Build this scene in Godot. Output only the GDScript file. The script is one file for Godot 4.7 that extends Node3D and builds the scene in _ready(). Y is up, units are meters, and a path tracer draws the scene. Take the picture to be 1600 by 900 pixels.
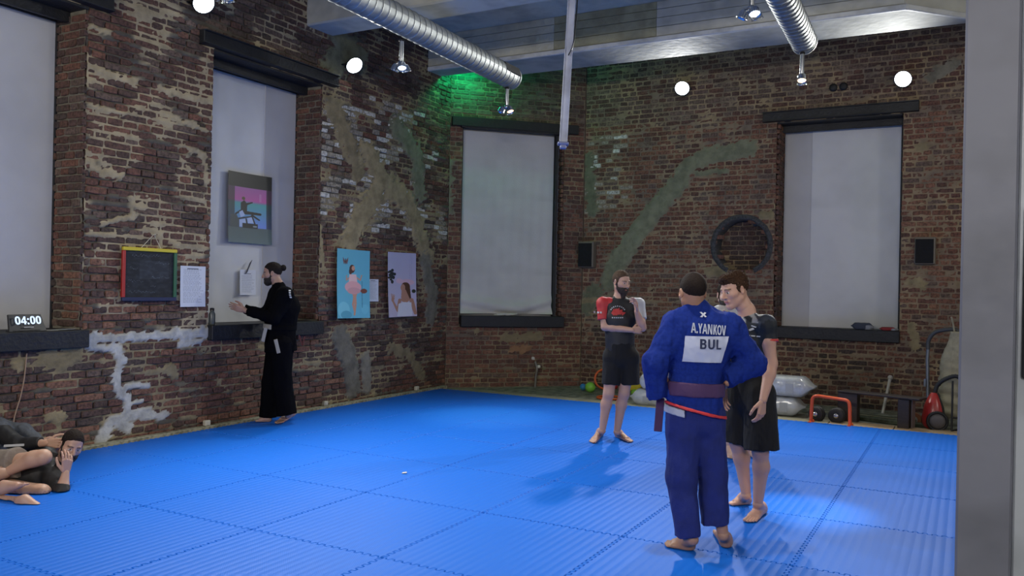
extends Node3D
# A martial-arts gym in an old brick building at night. Metres, y up; the training mat's top is y = 0.
const FOC := 1301.0
const YAW := 0.50004
const ROLL := 0.02042
const EYE := Vector3(0, 1.6, 0)
const XL := -7.35      # face of the left brick wall
const ZB := -12.93     # face of the back brick wall
const CP := Vector3(-7.35, 0, -11.27)   # foot of the slanted corner wall, left end
const CU := Vector3(0.70711, 0, -0.70711)
const CN := Vector3(0.70711, 0, 0.70711)
const CLEN := 2.32
const FLOOR_Y := -0.03
const TOP_Y := 5.45
var rng := RandomNumberGenerator.new()
var mats := {}
var texs := {}
var used := {}

# ---------- pixels to points (photo frame 1600x900) ----------
func ray(px: float, py: float) -> Vector3:
	var b := Basis(Vector3.UP, YAW) * Basis(Vector3.BACK, ROLL)
	return b * Vector3((px - 800.0) / FOC, (450.0 - py) / FOC, -1.0)
func on_x(px: float, py: float, x: float) -> Vector3:
	var r := ray(px, py); return EYE + r * (x / r.x)
func on_y(px: float, py: float, y: float) -> Vector3:
	var r := ray(px, py); return EYE + r * ((y - EYE.y) / r.y)
func on_z(px: float, py: float, z: float) -> Vector3:
	var r := ray(px, py); return EYE + r * (z / r.z)
func on_c(px: float, py: float) -> Vector3:
	var r := ray(px, py); return EYE + r * ((CP - EYE).dot(CN) / r.dot(CN))
func dep(px: float, py: float, d: float) -> Vector3:
	return EYE + ray(px, py) * d
func to_px(p: Vector3) -> Vector3:
	var b := Basis(Vector3.UP, YAW) * Basis(Vector3.BACK, ROLL)
	var q := b.transposed() * (p - EYE)
	return Vector3(800.0 + FOC * q.x / maxf(-q.z, 0.01), 450.0 - FOC * q.y / maxf(-q.z, 0.01), -q.z)

# ---------- nodes ----------
func numbered(n: String) -> String:
	var k: int = used.get(n, 0)
	used[n] = k + 1
	return n if k == 0 else "%s_%03d" % [n, k]
func tag(o: Node, label := "", category := "", group := "", kind := "") -> Node:
	if label: o.set_meta("label", label)
	if category: o.set_meta("category", category)
	if group: o.set_meta("group", group)
	if kind: o.set_meta("kind", kind)
	return o
func thing(called: String, at: Vector3, label: String, category: String, group := "", turn := 0.0) -> Node3D:
	var o := Node3D.new()
	o.name = numbered(called)
	add_child(o)
	o.position = at
	o.rotation.y = turn
	tag(o, label, category, group)
	return o
func structure(called: String, label: String) -> Node3D:
	var o := Node3D.new()
	o.name = called
	add_child(o)
	tag(o, label, "", "", "structure")
	return o
func put(called: String, mesh: Mesh, mat: Material, parent: Node, xf := Transform3D()) -> MeshInstance3D:
	var o := MeshInstance3D.new()
	o.mesh = mesh
	o.material_override = mat
	o.name = called
	parent.add_child(o, true)
	o.transform = xf
	o.cast_shadow = GeometryInstance3D.SHADOW_CASTING_SETTING_ON
	return o
func fin(st: SurfaceTool, called: String, mat: Material, parent: Node, xf := Transform3D()) -> MeshInstance3D:
	st.generate_normals()
	st.index()
	return put(called, st.commit(), mat, parent, xf)

# ---------- mesh pieces ----------
func S() -> SurfaceTool:
	var st := SurfaceTool.new()
	st.begin(Mesh.PRIMITIVE_TRIANGLES)
	st.set_smooth_group(-1)
	return st
func tri(st: SurfaceTool, a: Vector3, b: Vector3, c: Vector3, out: Vector3) -> void:
	if (b - a).cross(c - a).dot(out) > 0.0:
		st.add_vertex(a); st.add_vertex(c); st.add_vertex(b)
	else:
		st.add_vertex(a); st.add_vertex(b); st.add_vertex(c)
func quad(st: SurfaceTool, a: Vector3, b: Vector3, c: Vector3, d: Vector3, out: Vector3) -> void:
	tri(st, a, b, c, out); tri(st, a, c, d, out)
func box(st: SurfaceTool, xf: Transform3D, size: Vector3, bev := 0.004) -> void:
	var h := size * 0.5
	var b := minf(bev, minf(h.x, minf(h.y, h.z)) * 0.6)
	var o := xf.origin
	st.set_smooth_group(-1)
	var g := [Vector3(h.x, h.y - b, h.z - b), Vector3(h.x - b, h.y, h.z - b), Vector3(h.x - b, h.y - b, h.z)]
	for ax in 3:
		for s in [-1.0, 1.0]:
			var p := []
			for w in [[-1, -1], [-1, 1], [1, 1], [1, -1]]:
				var q: Vector3 = g[ax]
				q[ax] *= s; q[(ax + 1) % 3] *= w[0]; q[(ax + 2) % 3] *= w[1]
				p.append(xf * q)
			var n := Vector3.ZERO; n[ax] = s
			quad(st, p[0], p[1], p[2], p[3], xf.basis * n)
	if b <= 0.0: return
	for ax in 3:
		var y := (ax + 1) % 3
		var z := (ax + 2) % 3
		for s in [-1.0, 1.0]:
			for t in [-1.0, 1.0]:
				var p1: Vector3 = g[y]; var p2: Vector3 = g[z]
				p1[y] *= s; p1[z] *= t; p2[y] *= s; p2[z] *= t
				var m1 := p1; m1[ax] = -p1[ax]
				var m2 := p2; m2[ax] = -p2[ax]
				var n := Vector3.ZERO; n[y] = s; n[z] = t
				quad(st, xf * p1, xf * p2, xf * m2, xf * m1, xf.basis * n)
	for sx in [-1.0, 1.0]:
		for sy in [-1.0, 1.0]:
			for sz in [-1.0, 1.0]:
				var sg := Vector3(sx, sy, sz)
				tri(st, xf * (g[0] * sg), xf * (g[1] * sg), xf * (g[2] * sg), xf.basis * sg)
func T(o: Vector3, b := Basis()) -> Transform3D:
	return Transform3D(b, o)
func rot(x: float, y: float, z: float) -> Basis:
	return Basis.from_euler(Vector3(x, y, z))
func look(fwd: Vector3, up := Vector3.UP) -> Basis:
	# local z points along fwd
	var z := fwd.normalized()
	var u := up if absf(z.dot(up)) < 0.98 else Vector3.RIGHT
	var x := u.cross(z).normalized()
	return Basis(x, z.cross(x), z)
func tube(st: SurfaceTool, pts: Array, r, n := 10, caps := true) -> void:
	var m := pts.size()
	var rings := []
	var nx := Vector3.ZERO
	for i in m:
		var d: Vector3 = (pts[mini(i + 1, m - 1)] - pts[maxi(i - 1, 0)]).normalized()
		if i == 0:
			nx = look(d).x
		else:
			nx = (nx - d * nx.dot(d)).normalized()
		var ny := d.cross(nx)
		var rad: float = r[i] if r is Array else r
		var ring := []
		for k in n:
			var a := TAU * k / n
			ring.append(pts[i] + (nx * cos(a) + ny * sin(a)) * rad)
		rings.append(ring)
	st.set_smooth_group(1)
	for i in m - 1:
		for k in n:
			var k2 := (k + 1) % n
			var out: Vector3 = rings[i][k] + rings[i][k2] + rings[i + 1][k] + rings[i + 1][k2] - 2.0 * (pts[i] + pts[i + 1])
			quad(st, rings[i][k], rings[i][k2], rings[i + 1][k2], rings[i + 1][k], out)
	if caps:
		st.set_smooth_group(-1)
		for e in [0, m - 1]:
			var out: Vector3 = pts[0] - pts[1] if e == 0 else pts[m - 1] - pts[m - 2]
			for k in range(1, n - 1):
				tri(st, rings[e][0], rings[e][k], rings[e][k + 1], out)
func lathe(st: SurfaceTool, prof: Array, xf: Transform3D, n := 20, smooth := true) -> void:
	# profile points (radius, height) turned about local y
	st.set_smooth_group(2 if smooth else -1)
	for i in prof.size() - 1:
		var a: Vector2 = prof[i]; var b: Vector2 = prof[i + 1]
		var e := b - a
		if e.length() < 1e-6: continue
		for k in n:
			var t0 := TAU * k / n; var t1 := TAU * (k + 1) / n
			var tm := (t0 + t1) * 0.5
			var out := Vector3(e.y * cos(tm), -e.x, e.y * sin(tm))
			var p := [Vector3(a.x * cos(t0), a.y, a.x * sin(t0)), Vector3(a.x * cos(t1), a.y, a.x * sin(t1)), Vector3(b.x * cos(t1), b.y, b.x * sin(t1)), Vector3(b.x * cos(t0), b.y, b.x * sin(t0))]
			if a.x > 1e-5: tri(st, xf * p[0], xf * p[1], xf * p[2], xf.basis * out)
			if b.x > 1e-5: tri(st, xf * p[0], xf * p[2], xf * p[3], xf.basis * out)
			if a.x <= 1e-5: pass
	st.set_smooth_group(-1)
func prism(st: SurfaceTool, poly: PackedVector2Array, depth: float, xf: Transform3D) -> void:
	# polygon in local xy, from z = 0 to z = depth
	st.set_smooth_group(-1)
	var ix := Geometry2D.triangulate_polygon(poly)
	for i in range(0, ix.size(), 3):
		for z in [0.0, depth]:
			var p := []
			for k in 3: p.append(xf * Vector3(poly[ix[i + k]].x, poly[ix[i + k]].y, z))
			tri(st, p[0], p[1], p[2], xf.basis * Vector3(0, 0, 1.0 if (z > 0.0) == (depth > 0.0) else -1.0) * (1.0 if depth > 0 else 1.0))
	var area := 0.0
	for i in poly.size():
		area += poly[i].cross(poly[(i + 1) % poly.size()])
	for i in poly.size():
		var a := poly[i]; var b := poly[(i + 1) % poly.size()]
		var nrm := Vector2(b.y - a.y, a.x - b.x) * signf(area)
		quad(st, xf * Vector3(a.x, a.y, 0), xf * Vector3(b.x, b.y, 0), xf * Vector3(b.x, b.y, depth), xf * Vector3(a.x, a.y, depth), xf.basis * Vector3(nrm.x, nrm.y, 0))
func bez(a: Vector3, b: Vector3, c: Vector3, d: Vector3, n := 12) -> Array:
	var o := []
	for i in n + 1: o.append(a.bezier_interpolate(b, c, d, float(i) / n))
	return o
func smooth_path(p: Array, n := 6) -> Array:
	var cv := Curve3D.new()
	for i in p.size():
		var tg: Vector3 = (p[mini(i + 1, p.size() - 1)] - p[maxi(i - 1, 0)]) / 6.0
		cv.add_point(p[i], -tg, tg)
	var o := []
	for i in p.size() - 1:
		for k in n: o.append(cv.sample(i, float(k) / n))
	o.append(p[-1])
	return o

# ---------- materials ----------
func gray(seed_: int, freq: float, lo: float, hi: float, size := 512, oct := 4, type := FastNoiseLite.TYPE_SIMPLEX_SMOOTH) -> Image:
	var n := FastNoiseLite.new()
	n.seed = seed_; n.frequency = freq; n.noise_type = type
	n.fractal_octaves = oct
	n.fractal_gain = 0.55
	var im := n.get_seamless_image(size, size)
	im.convert(Image.FORMAT_RGB8)
	for y in size:
		for x in size:
			var v := lerpf(lo, hi, im.get_pixel(x, y).r)
			im.set_pixel(x, y, Color(v, v, v))
	return im
func tex(key: String, maker: Callable) -> Texture2D:
	if not texs.has(key):
		texs[key] = ImageTexture.create_from_image(maker.call())
	return texs[key]
func nrm(seed_: int, freq: float, strength: float, size := 256, oct := 4, type := FastNoiseLite.TYPE_SIMPLEX_SMOOTH) -> Image:
	var n := FastNoiseLite.new()
	n.seed = seed_; n.frequency = freq; n.fractal_octaves = oct; n.noise_type = type
	var im := n.get_seamless_image(size, size)
	im.convert(Image.FORMAT_RGBA8)
	im.bump_map_to_normal_map(strength)
	return im
func mat(key: String, c: Color, rough := 0.8, metal := 0.0, alb := "", tile := 1.0, nm := "", nscale := 0.6, vcol := false) -> StandardMaterial3D:
	if mats.has(key): return mats[key]
	var m := StandardMaterial3D.new()
	m.resource_name = key
	m.albedo_color = c
	m.roughness = rough
	m.metallic = metal
	m.vertex_color_use_as_albedo = vcol
	if alb or nm:
		m.uv1_triplanar = true
		m.uv1_world_triplanar = true
		m.uv1_scale = Vector3.ONE * tile
	if alb: m.albedo_texture = texs[alb]
	if nm:
		m.normal_enabled = true
		m.normal_texture = texs[nm]
		m.normal_scale = nscale
	mats[key] = m
	return m
func lin(r: float, g: float, b: float) -> Color:
	return Color(r, g, b).linear_to_srgb()
func make_textures() -> void:
	tex("mottle", func(): return gray(3, 0.012, 0.55, 1.25, 512, 5))
	tex("soft", func(): return gray(5, 0.006, 0.82, 1.08, 512, 4))
	tex("faint", func(): return gray(6, 0.006, 0.93, 1.03, 256, 4))
	tex("grain", func(): return gray(9, 0.05, 0.7, 1.2, 256, 3))
	tex("rough_n", func(): return nrm(11, 0.05, 3.0, 256, 4))
	tex("cloth_n", func(): return nrm(13, 0.18, 2.0, 256, 2))
	tex("fold_n", func(): return nrm(17, 0.012, 6.0, 256, 3))
	tex("wood", func(): return wood_image())
	tex("ridge_n", func(): return ridge_image())
	tex("weave_n", func(): return weave_image())
func wood_image() -> Image:
	var n := FastNoiseLite.new(); n.seed = 21; n.frequency = 0.02
	var im := Image.create(256, 256, false, Image.FORMAT_RGB8)
	for y in 256:
		for x in 256:
			var v := 0.85 + 0.25 * n.get_noise_2d(x * 0.25, y * 4.0) + 0.1 * n.get_noise_2d(x * 2.0, y * 20.0)
			im.set_pixel(x, y, Color(v, v * 0.97, v * 0.93))
	return im
func ridge_image() -> Image:
	# soft ribs along z, one every quarter of the tile; with a fine cross grain
	var im := Image.create(256, 256, false, Image.FORMAT_RGBA8)
	for y in 256:
		for x in 256:
			var a := 0.5 + 0.5 * cos(TAU * x * 4.0 / 256.0)
			var v := 0.35 + 0.4 * pow(a, 0.7) + 0.06 * cos(TAU * y * 32.0 / 256.0) * cos(TAU * x * 32.0 / 256.0)
			im.set_pixel(x, y, Color(v, v, v))
	im.bump_map_to_normal_map(6.0)
	return im
func weave_image() -> Image:
	var im := Image.create(128, 128, false, Image.FORMAT_RGBA8)
	for y in 128:
		for x in 128:
			var v := 0.5 + 0.25 * cos(TAU * (x + (4 if (y / 8) % 2 else 0)) / 8.0) + 0.2 * cos(TAU * y / 8.0)
			im.set_pixel(x, y, Color(v, v, v))
	im.bump_map_to_normal_map(2.0)
	return im

const E_FLOOD := 18.5
const E_SPOT := 4.0
const E_GREEN := 0.6
const E_ADDED_PANEL := 11.0
func _ready() -> void:
	# camera
	var cam := Camera3D.new()
	cam.name = "camera"
	add_child(cam)
	cam.position = EYE
	cam.rotation = Vector3(0, YAW, ROLL)
	cam.fov = rad_to_deg(2.0 * atan(450.0 / FOC))
	cam.near = 0.05
	cam.far = 100.0
	cam.current = true
	# night outside: the room is lit by its own lamps and the added fill panels
	var env := Environment.new()
	env.background_mode = Environment.BG_COLOR
	env.background_color = Color(0.02, 0.025, 0.04)
	env.ambient_light_source = Environment.AMBIENT_SOURCE_DISABLED
	env.tonemap_mode = Environment.TONE_MAPPER_LINEAR
	env.tonemap_exposure = 1.0
	env.sdfgi_enabled = true
	env.ssao_enabled = true
	env.ssil_enabled = true
	var we := WorldEnvironment.new()
	we.name = "environment"
	we.environment = env
	add_child(we)
	make_textures()
	build_walls()
	build_shell()
	build_lamps()
	build_mat()
	build_wall_things()
	build_floor_things()
	build_people()

# ---------- brickwork ----------
const COURSE := 0.0765
var tones: Array = []      # linear base colours of bricks
var brick_mats: Array = []
var brick_shapes := {}
var nz := FastNoiseLite.new()
var nz2 := FastNoiseLite.new()
func setup_bricks() -> void:
	tones = [Color(0.195, 0.088, 0.058), Color(0.16, 0.074, 0.052), Color(0.128, 0.064, 0.048), Color(0.10, 0.058, 0.046), Color(0.24, 0.118, 0.074),
		Color(0.15, 0.10, 0.078), Color(0.085, 0.058, 0.048), Color(0.19, 0.135, 0.10), Color(0.62, 0.61, 0.56), Color(0.36, 0.32, 0.26)]
	for i in tones.size():
		var m := mat("brick_tone_%d" % i, tones[i].linear_to_srgb(), 0.62 if i in [8, 9] else 0.82, 0.0, "mottle", 3.1, "rough_n", 0.9)
		brick_mats.append(m)
	mat("brick_rest", Color.WHITE, 0.82, 0.0, "mottle", 3.1, "rough_n", 0.9, true)
	mat("mortar", Color.WHITE, 0.93, 0.0, "soft", 1.7, "rough_n", 0.5, true)
	nz.seed = 77; nz.frequency = 1.0; nz.fractal_octaves = 4
	nz2.seed = 41; nz2.frequency = 1.0; nz2.fractal_octaves = 3
func brick_rings(l: float, h: float, dpt: float, r: RandomNumberGenerator) -> Array:
	# three rings of eight corners: at the wall, at the arris, at the face
	var hl := l * 0.5; var hh := h * 0.5
	var base := [Vector2(-hl, -hh), Vector2(0, -hh), Vector2(hl, -hh), Vector2(hl, 0), Vector2(hl, hh), Vector2(0, hh), Vector2(-hl, hh), Vector2(-hl, 0)]
	var a := []; var b := []; var c := []
	for i in 8:
		var corner := i % 2 == 0
		var j := Vector2(r.randf_range(-1, 1), r.randf_range(-1, 1)) * 0.0035
		var q: Vector2 = base[i] + j
		if corner: q *= Vector2(1.0 - 0.004 / hl, 1.0 - 0.003 / hh)
		a.append(Vector3(q.x, q.y, -dpt))
		b.append(Vector3(q.x, q.y, -0.006 + r.randf_range(-0.002, 0.001)))
		c.append(Vector3(q.x - signf(q.x) * 0.006, q.y - signf(q.y) * 0.006, r.randf_range(-0.002, 0.0015)))
	return [a, b, c]
func add_brick(st: SurfaceTool, xf: Transform3D, rings: Array) -> void:
	for k in 2:
		for i in 8:
			var i2 := (i + 1) % 8
			var m: Vector3 = rings[k][i] + rings[k][i2]
			quad(st, xf * rings[k][i], xf * rings[k][i2], xf * rings[k + 1][i2], xf * rings[k + 1][i], xf.basis * Vector3(m.x, m.y, 0.004))
	for i in range(1, 7):
		tri(st, xf * rings[2][0], xf * rings[2][i], xf * rings[2][i + 1], xf.basis.z)
func brick_shape(l: float, v: int) -> Mesh:
	var key := "%d_%d" % [int(round(l * 100.0)), v]
	if not brick_shapes.has(key):
		var r := RandomNumberGenerator.new(); r.seed = hash(key)
		var st := S()
		add_brick(st, Transform3D(), brick_rings(round(l * 100.0) / 100.0, COURSE - 0.011, 0.04, r))
		st.generate_normals(); st.index()
		brick_shapes[key] = st.commit()
	return brick_shapes[key]
# o, u, n: origin, direction along, outward normal. holes: Rect2 in (u, v). tone(u, v, random) -> index. back(u, v) -> how far the brick is set back
func lay_bricks(list: Array, o: Vector3, u: Vector3, n: Vector3, length: float, v0: float, v1: float, holes: Array, tone: Callable, back: Callable, phase := 0, stretcher := 0.25) -> void:
	var basis := Basis(u, Vector3.UP, n)
	if basis.determinant() < 0: basis = Basis(-u, Vector3.UP, n)
	var k := 0
	while v0 + (k + 1) * COURSE <= v1 + 0.001:
		var va := v0 + k * COURSE
		var headers := (k + phase) % 2 == 1
		var x := -rng.randf_range(0.02, 0.1) if headers else -rng.randf_range(0.0, 0.2)
		while x < length:
			var l := stretcher * (rng.randf_range(0.48, 0.56) if headers else rng.randf_range(0.95, 1.05))
			if rng.randf() < 0.1: l = stretcher * rng.randf_range(0.5, 1.0)
			var spans := [[maxf(x, 0.0), minf(x + l, length)]]
			for hr in holes:
				if va + COURSE * 0.6 < hr.position.y or va + COURSE * 0.4 > hr.end.y: continue
				var nxt := []
				for s in spans:
					if s[1] <= hr.position.x or s[0] >= hr.end.x: nxt.append(s)
					else:
						if s[0] < hr.position.x: nxt.append([s[0], hr.position.x])
						if s[1] > hr.end.x: nxt.append([hr.end.x, s[1]])
				spans = nxt
			for s in spans:
				var sl: float = s[1] - s[0] - 0.011
				if sl < 0.025: continue
				var uc: float = (s[0] + s[1]) * 0.5
				var vc := va + COURSE * 0.5
				var off := rng.randf_range(-0.005, 0.005) - float(back.call(uc, vc))
				var p := o + u * uc + Vector3.UP * vc + n * off
				var bb := basis * Basis(Vector3.BACK, rng.randf_range(-0.012, 0.012)) * Basis(Vector3.UP, rng.randf_range(-0.02, 0.02))
				list.append({"xf": Transform3D(bb, p), "l": sl, "tone": int(tone.call(uc, vc, rng.randf())), "n": n})
			x += l + rng.randf_range(0.0, 0.004)
		k += 1
func finish_bricks(list: Array, parent: Node3D) -> void:
	# the 300 that show largest become parts of their own, the rest one part
	for b in list:
		var p: Vector3 = b.xf.origin
		var q := to_px(p)
		var score: float = b.l * absf((EYE - p).normalized().dot(b.n)) / (q.z * q.z)
		if q.x < -10 or q.x > 1500 or q.y < -6 or q.y > 905: score = 0.0
		b["score"] = score
	list.sort_custom(func(a, b): return a.score > b.score)
	var st := S()
	var rest := 0
	for i in list.size():
		var b: Dictionary = list[i]
		if i < 298 and b.score > 0.0:
			put("brick", brick_shape(b.l, i % 5), brick_mats[b.tone], parent, b.xf)
		else:
			var c: Color = tones[b.tone]
			st.set_color(c * rng.randf_range(0.85, 1.15))
			add_brick(st, b.xf, brick_rings(b.l, COURSE - 0.011, 0.04, rng))
			rest += 1
	if rest:
		var o := fin(st, "brickwork", mats["brick_rest"], parent)
		o.set_meta("kind", "stuff")
# mortar as a relief: recessed in the joints, smeared over the bricks in places. strokes: {p: [Vector2...], r, h, c}
func mortar_bed(parent: Node3D, o: Vector3, u: Vector3, n: Vector3, length: float, v0: float, v1: float, holes: Array, strokes: Array, look_at_: Callable, step := 0.03) -> void:
	var nu := int(ceil(length / step))
	var dv := COURSE / 4.0
	var nv := int(ceil((v1 - v0) / dv - 0.01))
	var du := length / nu
	var hgt := PackedFloat32Array(); hgt.resize((nu + 1) * (nv + 1))
	var col := PackedColorArray(); col.resize((nu + 1) * (nv + 1))
	for j in nv + 1:
		for i in nu + 1:
			var r: Array = look_at_.call(i * du, v0 + j * dv)
			hgt[j * (nu + 1) + i] = r[0]
			col[j * (nu + 1) + i] = r[1]
	for s in strokes:
		var pts: Array = s.p
		var lo := Vector2(1e9, 1e9); var hi := -lo
		for p in pts: lo = lo.min(p); hi = hi.max(p)
		var rr: float = s.r
		var i0 := maxi(0, int((lo.x - rr * 1.6) / du)); var i1 := mini(nu, int((hi.x + rr * 1.6) / du) + 1)
		var j0 := maxi(0, int((lo.y - rr * 1.6 - v0) / dv)); var j1 := mini(nv, int((hi.y + rr * 1.6 - v0) / dv) + 1)
		var soft: float = s.get("soft", 0.5)
		for j in range(j0, j1 + 1):
			for i in range(i0, i1 + 1):
				var q := Vector2(i * du, v0 + j * dv)
				var d := 1e9
				for k in maxi(1, pts.size() - 1):
					d = minf(d, q.distance_to(Geometry2D.get_closest_point_to_segment(q, pts[k], pts[mini(k + 1, pts.size() - 1)])))
				d += rr * soft * (nz.get_noise_2d(q.x * 7.0 + 9.0, q.y * 9.0) + 0.5 * nz2.get_noise_2d(q.x * 28.0, q.y * 30.0))
				if d < rr:
					var w := smoothstep(0.0, 0.35, 1.0 - d / rr)
					var at := j * (nu + 1) + i
					hgt[at] = maxf(hgt[at], lerpf(-0.008, s.h, w)) + 0.0012 * nz2.get_noise_2d(q.x * 22.0, q.y * 22.0)
					col[at] = col[at].lerp(s.c * (1.0 + 0.25 * nz.get_noise_2d(q.x * 4.0, q.y * 4.0)), clampf(w * 2.0, 0.0, 1.0))
	var verts := PackedVector3Array(); var norms := PackedVector3Array(); var ix := PackedInt32Array()
	verts.resize(hgt.size()); norms.resize(hgt.size())
	var flip := u.cross(Vector3.UP).dot(n) < 0
	for j in nv + 1:
		for i in nu + 1:
			var at := j * (nu + 1) + i
			verts[at] = o + u * (i * du) + Vector3.UP * (v0 + j * dv) + n * hgt[at]
			var gx := hgt[j * (nu + 1) + mini(i + 1, nu)] - hgt[j * (nu + 1) + maxi(i - 1, 0)]
			var gy := hgt[mini(j + 1, nv) * (nu + 1) + i] - hgt[maxi(j - 1, 0) * (nu + 1) + i]
			norms[at] = (n - u * gx / (2.0 * du) - Vector3.UP * gy / (2.0 * dv)).normalized()
	for j in nv:
		for i in nu:
			var q := Vector2((i + 0.5) * du, v0 + (j + 0.5) * dv)
			var skip := false
			for hr in holes:
				if hr.has_point(q): skip = true
			if skip: continue
			var a := j * (nu + 1) + i; var b := a + 1; var c := a + nu + 2; var d := a + nu + 1
			if flip: ix.append_array([a, b, c, a, c, d])
			else: ix.append_array([a, c, b, a, d, c])
	var arr := []; arr.resize(Mesh.ARRAY_MAX)
	arr[Mesh.ARRAY_VERTEX] = verts; arr[Mesh.ARRAY_NORMAL] = norms; arr[Mesh.ARRAY_COLOR] = col; arr[Mesh.ARRAY_INDEX] = ix
	var me := ArrayMesh.new()
	me.add_surface_from_arrays(Mesh.PRIMITIVE_TRIANGLES, arr)
	put("mortar", me, mats["mortar"], parent)
func lw(px: float, py: float) -> Vector2:   # left wall (u, v) under a pixel; u runs from z = -2.6 away from the camera
	var p := on_x(px, py, XL); return Vector2(-2.6 - p.z, p.y)
func bw(px: float, py: float) -> Vector2:   # back wall (u, v); u runs from the corner to the right
	var p := on_z(px, py, ZB); return Vector2(p.x - BX0, p.y)
func cw(px: float, py: float) -> Vector2:   # slanted corner wall (u, v)
	var p := on_c(px, py); return Vector2((p - CP).dot(CU), p.y)
const BX0 := -5.71
const LLEN := 8.67    # from z = -2.6 to -11.27
const BLEN := 7.4
const CREAM := Color(0.40, 0.335, 0.215)
const GREY := Color(0.20, 0.185, 0.145)
const WHITEWASH := Color(0.50, 0.50, 0.47)
const OCHRE := Color(0.30, 0.245, 0.14)
const GREENISH := Color(0.20, 0.205, 0.135)
func stroke(p: Array, r: float, h: float, c: Color, soft := 0.5) -> Dictionary:
	return {"p": p, "r": r, "h": h, "c": c, "soft": soft}
func smear(u: float, v: float, amount: float, base_rec: float, seed_u: float) -> float:
	# height of the mortar against the brick faces
	var s := nz.get_noise_2d((u + seed_u) * 1.3, v * 2.2) * 0.7 + nz2.get_noise_2d((u + seed_u) * 6.0, v * 13.0) * 0.45
	var h := base_rec + 0.006 * nz2.get_noise_2d(u * 15.0 + seed_u, v * 15.0)
	# fat bed joints squeezed out between the courses
	var ph := fposmod((v - FLOOR_Y) / COURSE, 1.0)
	var jd := minf(ph, 1.0 - ph) * COURSE
	var row := floorf((v - FLOOR_Y) / COURSE + 0.5)
	var fat := nz.get_noise_2d((u + seed_u) * 1.1, row * 0.35) + 0.55 * nz2.get_noise_2d((u + seed_u) * 4.0, row * 7.7) + amount - 0.62
	if fat > 0.0 and jd < 0.008 + 0.045 * minf(fat, 0.35): h = maxf(h, 0.004 + 0.003 * nz2.get_noise_2d(u * 24.0, v * 30.0) - 0.06 * maxf(0.0, jd - 0.02))
	var t := s - (1.18 - amount)
	return h if t < 0.0 else minf(h + t * 0.045, 0.006 + 0.004 * nz2.get_noise_2d(u * 20.0, v * 20.0))
func slab(st: SurfaceTool, o: Vector3, u: Vector3, n: Vector3, u0: float, u1: float, v0: float, v1: float, d0: float, d1: float) -> void:
	# block from depth d0 to d1 behind the face
	var b := Basis(u, Vector3.UP, n)
	box(st, Transform3D(b, o + u * (u0 + u1) * 0.5 + Vector3.UP * (v0 + v1) * 0.5 - n * (d0 + d1) * 0.5), Vector3(u1 - u0, v1 - v0, d1 - d0), 0.0)
func pierced(st: SurfaceTool, o: Vector3, u: Vector3, n: Vector3, u0: float, u1: float, v0: float, v1: float, holes: Array, d0: float, d1: float) -> void:
	var x := u0
	for h in holes:
		slab(st, o, u, n, x, h.position.x, v0, v1, d0, d1)
		slab(st, o, u, n, h.position.x, h.end.x, v0, h.position.y, d0, d1)
		slab(st, o, u, n, h.position.x, h.end.x, h.end.y, v1, d0, d1)
		x = h.end.x
	slab(st, o, u, n, x, u1, v0, v1, d0, d1)
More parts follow.
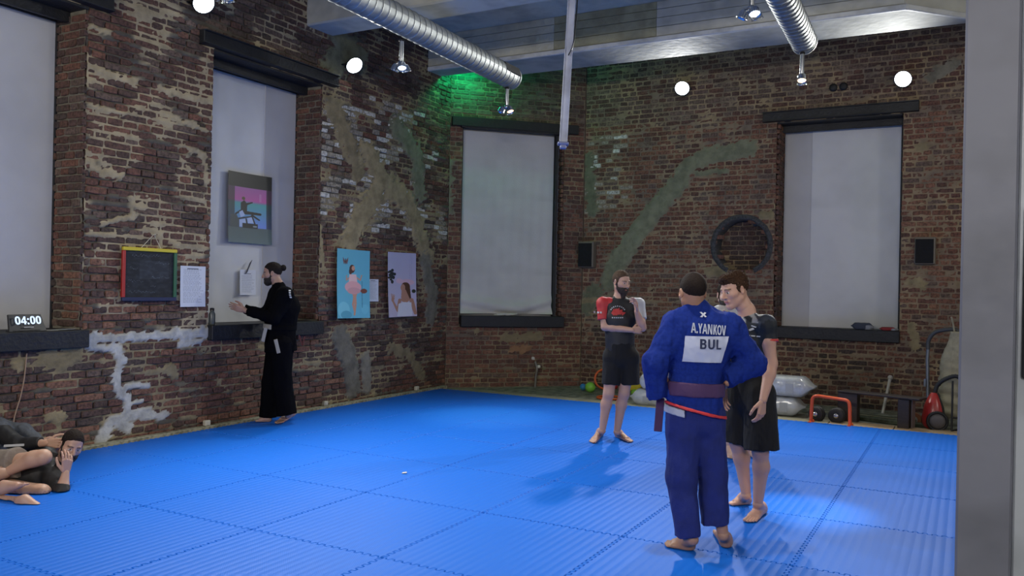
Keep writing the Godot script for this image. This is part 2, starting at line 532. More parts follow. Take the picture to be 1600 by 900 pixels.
func build_walls() -> void:
	setup_bricks()
	rng.seed = 2024
	mat("core", lin(0.12, 0.08, 0.06), 0.95)
	var flat := func(_u, _v): return 0.0
	# --- left wall ---
	var L := structure("wall_left", "weathered dark red brick wall with thick cream mortar and two deep window recesses")
	var lo := Vector3(XL, 0, -2.6)
	var w1 := Rect2(3.2 - 2.6, 1.0, 4.98 - 3.2, 3.18)
	var w2 := Rect2(6.48 - 2.6, 1.0, 8.25 - 6.48, 3.18)
	var st := S()
	pierced(st, lo, Vector3(0, 0, -1), Vector3(1, 0, 0), -5.6, LLEN + 0.3, FLOOR_Y, TOP_Y, [w1, w2], 0.035, 0.6)
	fin(st, "wall_core", mats["core"], L)
	var ltone := func(u: float, v: float, r: float) -> int:
		var n1 := nz.get_noise_2d(u * 0.9, v * 0.9)
		if u > 5.7 and v > 2.35 and v < 4.25:
			var w := nz2.get_noise_2d(u * 1.6, v * 1.6) + 0.35 - 0.22 * absf(u - 6.4)
			if w > 0.06 and r < 0.62: return 8 if r < 0.27 else 9
			if r > 0.8: return 7
		if v > 4.3: return [5, 3, 6, 3, 2, 5][int(r * 6.0)]
		if n1 > 0.18: return [6, 3, 3, 2, 5][int(r * 5.0)]
		if v < 2.2: return [0, 1, 1, 2, 4, 2, 3][int(r * 7.0)]
		return [1, 2, 2, 3, 5, 0, 3][int(r * 7.0)]
	var list := []
	lay_bricks(list, lo, Vector3(0, 0, -1), Vector3(1, 0, 0), LLEN, FLOOR_Y, TOP_Y, [w1, w2], ltone, flat, 0, 0.30)
	# the far jambs of the two recesses, turned to the camera
	lay_bricks(list, Vector3(XL - 0.46, 0, -4.945), Vector3(1, 0, 0), Vector3(0, 0, 1), 0.46, 1.14, 4.17, [], ltone, flat)
	lay_bricks(list, Vector3(XL - 0.44, 0, -8.215), Vector3(1, 0, 0), Vector3(0, 0, 1), 0.44, 1.14, 4.17, [], ltone, flat, 1)
	finish_bricks(list, L)
	var ls := [
		# whitish fresh mortar running down in steps from the sill
		stroke([lw(127, 526), lw(180, 528), lw(250, 524), lw(325, 520)], 0.055, 0.012, WHITEWASH, 0.55),
		stroke([lw(136, 528), lw(140, 542), lw(185, 545)], 0.045, 0.012, WHITEWASH, 0.5),
		stroke([lw(182, 545), lw(190, 563), lw(180, 590), lw(186, 612), lw(198, 622), lw(200, 645)], 0.062, 0.012, WHITEWASH, 0.6),
		stroke([lw(195, 603), lw(230, 602)], 0.035, 0.011, WHITEWASH), stroke([lw(205, 630), lw(222, 626)], 0.03, 0.011, WHITEWASH),
		stroke([lw(180, 655), lw(215, 650), lw(258, 648)], 0.05, 0.012, WHITEWASH, 0.65), stroke([lw(195, 645), lw(234, 640)], 0.035, 0.01, WHITEWASH),
		stroke([lw(172, 662), lw(160, 685)], 0.07, 0.012, WHITEWASH, 0.6), stroke([lw(185, 660), lw(200, 668)], 0.06, 0.012, WHITEWASH, 0.6),
		stroke([lw(275, 512), lw(278, 520)], 0.03, 0.012, WHITEWASH), stroke([lw(282, 538), lw(315, 533)], 0.04, 0.011, WHITEWASH), stroke([lw(316, 512), lw(318, 522)], 0.03, 0.011, WHITEWASH),
		# cream mortar smears
		stroke([lw(140, 105), lw(170, 116), lw(212, 130)], 0.048, 0.007, CREAM, 1.0), stroke([lw(145, 40), lw(172, 52)], 0.028, 0.007, CREAM, 1.0),
		stroke([lw(250, 138), lw(285, 148), lw(328, 158)], 0.044, 0.007, CREAM, 1.0), stroke([lw(270, 185), lw(300, 195), lw(325, 205)], 0.040, 0.007, CREAM, 1.0),
		stroke([lw(215, 20), lw(232, 22)], 0.048, 0.007, CREAM, 1.0), stroke([lw(140, 165), lw(180, 175), lw(212, 178)], 0.028, 0.007, CREAM, 1.0),
		stroke([lw(205, 310), lw(208, 340), lw(180, 345), lw(160, 350)], 0.032, 0.007, CREAM, 1.0), stroke([lw(140, 365), lw(180, 368)], 0.032, 0.007, CREAM, 1.0),
		stroke([lw(230, 360), lw(250, 362), lw(250, 385)], 0.040, 0.007, CREAM, 1.0), stroke([lw(265, 378), lw(320, 388)], 0.024, 0.007, CREAM, 1.0),
		stroke([lw(140, 255), lw(160, 270), lw(190, 275)], 0.048, 0.007, CREAM, 1.0), stroke([lw(290, 230), lw(320, 242), lw(322, 285)], 0.040, 0.007, CREAM, 1.0),
		stroke([lw(70, 560), lw(100, 562), lw(120, 552)], 0.10, 0.008, OCHRE * 0.8, 0.7), stroke([lw(30, 570)], 0.09, 0.008, OCHRE, 0.6), stroke([lw(265, 575), lw(272, 585)], 0.07, 0.008, OCHRE, 0.7),
		stroke([lw(80, 650), lw(95, 652)], 0.07, 0.006, OCHRE, 0.6),
		# big ochre plaster fields past the second window
		stroke([lw(520, 165), lw(545, 225), lw(560, 262)], 0.20, 0.012, OCHRE * 0.9, 0.6),
		stroke([lw(575, 240), lw(600, 285), lw(640, 320), lw(668, 400)], 0.22, 0.014, OCHRE * 1.15, 0.6),
		stroke([lw(590, 300), lw(560, 340), lw(548, 375)], 0.22, 0.014, OCHRE * 1.1, 0.6),
		stroke([lw(620, 200), lw(650, 240), lw(655, 300)], 0.20, 0.012, GREENISH, 0.7),
		stroke([lw(520, 100), lw(560, 90), lw(530, 60)], 0.22, 0.012, GREENISH * 0.85, 0.6),
		stroke([lw(664, 410), lw(676, 460), lw(672, 495)], 0.17, 0.014, GREY, 0.5),
		stroke([lw(531, 525), lw(545, 560), lw(552, 604)], 0.19, 0.016, GREY * 0.9, 0.35), stroke([lw(571, 560), lw(573, 605)], 0.12, 0.018, GREY * 1.2, 0.3),
		stroke([lw(612, 545), lw(640, 555), lw(660, 590)], 0.11, 0.006, OCHRE * 0.8, 0.9), stroke([lw(500, 355), lw(505, 420)], 0.05, 0.006, OCHRE, 0.8),
	]
	var lm := func(u: float, v: float) -> Array:
		var am := 0.50
		if u < 3.95: am = 0.63 if v > 1.9 else 0.52
		elif u > 5.6: am = 0.52
		# where pointing survives it is cream and nearly flush, elsewhere dark and raked out
		var keep := smoothstep(-0.12, 0.14, nz.get_noise_2d(u * 1.3 + 50.0, v * 1.7) + (am - 0.55) * 0.9)
		var c := (GREY * 0.55).lerp(CREAM if v > 1.0 and u < 5.6 else OCHRE, keep)
		return [smear(u, v, am, lerpf(-0.022, -0.005, keep), 3.0), c]
	mortar_bed(L, lo, Vector3(0, 0, -1), Vector3(1, 0, 0), LLEN, FLOOR_Y, TOP_Y, [w1, w2], ls, lm)
	var plain := func(u: float, v: float) -> Array: return [-0.014 + 0.01 * nz2.get_noise_2d(u * 9.0, v * 9.0), GREY]
	mortar_bed(L, Vector3(XL - 0.46, 0, -4.945), Vector3(1, 0, 0), Vector3(0, 0, 1), 0.445, 1.1, 4.19, [], [], plain, 0.04)
	mortar_bed(L, Vector3(XL - 0.44, 0, -8.215), Vector3(1, 0, 0), Vector3(0, 0, 1), 0.425, 1.1, 4.19, [], [], plain, 0.04)
	# --- slanted corner wall ---
	var C := structure("wall_corner", "slanted brick corner wall with one covered window and a rusty pipe stub")
	var w3 := Rect2(0.21, 1.0, 1.74, 3.2)
	st = S()
	pierced(st, CP, CU, CN, -0.02, CLEN + 0.02, FLOOR_Y, TOP_Y, [w3], 0.035, 0.5)
	fin(st, "wall_core", mats["core"], C)
	var ctone := func(u: float, v: float, r: float) -> int:
		if v > 4.3: return [5, 3, 2, 7, 2, 5][int(r * 6.0)]
		if v < 1.0: return [0, 1, 1, 4, 2, 5][int(r * 6.0)]
		return [0, 1, 2, 3, 2, 4][int(r * 6.0)]
	list = []
	lay_bricks(list, CP, CU, CN, CLEN, FLOOR_Y, TOP_Y, [w3], ctone, flat)
	lay_bricks(list, CP + CU * 1.915 - CN * 0.16, CN, -CU, 0.16, 1.14, 4.17, [], ctone, flat)
	finish_bricks(list, C)
	var cs := [stroke([cw(790, 530), cw(840, 525)], 0.10, 0.006, OCHRE * 0.8, 0.8), stroke([cw(800, 545), cw(825, 545)], 0.07, 0.006, Color(0.30, 0.17, 0.09), 0.8), stroke([cw(745, 517)], 0.06, 0.008, OCHRE, 0.6), stroke([cw(700, 250), cw(702, 330)], 0.08, 0.008, GREENISH, 0.8)]
	var cm := func(u: float, v: float) -> Array:
		return [smear(u, v, 0.45, -0.010, 20.0), Color(0.17, 0.135, 0.10).lerp(OCHRE, clampf(0.3 + nz2.get_noise_2d(u, v), 0, 1))]
	mortar_bed(C, CP, CU, CN, CLEN, FLOOR_Y, TOP_Y, [w3], cs, cm)
	# --- back wall ---
	var B := structure("wall_back", "long brick wall with a plaster diagonal, a bricked up round opening and one window")
	var bo := Vector3(BX0, 0, ZB)
	var w4 := Rect2(-2.55 - BX0, 0.98, 2.55 - 0.84, 3.2)
	st = S()
	pierced(st, bo, Vector3(1, 0, 0), Vector3(0, 0, 1), -0.25, 10.2, FLOOR_Y, TOP_Y, [w4], 0.35, 0.7)
	var hole := Vector2(-3.06 - BX0, 2.33)
	var ring_r := 0.40
	fin(st, "wall_core", mats["core"], B)
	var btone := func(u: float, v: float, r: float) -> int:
		if Vector2(u, v).distance_to(hole) < ring_r: return [2, 3, 6, 3, 6][int(r * 5.0)]  # darker tones inside the recess carry its shade as well as soot
		if u < 0.75 and v > 2.9 and v < 4.2 and r < 0.3 * (1.0 - u) + 0.1: return 8 if r < 0.08 else 9
		if v > 4.3: return [5, 2, 3, 2, 7, 5][int(r * 6.0)]
		if v < 1.0: return [0, 1, 2, 3, 2, 4, 6][int(r * 7.0)]
		return [0, 4, 1, 0, 2, 5, 4][int(r * 7.0)]
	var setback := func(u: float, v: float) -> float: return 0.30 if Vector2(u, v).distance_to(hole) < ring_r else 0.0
	list = []
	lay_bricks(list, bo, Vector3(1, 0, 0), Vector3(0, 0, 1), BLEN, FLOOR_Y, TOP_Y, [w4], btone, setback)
	lay_bricks(list, Vector3(-2.515, 0, ZB - 0.42), Vector3(0, 0, 1), Vector3(1, 0, 0), 0.42, 1.1, 4.17, [], ctone, flat)
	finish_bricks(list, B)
	var bs := [
		stroke([bw(1170, 232), bw(1100, 245), bw(1070, 265)], 0.16, 0.014, GREENISH * 1.05, 0.4),
		stroke([bw(1062, 285), bw(1035, 315), bw(1010, 345), bw(985, 380), bw(965, 410), bw(952, 440)], 0.19, 0.018, GREENISH * 1.1, 0.28),
		stroke([bw(1190, 336), bw(1205, 336)], 0.06, 0.012, OCHRE * 0.8, 0.4), stroke([bw(1110, 425), bw(1130, 422)], 0.10, 0.012, OCHRE * 0.85, 0.5),
		stroke([bw(930, 455), bw(915, 480)], 0.16, 0.014, GREENISH * 0.8, 0.6), stroke([bw(910, 470), bw(935, 468)], 0.05, 0.012, OCHRE, 0.5),
		stroke([bw(920, 250), bw(925, 330)], 0.12, 0.008, GREENISH * 0.8, 0.8), stroke([bw(1090, 270), bw(1135, 268)], 0.05, 0.010, GREENISH, 0.8),
		stroke([bw(1425, 440), bw(1440, 445)], 0.08, 0.008, OCHRE, 0.8), stroke([bw(1425, 510), bw(1432, 540)], 0.07, 0.009, OCHRE, 0.7), stroke([bw(1440, 230)], 0.08, 0.008, OCHRE * 0.8, 0.7),
		stroke([bw(1455, 120), bw(1490, 100)], 0.10, 0.006, GREY, 0.8),
	]
	var bm := func(u: float, v: float) -> Array:
		var hh := smear(u, v, 0.44, -0.005, 40.0)
		var d := Vector2(u, v).distance_to(hole)
		if d < ring_r + 0.01: hh = -0.315 + 0.02 * nz2.get_noise_2d(u * 9.0, v * 9.0)
		var c := Color(0.20, 0.155, 0.115).lerp(Color(0.33, 0.25, 0.15), clampf(0.45 + 1.1 * nz2.get_noise_2d(u * 1.3, v * 1.3), 0, 1))
		return [hh, c]
	mortar_bed(B, bo, Vector3(1, 0, 0), Vector3(0, 0, 1), BLEN, FLOOR_Y, TOP_Y, [w4], bs, bm)
	mortar_bed(B, Vector3(-2.515, 0, ZB - 0.42), Vector3(0, 0, 1), Vector3(1, 0, 0), 0.41, 1.05, 4.19, [], [], plain, 0.04)
	# cement ring round the bricked up opening
	st = S()
	st.set_smooth_group(1)
	var seg := 40
	for k in seg:
		if k > 26 and k < 33: continue   # broken away at the foot
		for e in 1:
			var a0 := TAU * k / seg; var a1 := TAU * (k + 1) / seg
			var prof := [Vector2(ring_r - 0.01, -0.33), Vector2(ring_r, 0.008), Vector2(ring_r + 0.025, 0.02), Vector2(ring_r + 0.075, 0.012), Vector2(ring_r + 0.085, -0.02)]
			for i in prof.size() - 1:
				var q := []
				for w in [[a0, i], [a1, i], [a1, i + 1], [a0, i + 1]]:
					var pr: Vector2 = prof[w[1]]
					var rr := pr.x + 0.012 * nz.get_noise_2d(cos(w[0]) * 3.0, sin(w[0]) * 3.0 + 5.0)
					q.append(bo + Vector3(hole.x + cos(w[0]) * rr, hole.y + sin(w[0]) * rr, pr.y))
				quad(st, q[0], q[1], q[2], q[3], Vector3(0, 0, 1) - Vector3(cos(a0), sin(a0), 0) * (2.0 if i == 0 else 0.0))
	tag(fin(st, "cement_ring", mat("cement_dark", lin(0.075, 0.075, 0.08), 0.9, 0.0, "mottle", 3.0, "rough_n", 1.0), B), "dark grey cement ring round the bricked up opening")
	# small putlog hole and anchor plates
	st = S()
	box(st, T(on_z(1197, 181, ZB + 0.012)), Vector3(0.06, 0.09, 0.03))
	fin(st, "wall_anchor", mat("dark_iron", lin(0.03, 0.03, 0.032), 0.6, 0.5), B)
	for p in [[1302, 137], [1318, 135]]:
		st = S()
		lathe(st, [Vector2(0.0, 0.03), Vector2(0.03, 0.03), Vector2(0.055, 0.018), Vector2(0.06, 0.0)], Transform3D(look(Vector3(0, 1, 0), Vector3(0, 0, 1)), on_z(p[0], p[1], ZB + 0.005)) * Transform3D(rot(0, 0, 0), Vector3.ZERO), 14)
		fin(st, "wall_anchor", mats["dark_iron"], B)
	# --- plain walls that close the room behind and beside the camera ---
	var plaster := mat("plaster", lin(0.62, 0.62, 0.60), 0.9, 0.0, "soft", 0.6, "rough_n", 0.25)
	var Rr := structure("wall_right", "plain painted wall that closes the room on the right")
	st = S(); box(st, T(Vector3(4.6, 2.7, -4.6)), Vector3(0.2, 5.5, 17.2), 0.0); fin(st, "plaster", plaster, Rr)
	var Fr := structure("wall_front", "plain painted wall behind the camera")
	st = S(); box(st, T(Vector3(-1.5, 2.7, 3.1)), Vector3(12.4, 5.5, 0.2), 0.0); fin(st, "plaster", plaster, Fr)
	# grey pillar beside the camera
	var pl := structure("wall_pillar", "smooth grey painted pillar at the edge of the mat")
	st = S(); box(st, T(Vector3(0.0635, 2.71, -3.55)), Vector3(0.169, 5.48, 0.5), 0.008)
	fin(st, "plaster", mat("pillar_paint", lin(0.105, 0.112, 0.152), 0.55, 0.0, "soft", 0.5, "rough_n", 0.08), pl)

func board_tex_quad(called: String, parent: Node, xf: Transform3D, w: float, h: float, m: Material, curl := 0.0, thick := 0.002, nx := 8, ny := 8) -> MeshInstance3D:
	# a printed sheet in local xy facing +z; uv (0,0) at its top left; curl lifts the left and right lower corners
	var st := SurfaceTool.new(); st.begin(Mesh.PRIMITIVE_TRIANGLES)
	var pos := func(i: int, j: int) -> Vector3:
		var s := float(i) / nx; var t := float(j) / ny
		return Vector3((s - 0.5) * w, (0.5 - t) * h, curl * (pow(absf(s * 2.0 - 1.0), 2.0) * 0.6 + t * t * 0.7) + thick)
	st.set_smooth_group(1)
	for j in ny:
		for i in nx:
			for c in [[0, 0], [1, 0], [1, 1], [0, 0], [1, 1], [0, 1]]:
				st.set_uv(Vector2(float(i + c[0]) / nx, float(j + c[1]) / ny))
				st.add_vertex(xf * (pos.call(i + c[0], j + c[1]) as Vector3))
	# back and rim, sampling the sheet's edge colour
	st.set_smooth_group(2)
	for j in ny:
		for i in nx:
			for c in [[0, 0], [1, 1], [1, 0], [0, 0], [0, 1], [1, 1]]:
				st.set_uv(Vector2(0.01, 0.01))
				st.add_vertex(xf * ((pos.call(i + c[0], j + c[1]) as Vector3) - Vector3(0, 0, thick)))
	st.generate_normals()
	st.index()
	return put(called, st.commit(), m, parent)
func print_mat(key: String, im: Image, rough := 0.6) -> StandardMaterial3D:
	var m := StandardMaterial3D.new()
	m.resource_name = key
	m.albedo_texture = ImageTexture.create_from_image(im)
	m.roughness = rough
	m.texture_repeat = false
	mats[key] = m
	return m
func window_board(n: int, label: String, o: Vector3, u: Vector3, nn: Vector3, u0: float, u1: float, v0: float, v1: float, rec: float, step_u: float) -> Node3D:
	# covered window: board, dark frame, steel lintel, sill. u along the wall, nn into the room
	var W := structure("window_%d" % n, label)
	var b := Basis(u, Vector3.UP, nn)
	var black := mat("black_steel", lin(0.022, 0.023, 0.026), 0.55, 0.3, "soft", 1.5, "rough_n", 0.4)
	var bm := mat("board_white", lin(0.64, 0.65, 0.67), 0.5, 0.0, "faint", 0.5, "fold_n", 0.05)
	var bm2 := mat("board_grey", lin(0.50, 0.50, 0.52), 0.5, 0.0, "faint", 0.5, "fold_n", 0.05)
	var mid := (u0 + u1) * 0.5
	var st := S()
	if step_u > 0.0:
		# two overlapping boards, the narrow one set a little back
		slab(st, o, u, nn, u0 + 0.02, u0 + step_u if n == 4 else u0 + step_u, v0 + 0.10, v1 - 0.05, rec, rec + 0.02)
		var st2 := S()
		slab(st2, o, u, nn, u0 + step_u - 0.02, u1 - 0.02, v0 + 0.10, v1 - 0.05, rec - 0.012, rec + 0.01)
		if n == 4:
			fin(st, "board_panel", bm2, W); fin(st2, "board_panel", bm, W)
		else:
			fin(st2, "board_panel", bm2, W); fin(st, "board_panel", bm, W)
	else:
		slab(st, o, u, nn, u0 + 0.02, u1 - 0.02, v0 + 0.10, v1 - 0.05, rec, rec + 0.02)
		fin(st, "board_panel", bm, W)
	# dark frame round the boards
	for side in [[u0 - 0.02, u0 + 0.035, v0, v1], [u1 - 0.035, u1 + 0.02, v0, v1], [u0, u1, v1 - 0.09, v1 + 0.03]]:
		st = S(); slab(st, o, u, nn, side[0], side[1], side[2], side[3], rec - 0.03, rec + 0.09)
		fin(st, "frame", black, W)
	# steel lintel: outer channel proud of the bricks, plates under it back to the boards
	st = S()
	box(st, Transform3D(b, o + u * mid + Vector3.UP * (v1 + 0.075) + nn * 0.03), Vector3(u1 - u0 + 0.42, 0.135, 0.1), 0.006)
	box(st, Transform3D(b, o + u * mid + Vector3.UP * (v1 + 0.145) + nn * 0.04), Vector3(u1 - u0 + 0.42, 0.016, 0.13), 0.003)
	box(st, Transform3D(b, o + u * mid + Vector3.UP * (v1 + 0.012) + nn * 0.04), Vector3(u1 - u0 + 0.42, 0.014, 0.12), 0.003)
	fin(st, "lintel", black, W)
	st = S()
	box(st, Transform3D(b, o + u * mid + Vector3.UP * (v1 - 0.01) - nn * (rec * 0.5)), Vector3(u1 - u0, 0.03, rec), 0.003)
	box(st, Transform3D(b, o + u * mid + Vector3.UP * (v1 - 0.07) - nn * (rec * 0.6)), Vector3(u1 - u0, 0.10, 0.05), 0.003)
	fin(st, "lintel_plate", black, W)
	st = S()
	box(st, Transform3D(b, o + u * (mid + (0.0 if n != 3 else 0.02)) + Vector3.UP * (v0 + 0.04) - nn * (rec * 0.5 - 0.03)), Vector3(u1 - u0 + (0.04 if n != 3 else 0.0), 0.165, rec + 0.10), 0.006)
	fin(st, "sill", black, W)
	return W
func build_shell() -> void:
	# floor under the mat and behind it
	var F := structure("floor", "worn greenish grey concrete floor showing behind the blue mats")
	var st := S()
	box(st, T(Vector3(-1.5, FLOOR_Y - 0.1, -5.1)), Vector3(13.4, 0.2, 17.0), 0.0)
	fin(st, "concrete", mat("concrete", lin(0.27, 0.275, 0.21), 0.8, 0.0, "mottle", 0.8, "rough_n", 0.5), F)
	# loose floor boards along the back edge of the mat, bare plywood to the right
	var boards := [[-7.1, -6.2, 0], [-6.2, -5.0, 0], [-5.0, -3.9, 1], [-3.9, -2.6, 1], [-2.6, -1.5, 1], [-1.5, -0.75, 2], [-0.75, 0.35, 2]]
	var pm := [mat("board_pale", lin(0.42, 0.43, 0.34), 0.8, 0.0, "wood", 1.4), mat("board_grey_green", lin(0.36, 0.37, 0.28), 0.8, 0.0, "wood", 1.3), mat("plywood", lin(0.52, 0.42, 0.28), 0.75, 0.0, "wood", 1.1)]
	for i in boards.size():
		var bd: Array = boards[i]
		st = S()
		var wz := 0.26 if bd[2] < 2 else 0.34
		box(st, Transform3D(rot(0, 0.004 * (i % 3 - 1), 0), Vector3((bd[0] + bd[1]) * 0.5, FLOOR_Y + 0.008, -11.12 - wz * 0.5 + 0.08)), Vector3(bd[1] - bd[0] - 0.01, 0.016, wz), 0.003)
		fin(st, "floor_board", pm[bd[2]], F)
	# base strip along the left wall
	var bl := structure("baseboard_left", "thin dusty cream strip along the foot of the left brick wall")
	st = S()
	box(st, T(Vector3(XL + 0.05, -0.005, -6.9)), Vector3(0.085, 0.05, 8.6), 0.006)
	fin(st, "strip", mat("strip_cream", lin(0.34, 0.33, 0.24), 0.85, 0.0, "mottle", 2.0), bl)
	# --- ceiling ---
	var C := structure("ceiling", "pale painted ceiling crossed by heavy boxed beams")
	var paint := mat("ceiling_paint", lin(0.62, 0.61, 0.52), 0.85, 0.0, "soft", 0.5, "rough_n", 0.3)
	st = S()
	box(st, T(Vector3(-1.5, TOP_Y + 0.1, -5.1)), Vector3(13.4, 0.2, 17.0), 0.0)
	fin(st, "slab", paint, C)
	# shallow painted joint lines between ceiling sheets
	for z in [-9.6, -12.2]:
		st = S(); box(st, T(Vector3(-3.0, TOP_Y - 0.006, z)), Vector3(8.0, 0.012, 0.06), 0.003); fin(st, "joint_strip", paint, C)
	var beam := mat("beam_paint", lin(0.53, 0.53, 0.48), 0.8, 0.0, "soft", 0.5, "rough_n", 0.1)
	var beam_bare := mat("beam_bare", lin(0.36, 0.345, 0.23), 0.85, 0.0, "soft", 0.9, "rough_n", 0.3)
	var beam_white := mat("beam_white", lin(0.60, 0.59, 0.49), 0.8, 0.0, "soft", 0.5, "rough_n", 0.4)
	for z in [-8.175, -5.4, -2.7]:
		st = S(); box(st, T(Vector3(-1.5, 5.15, z)), Vector3(12.2, 0.6, 0.49), 0.02); fin(st, "beam", beam, C)
	# the last beam: its front turns away to the right
	st = S()
	var poly := PackedVector2Array([Vector2(-7.5, 10.63), Vector2(-0.68, 10.63), Vector2(0.06, 11.42), Vector2(4.5, 11.42), Vector2(4.5, 11.5), Vector2(-6.2, 11.40), Vector2(-6.5, 10.98), Vector2(-7.5, 10.98)])
	prism(st, poly, 0.53, Transform3D(Basis(Vector3(1, 0, 0), Vector3(0, 0, -1), Vector3(0, 1, 0)), Vector3(0, 4.92, 0)))
	fin(st, "beam", beam, C)
	# planks on its face, in three painted stretches
	var xs := [-7.35, on_z(865, 80, -10.6).x, on_z(1025, 60, -10.6).x, -0.69]
	var fm := [beam_white, beam_bare, beam]
	var hs := [4.985, 5.11, 5.23, 5.345, 5.45]
	for s in 3:
		for k in 4:
			st = S()
			box(st, T(Vector3((xs[s] + xs[s + 1]) * 0.5, (hs[k] + hs[k + 1]) * 0.5, -10.617 + 0.003 * ((k + s) % 2))), Vector3(xs[s + 1] - xs[s] - 0.003, hs[k + 1] - hs[k] - 0.006, 0.025), 0.003)
			fin(st, "plank", fm[s], C)
	# pale strip along its lower edge
	st = S()
	box(st, T(Vector3((-7.35 - 0.66) * 0.5, 4.945, -10.61)), Vector3(7.35 - 0.66, 0.07, 0.055), 0.012)
	var e0 := Vector3(-0.68, 4.945, -10.61); var e1 := Vector3(0.1, 4.945, -11.44)
	box(st, Transform3D(look(e1 - e0), (e0 + e1) * 0.5), Vector3(0.055, 0.07, e0.distance_to(e1)), 0.012)
	fin(st, "edge_strip", mat("strip_white", lin(0.62, 0.63, 0.62), 0.7, 0.0, "soft", 1.0), C)
	# --- windows ---
	window_board(1, "tall window recess covered with white boards, digital timer on its black sill", Vector3(XL, 0, 0), Vector3(0, 0, -1), Vector3(1, 0, 0), 3.2, 4.98, 1.0, 4.18, 0.46, 0.0)
	window_board(2, "tall window recess covered with two white boards, poster pinned on it", Vector3(XL, 0, 0), Vector3(0, 0, -1), Vector3(1, 0, 0), 6.48, 8.25, 1.0, 4.18, 0.44, 1.22)
	var W3 := structure("window_3", "corner window covered with a hanging white cloth, black lintel and sill")
	window_cloth(W3)
	window_board(4, "back wall window covered with two pale boards, clothes left on its sill", Vector3(0, 0, ZB), Vector3(1, 0, 0), Vector3(0, 0, 1), -2.55, -0.84, 0.98, 4.18, 0.42, 0.46)
func window_cloth(W: Node3D) -> void:
	var black: Material = mats["black_steel"]
	var u0 := 0.21; var u1 := 1.95
	var b := Basis(CU, Vector3.UP, CN)
	var st := S()
	slab(st, CP, CU, CN, u0, u1, 1.0, 4.2, 0.17, 0.22)
	fin(st, "board_panel", mat("board_backing", lin(0.30, 0.30, 0.31), 0.8), W)
	for side in [[u0 - 0.02, u0 + 0.02, 1.0, 4.18], [u1 - 0.12, u1 - 0.085, 1.0, 4.18]]:
		st = S(); slab(st, CP, CU, CN, side[0], side[1], side[2], side[3], 0.05, 0.16); fin(st, "frame", black, W)
	st = S()
	box(st, Transform3D(b, CP + CU * 1.1 + Vector3.UP * 4.27 + CN * 0.03), Vector3(2.16, 0.15, 0.1), 0.006)
	box(st, Transform3D(b, CP + CU * 1.1 + Vector3.UP * 4.19 + CN * 0.02), Vector3(1.85, 0.03, 0.1), 0.004)
	fin(st, "lintel", black, W)
	st = S()
	box(st, Transform3D(b, CP + CU * 1.1 + Vector3.UP * 1.05 + CN * 0.0), Vector3(1.76, 0.18, 0.2), 0.006)
	fin(st, "sill", black, W)
	# cloth: flat above, sagging folds at the foot
	st = S(); st.set_smooth_group(1)
	var nx := 60; var ny := 90
	var grid := []
	for j in ny + 1:
		var row := []
		for i in nx + 1:
			var s := float(i) / nx; var t := float(j) / ny
			var v := lerpf(4.16, 1.17, t)
			var z := -0.13 + 0.006 * nz.get_noise_2d(s * 3.0, t * 4.0)
			var fw := smoothstep(0.86, 1.0, t)
			var sag := s * (1.0 - s) * 4.0
			z += fw * (0.045 + 0.042 * sin(t * 70.0 - sag * 2.2 + 0.6 * sin(s * 7.0)) + 0.012 * sin(s * 22.0))
			v += fw * 0.06 * (0.5 - sag) * (1.0 - smoothstep(0.97, 1.0, t))
			z += 0.004 * sin(s * 60.0 + t * 3.0) * smoothstep(0.0, 0.3, t) * 0.5
			row.append(CP + CU * lerpf(u0 + 0.025, u1 - 0.13, s) + Vector3.UP * v + CN * z)
		grid.append(row)
	for j in ny:
		for i in nx:
			quad(st, grid[j][i], grid[j][i + 1], grid[j + 1][i + 1], grid[j + 1][i], CN)
	fin(st, "cloth", mat("cloth_white", lin(0.56, 0.56, 0.55), 0.85, 0.0, "faint", 0.8, "cloth_n", 0.15), W)
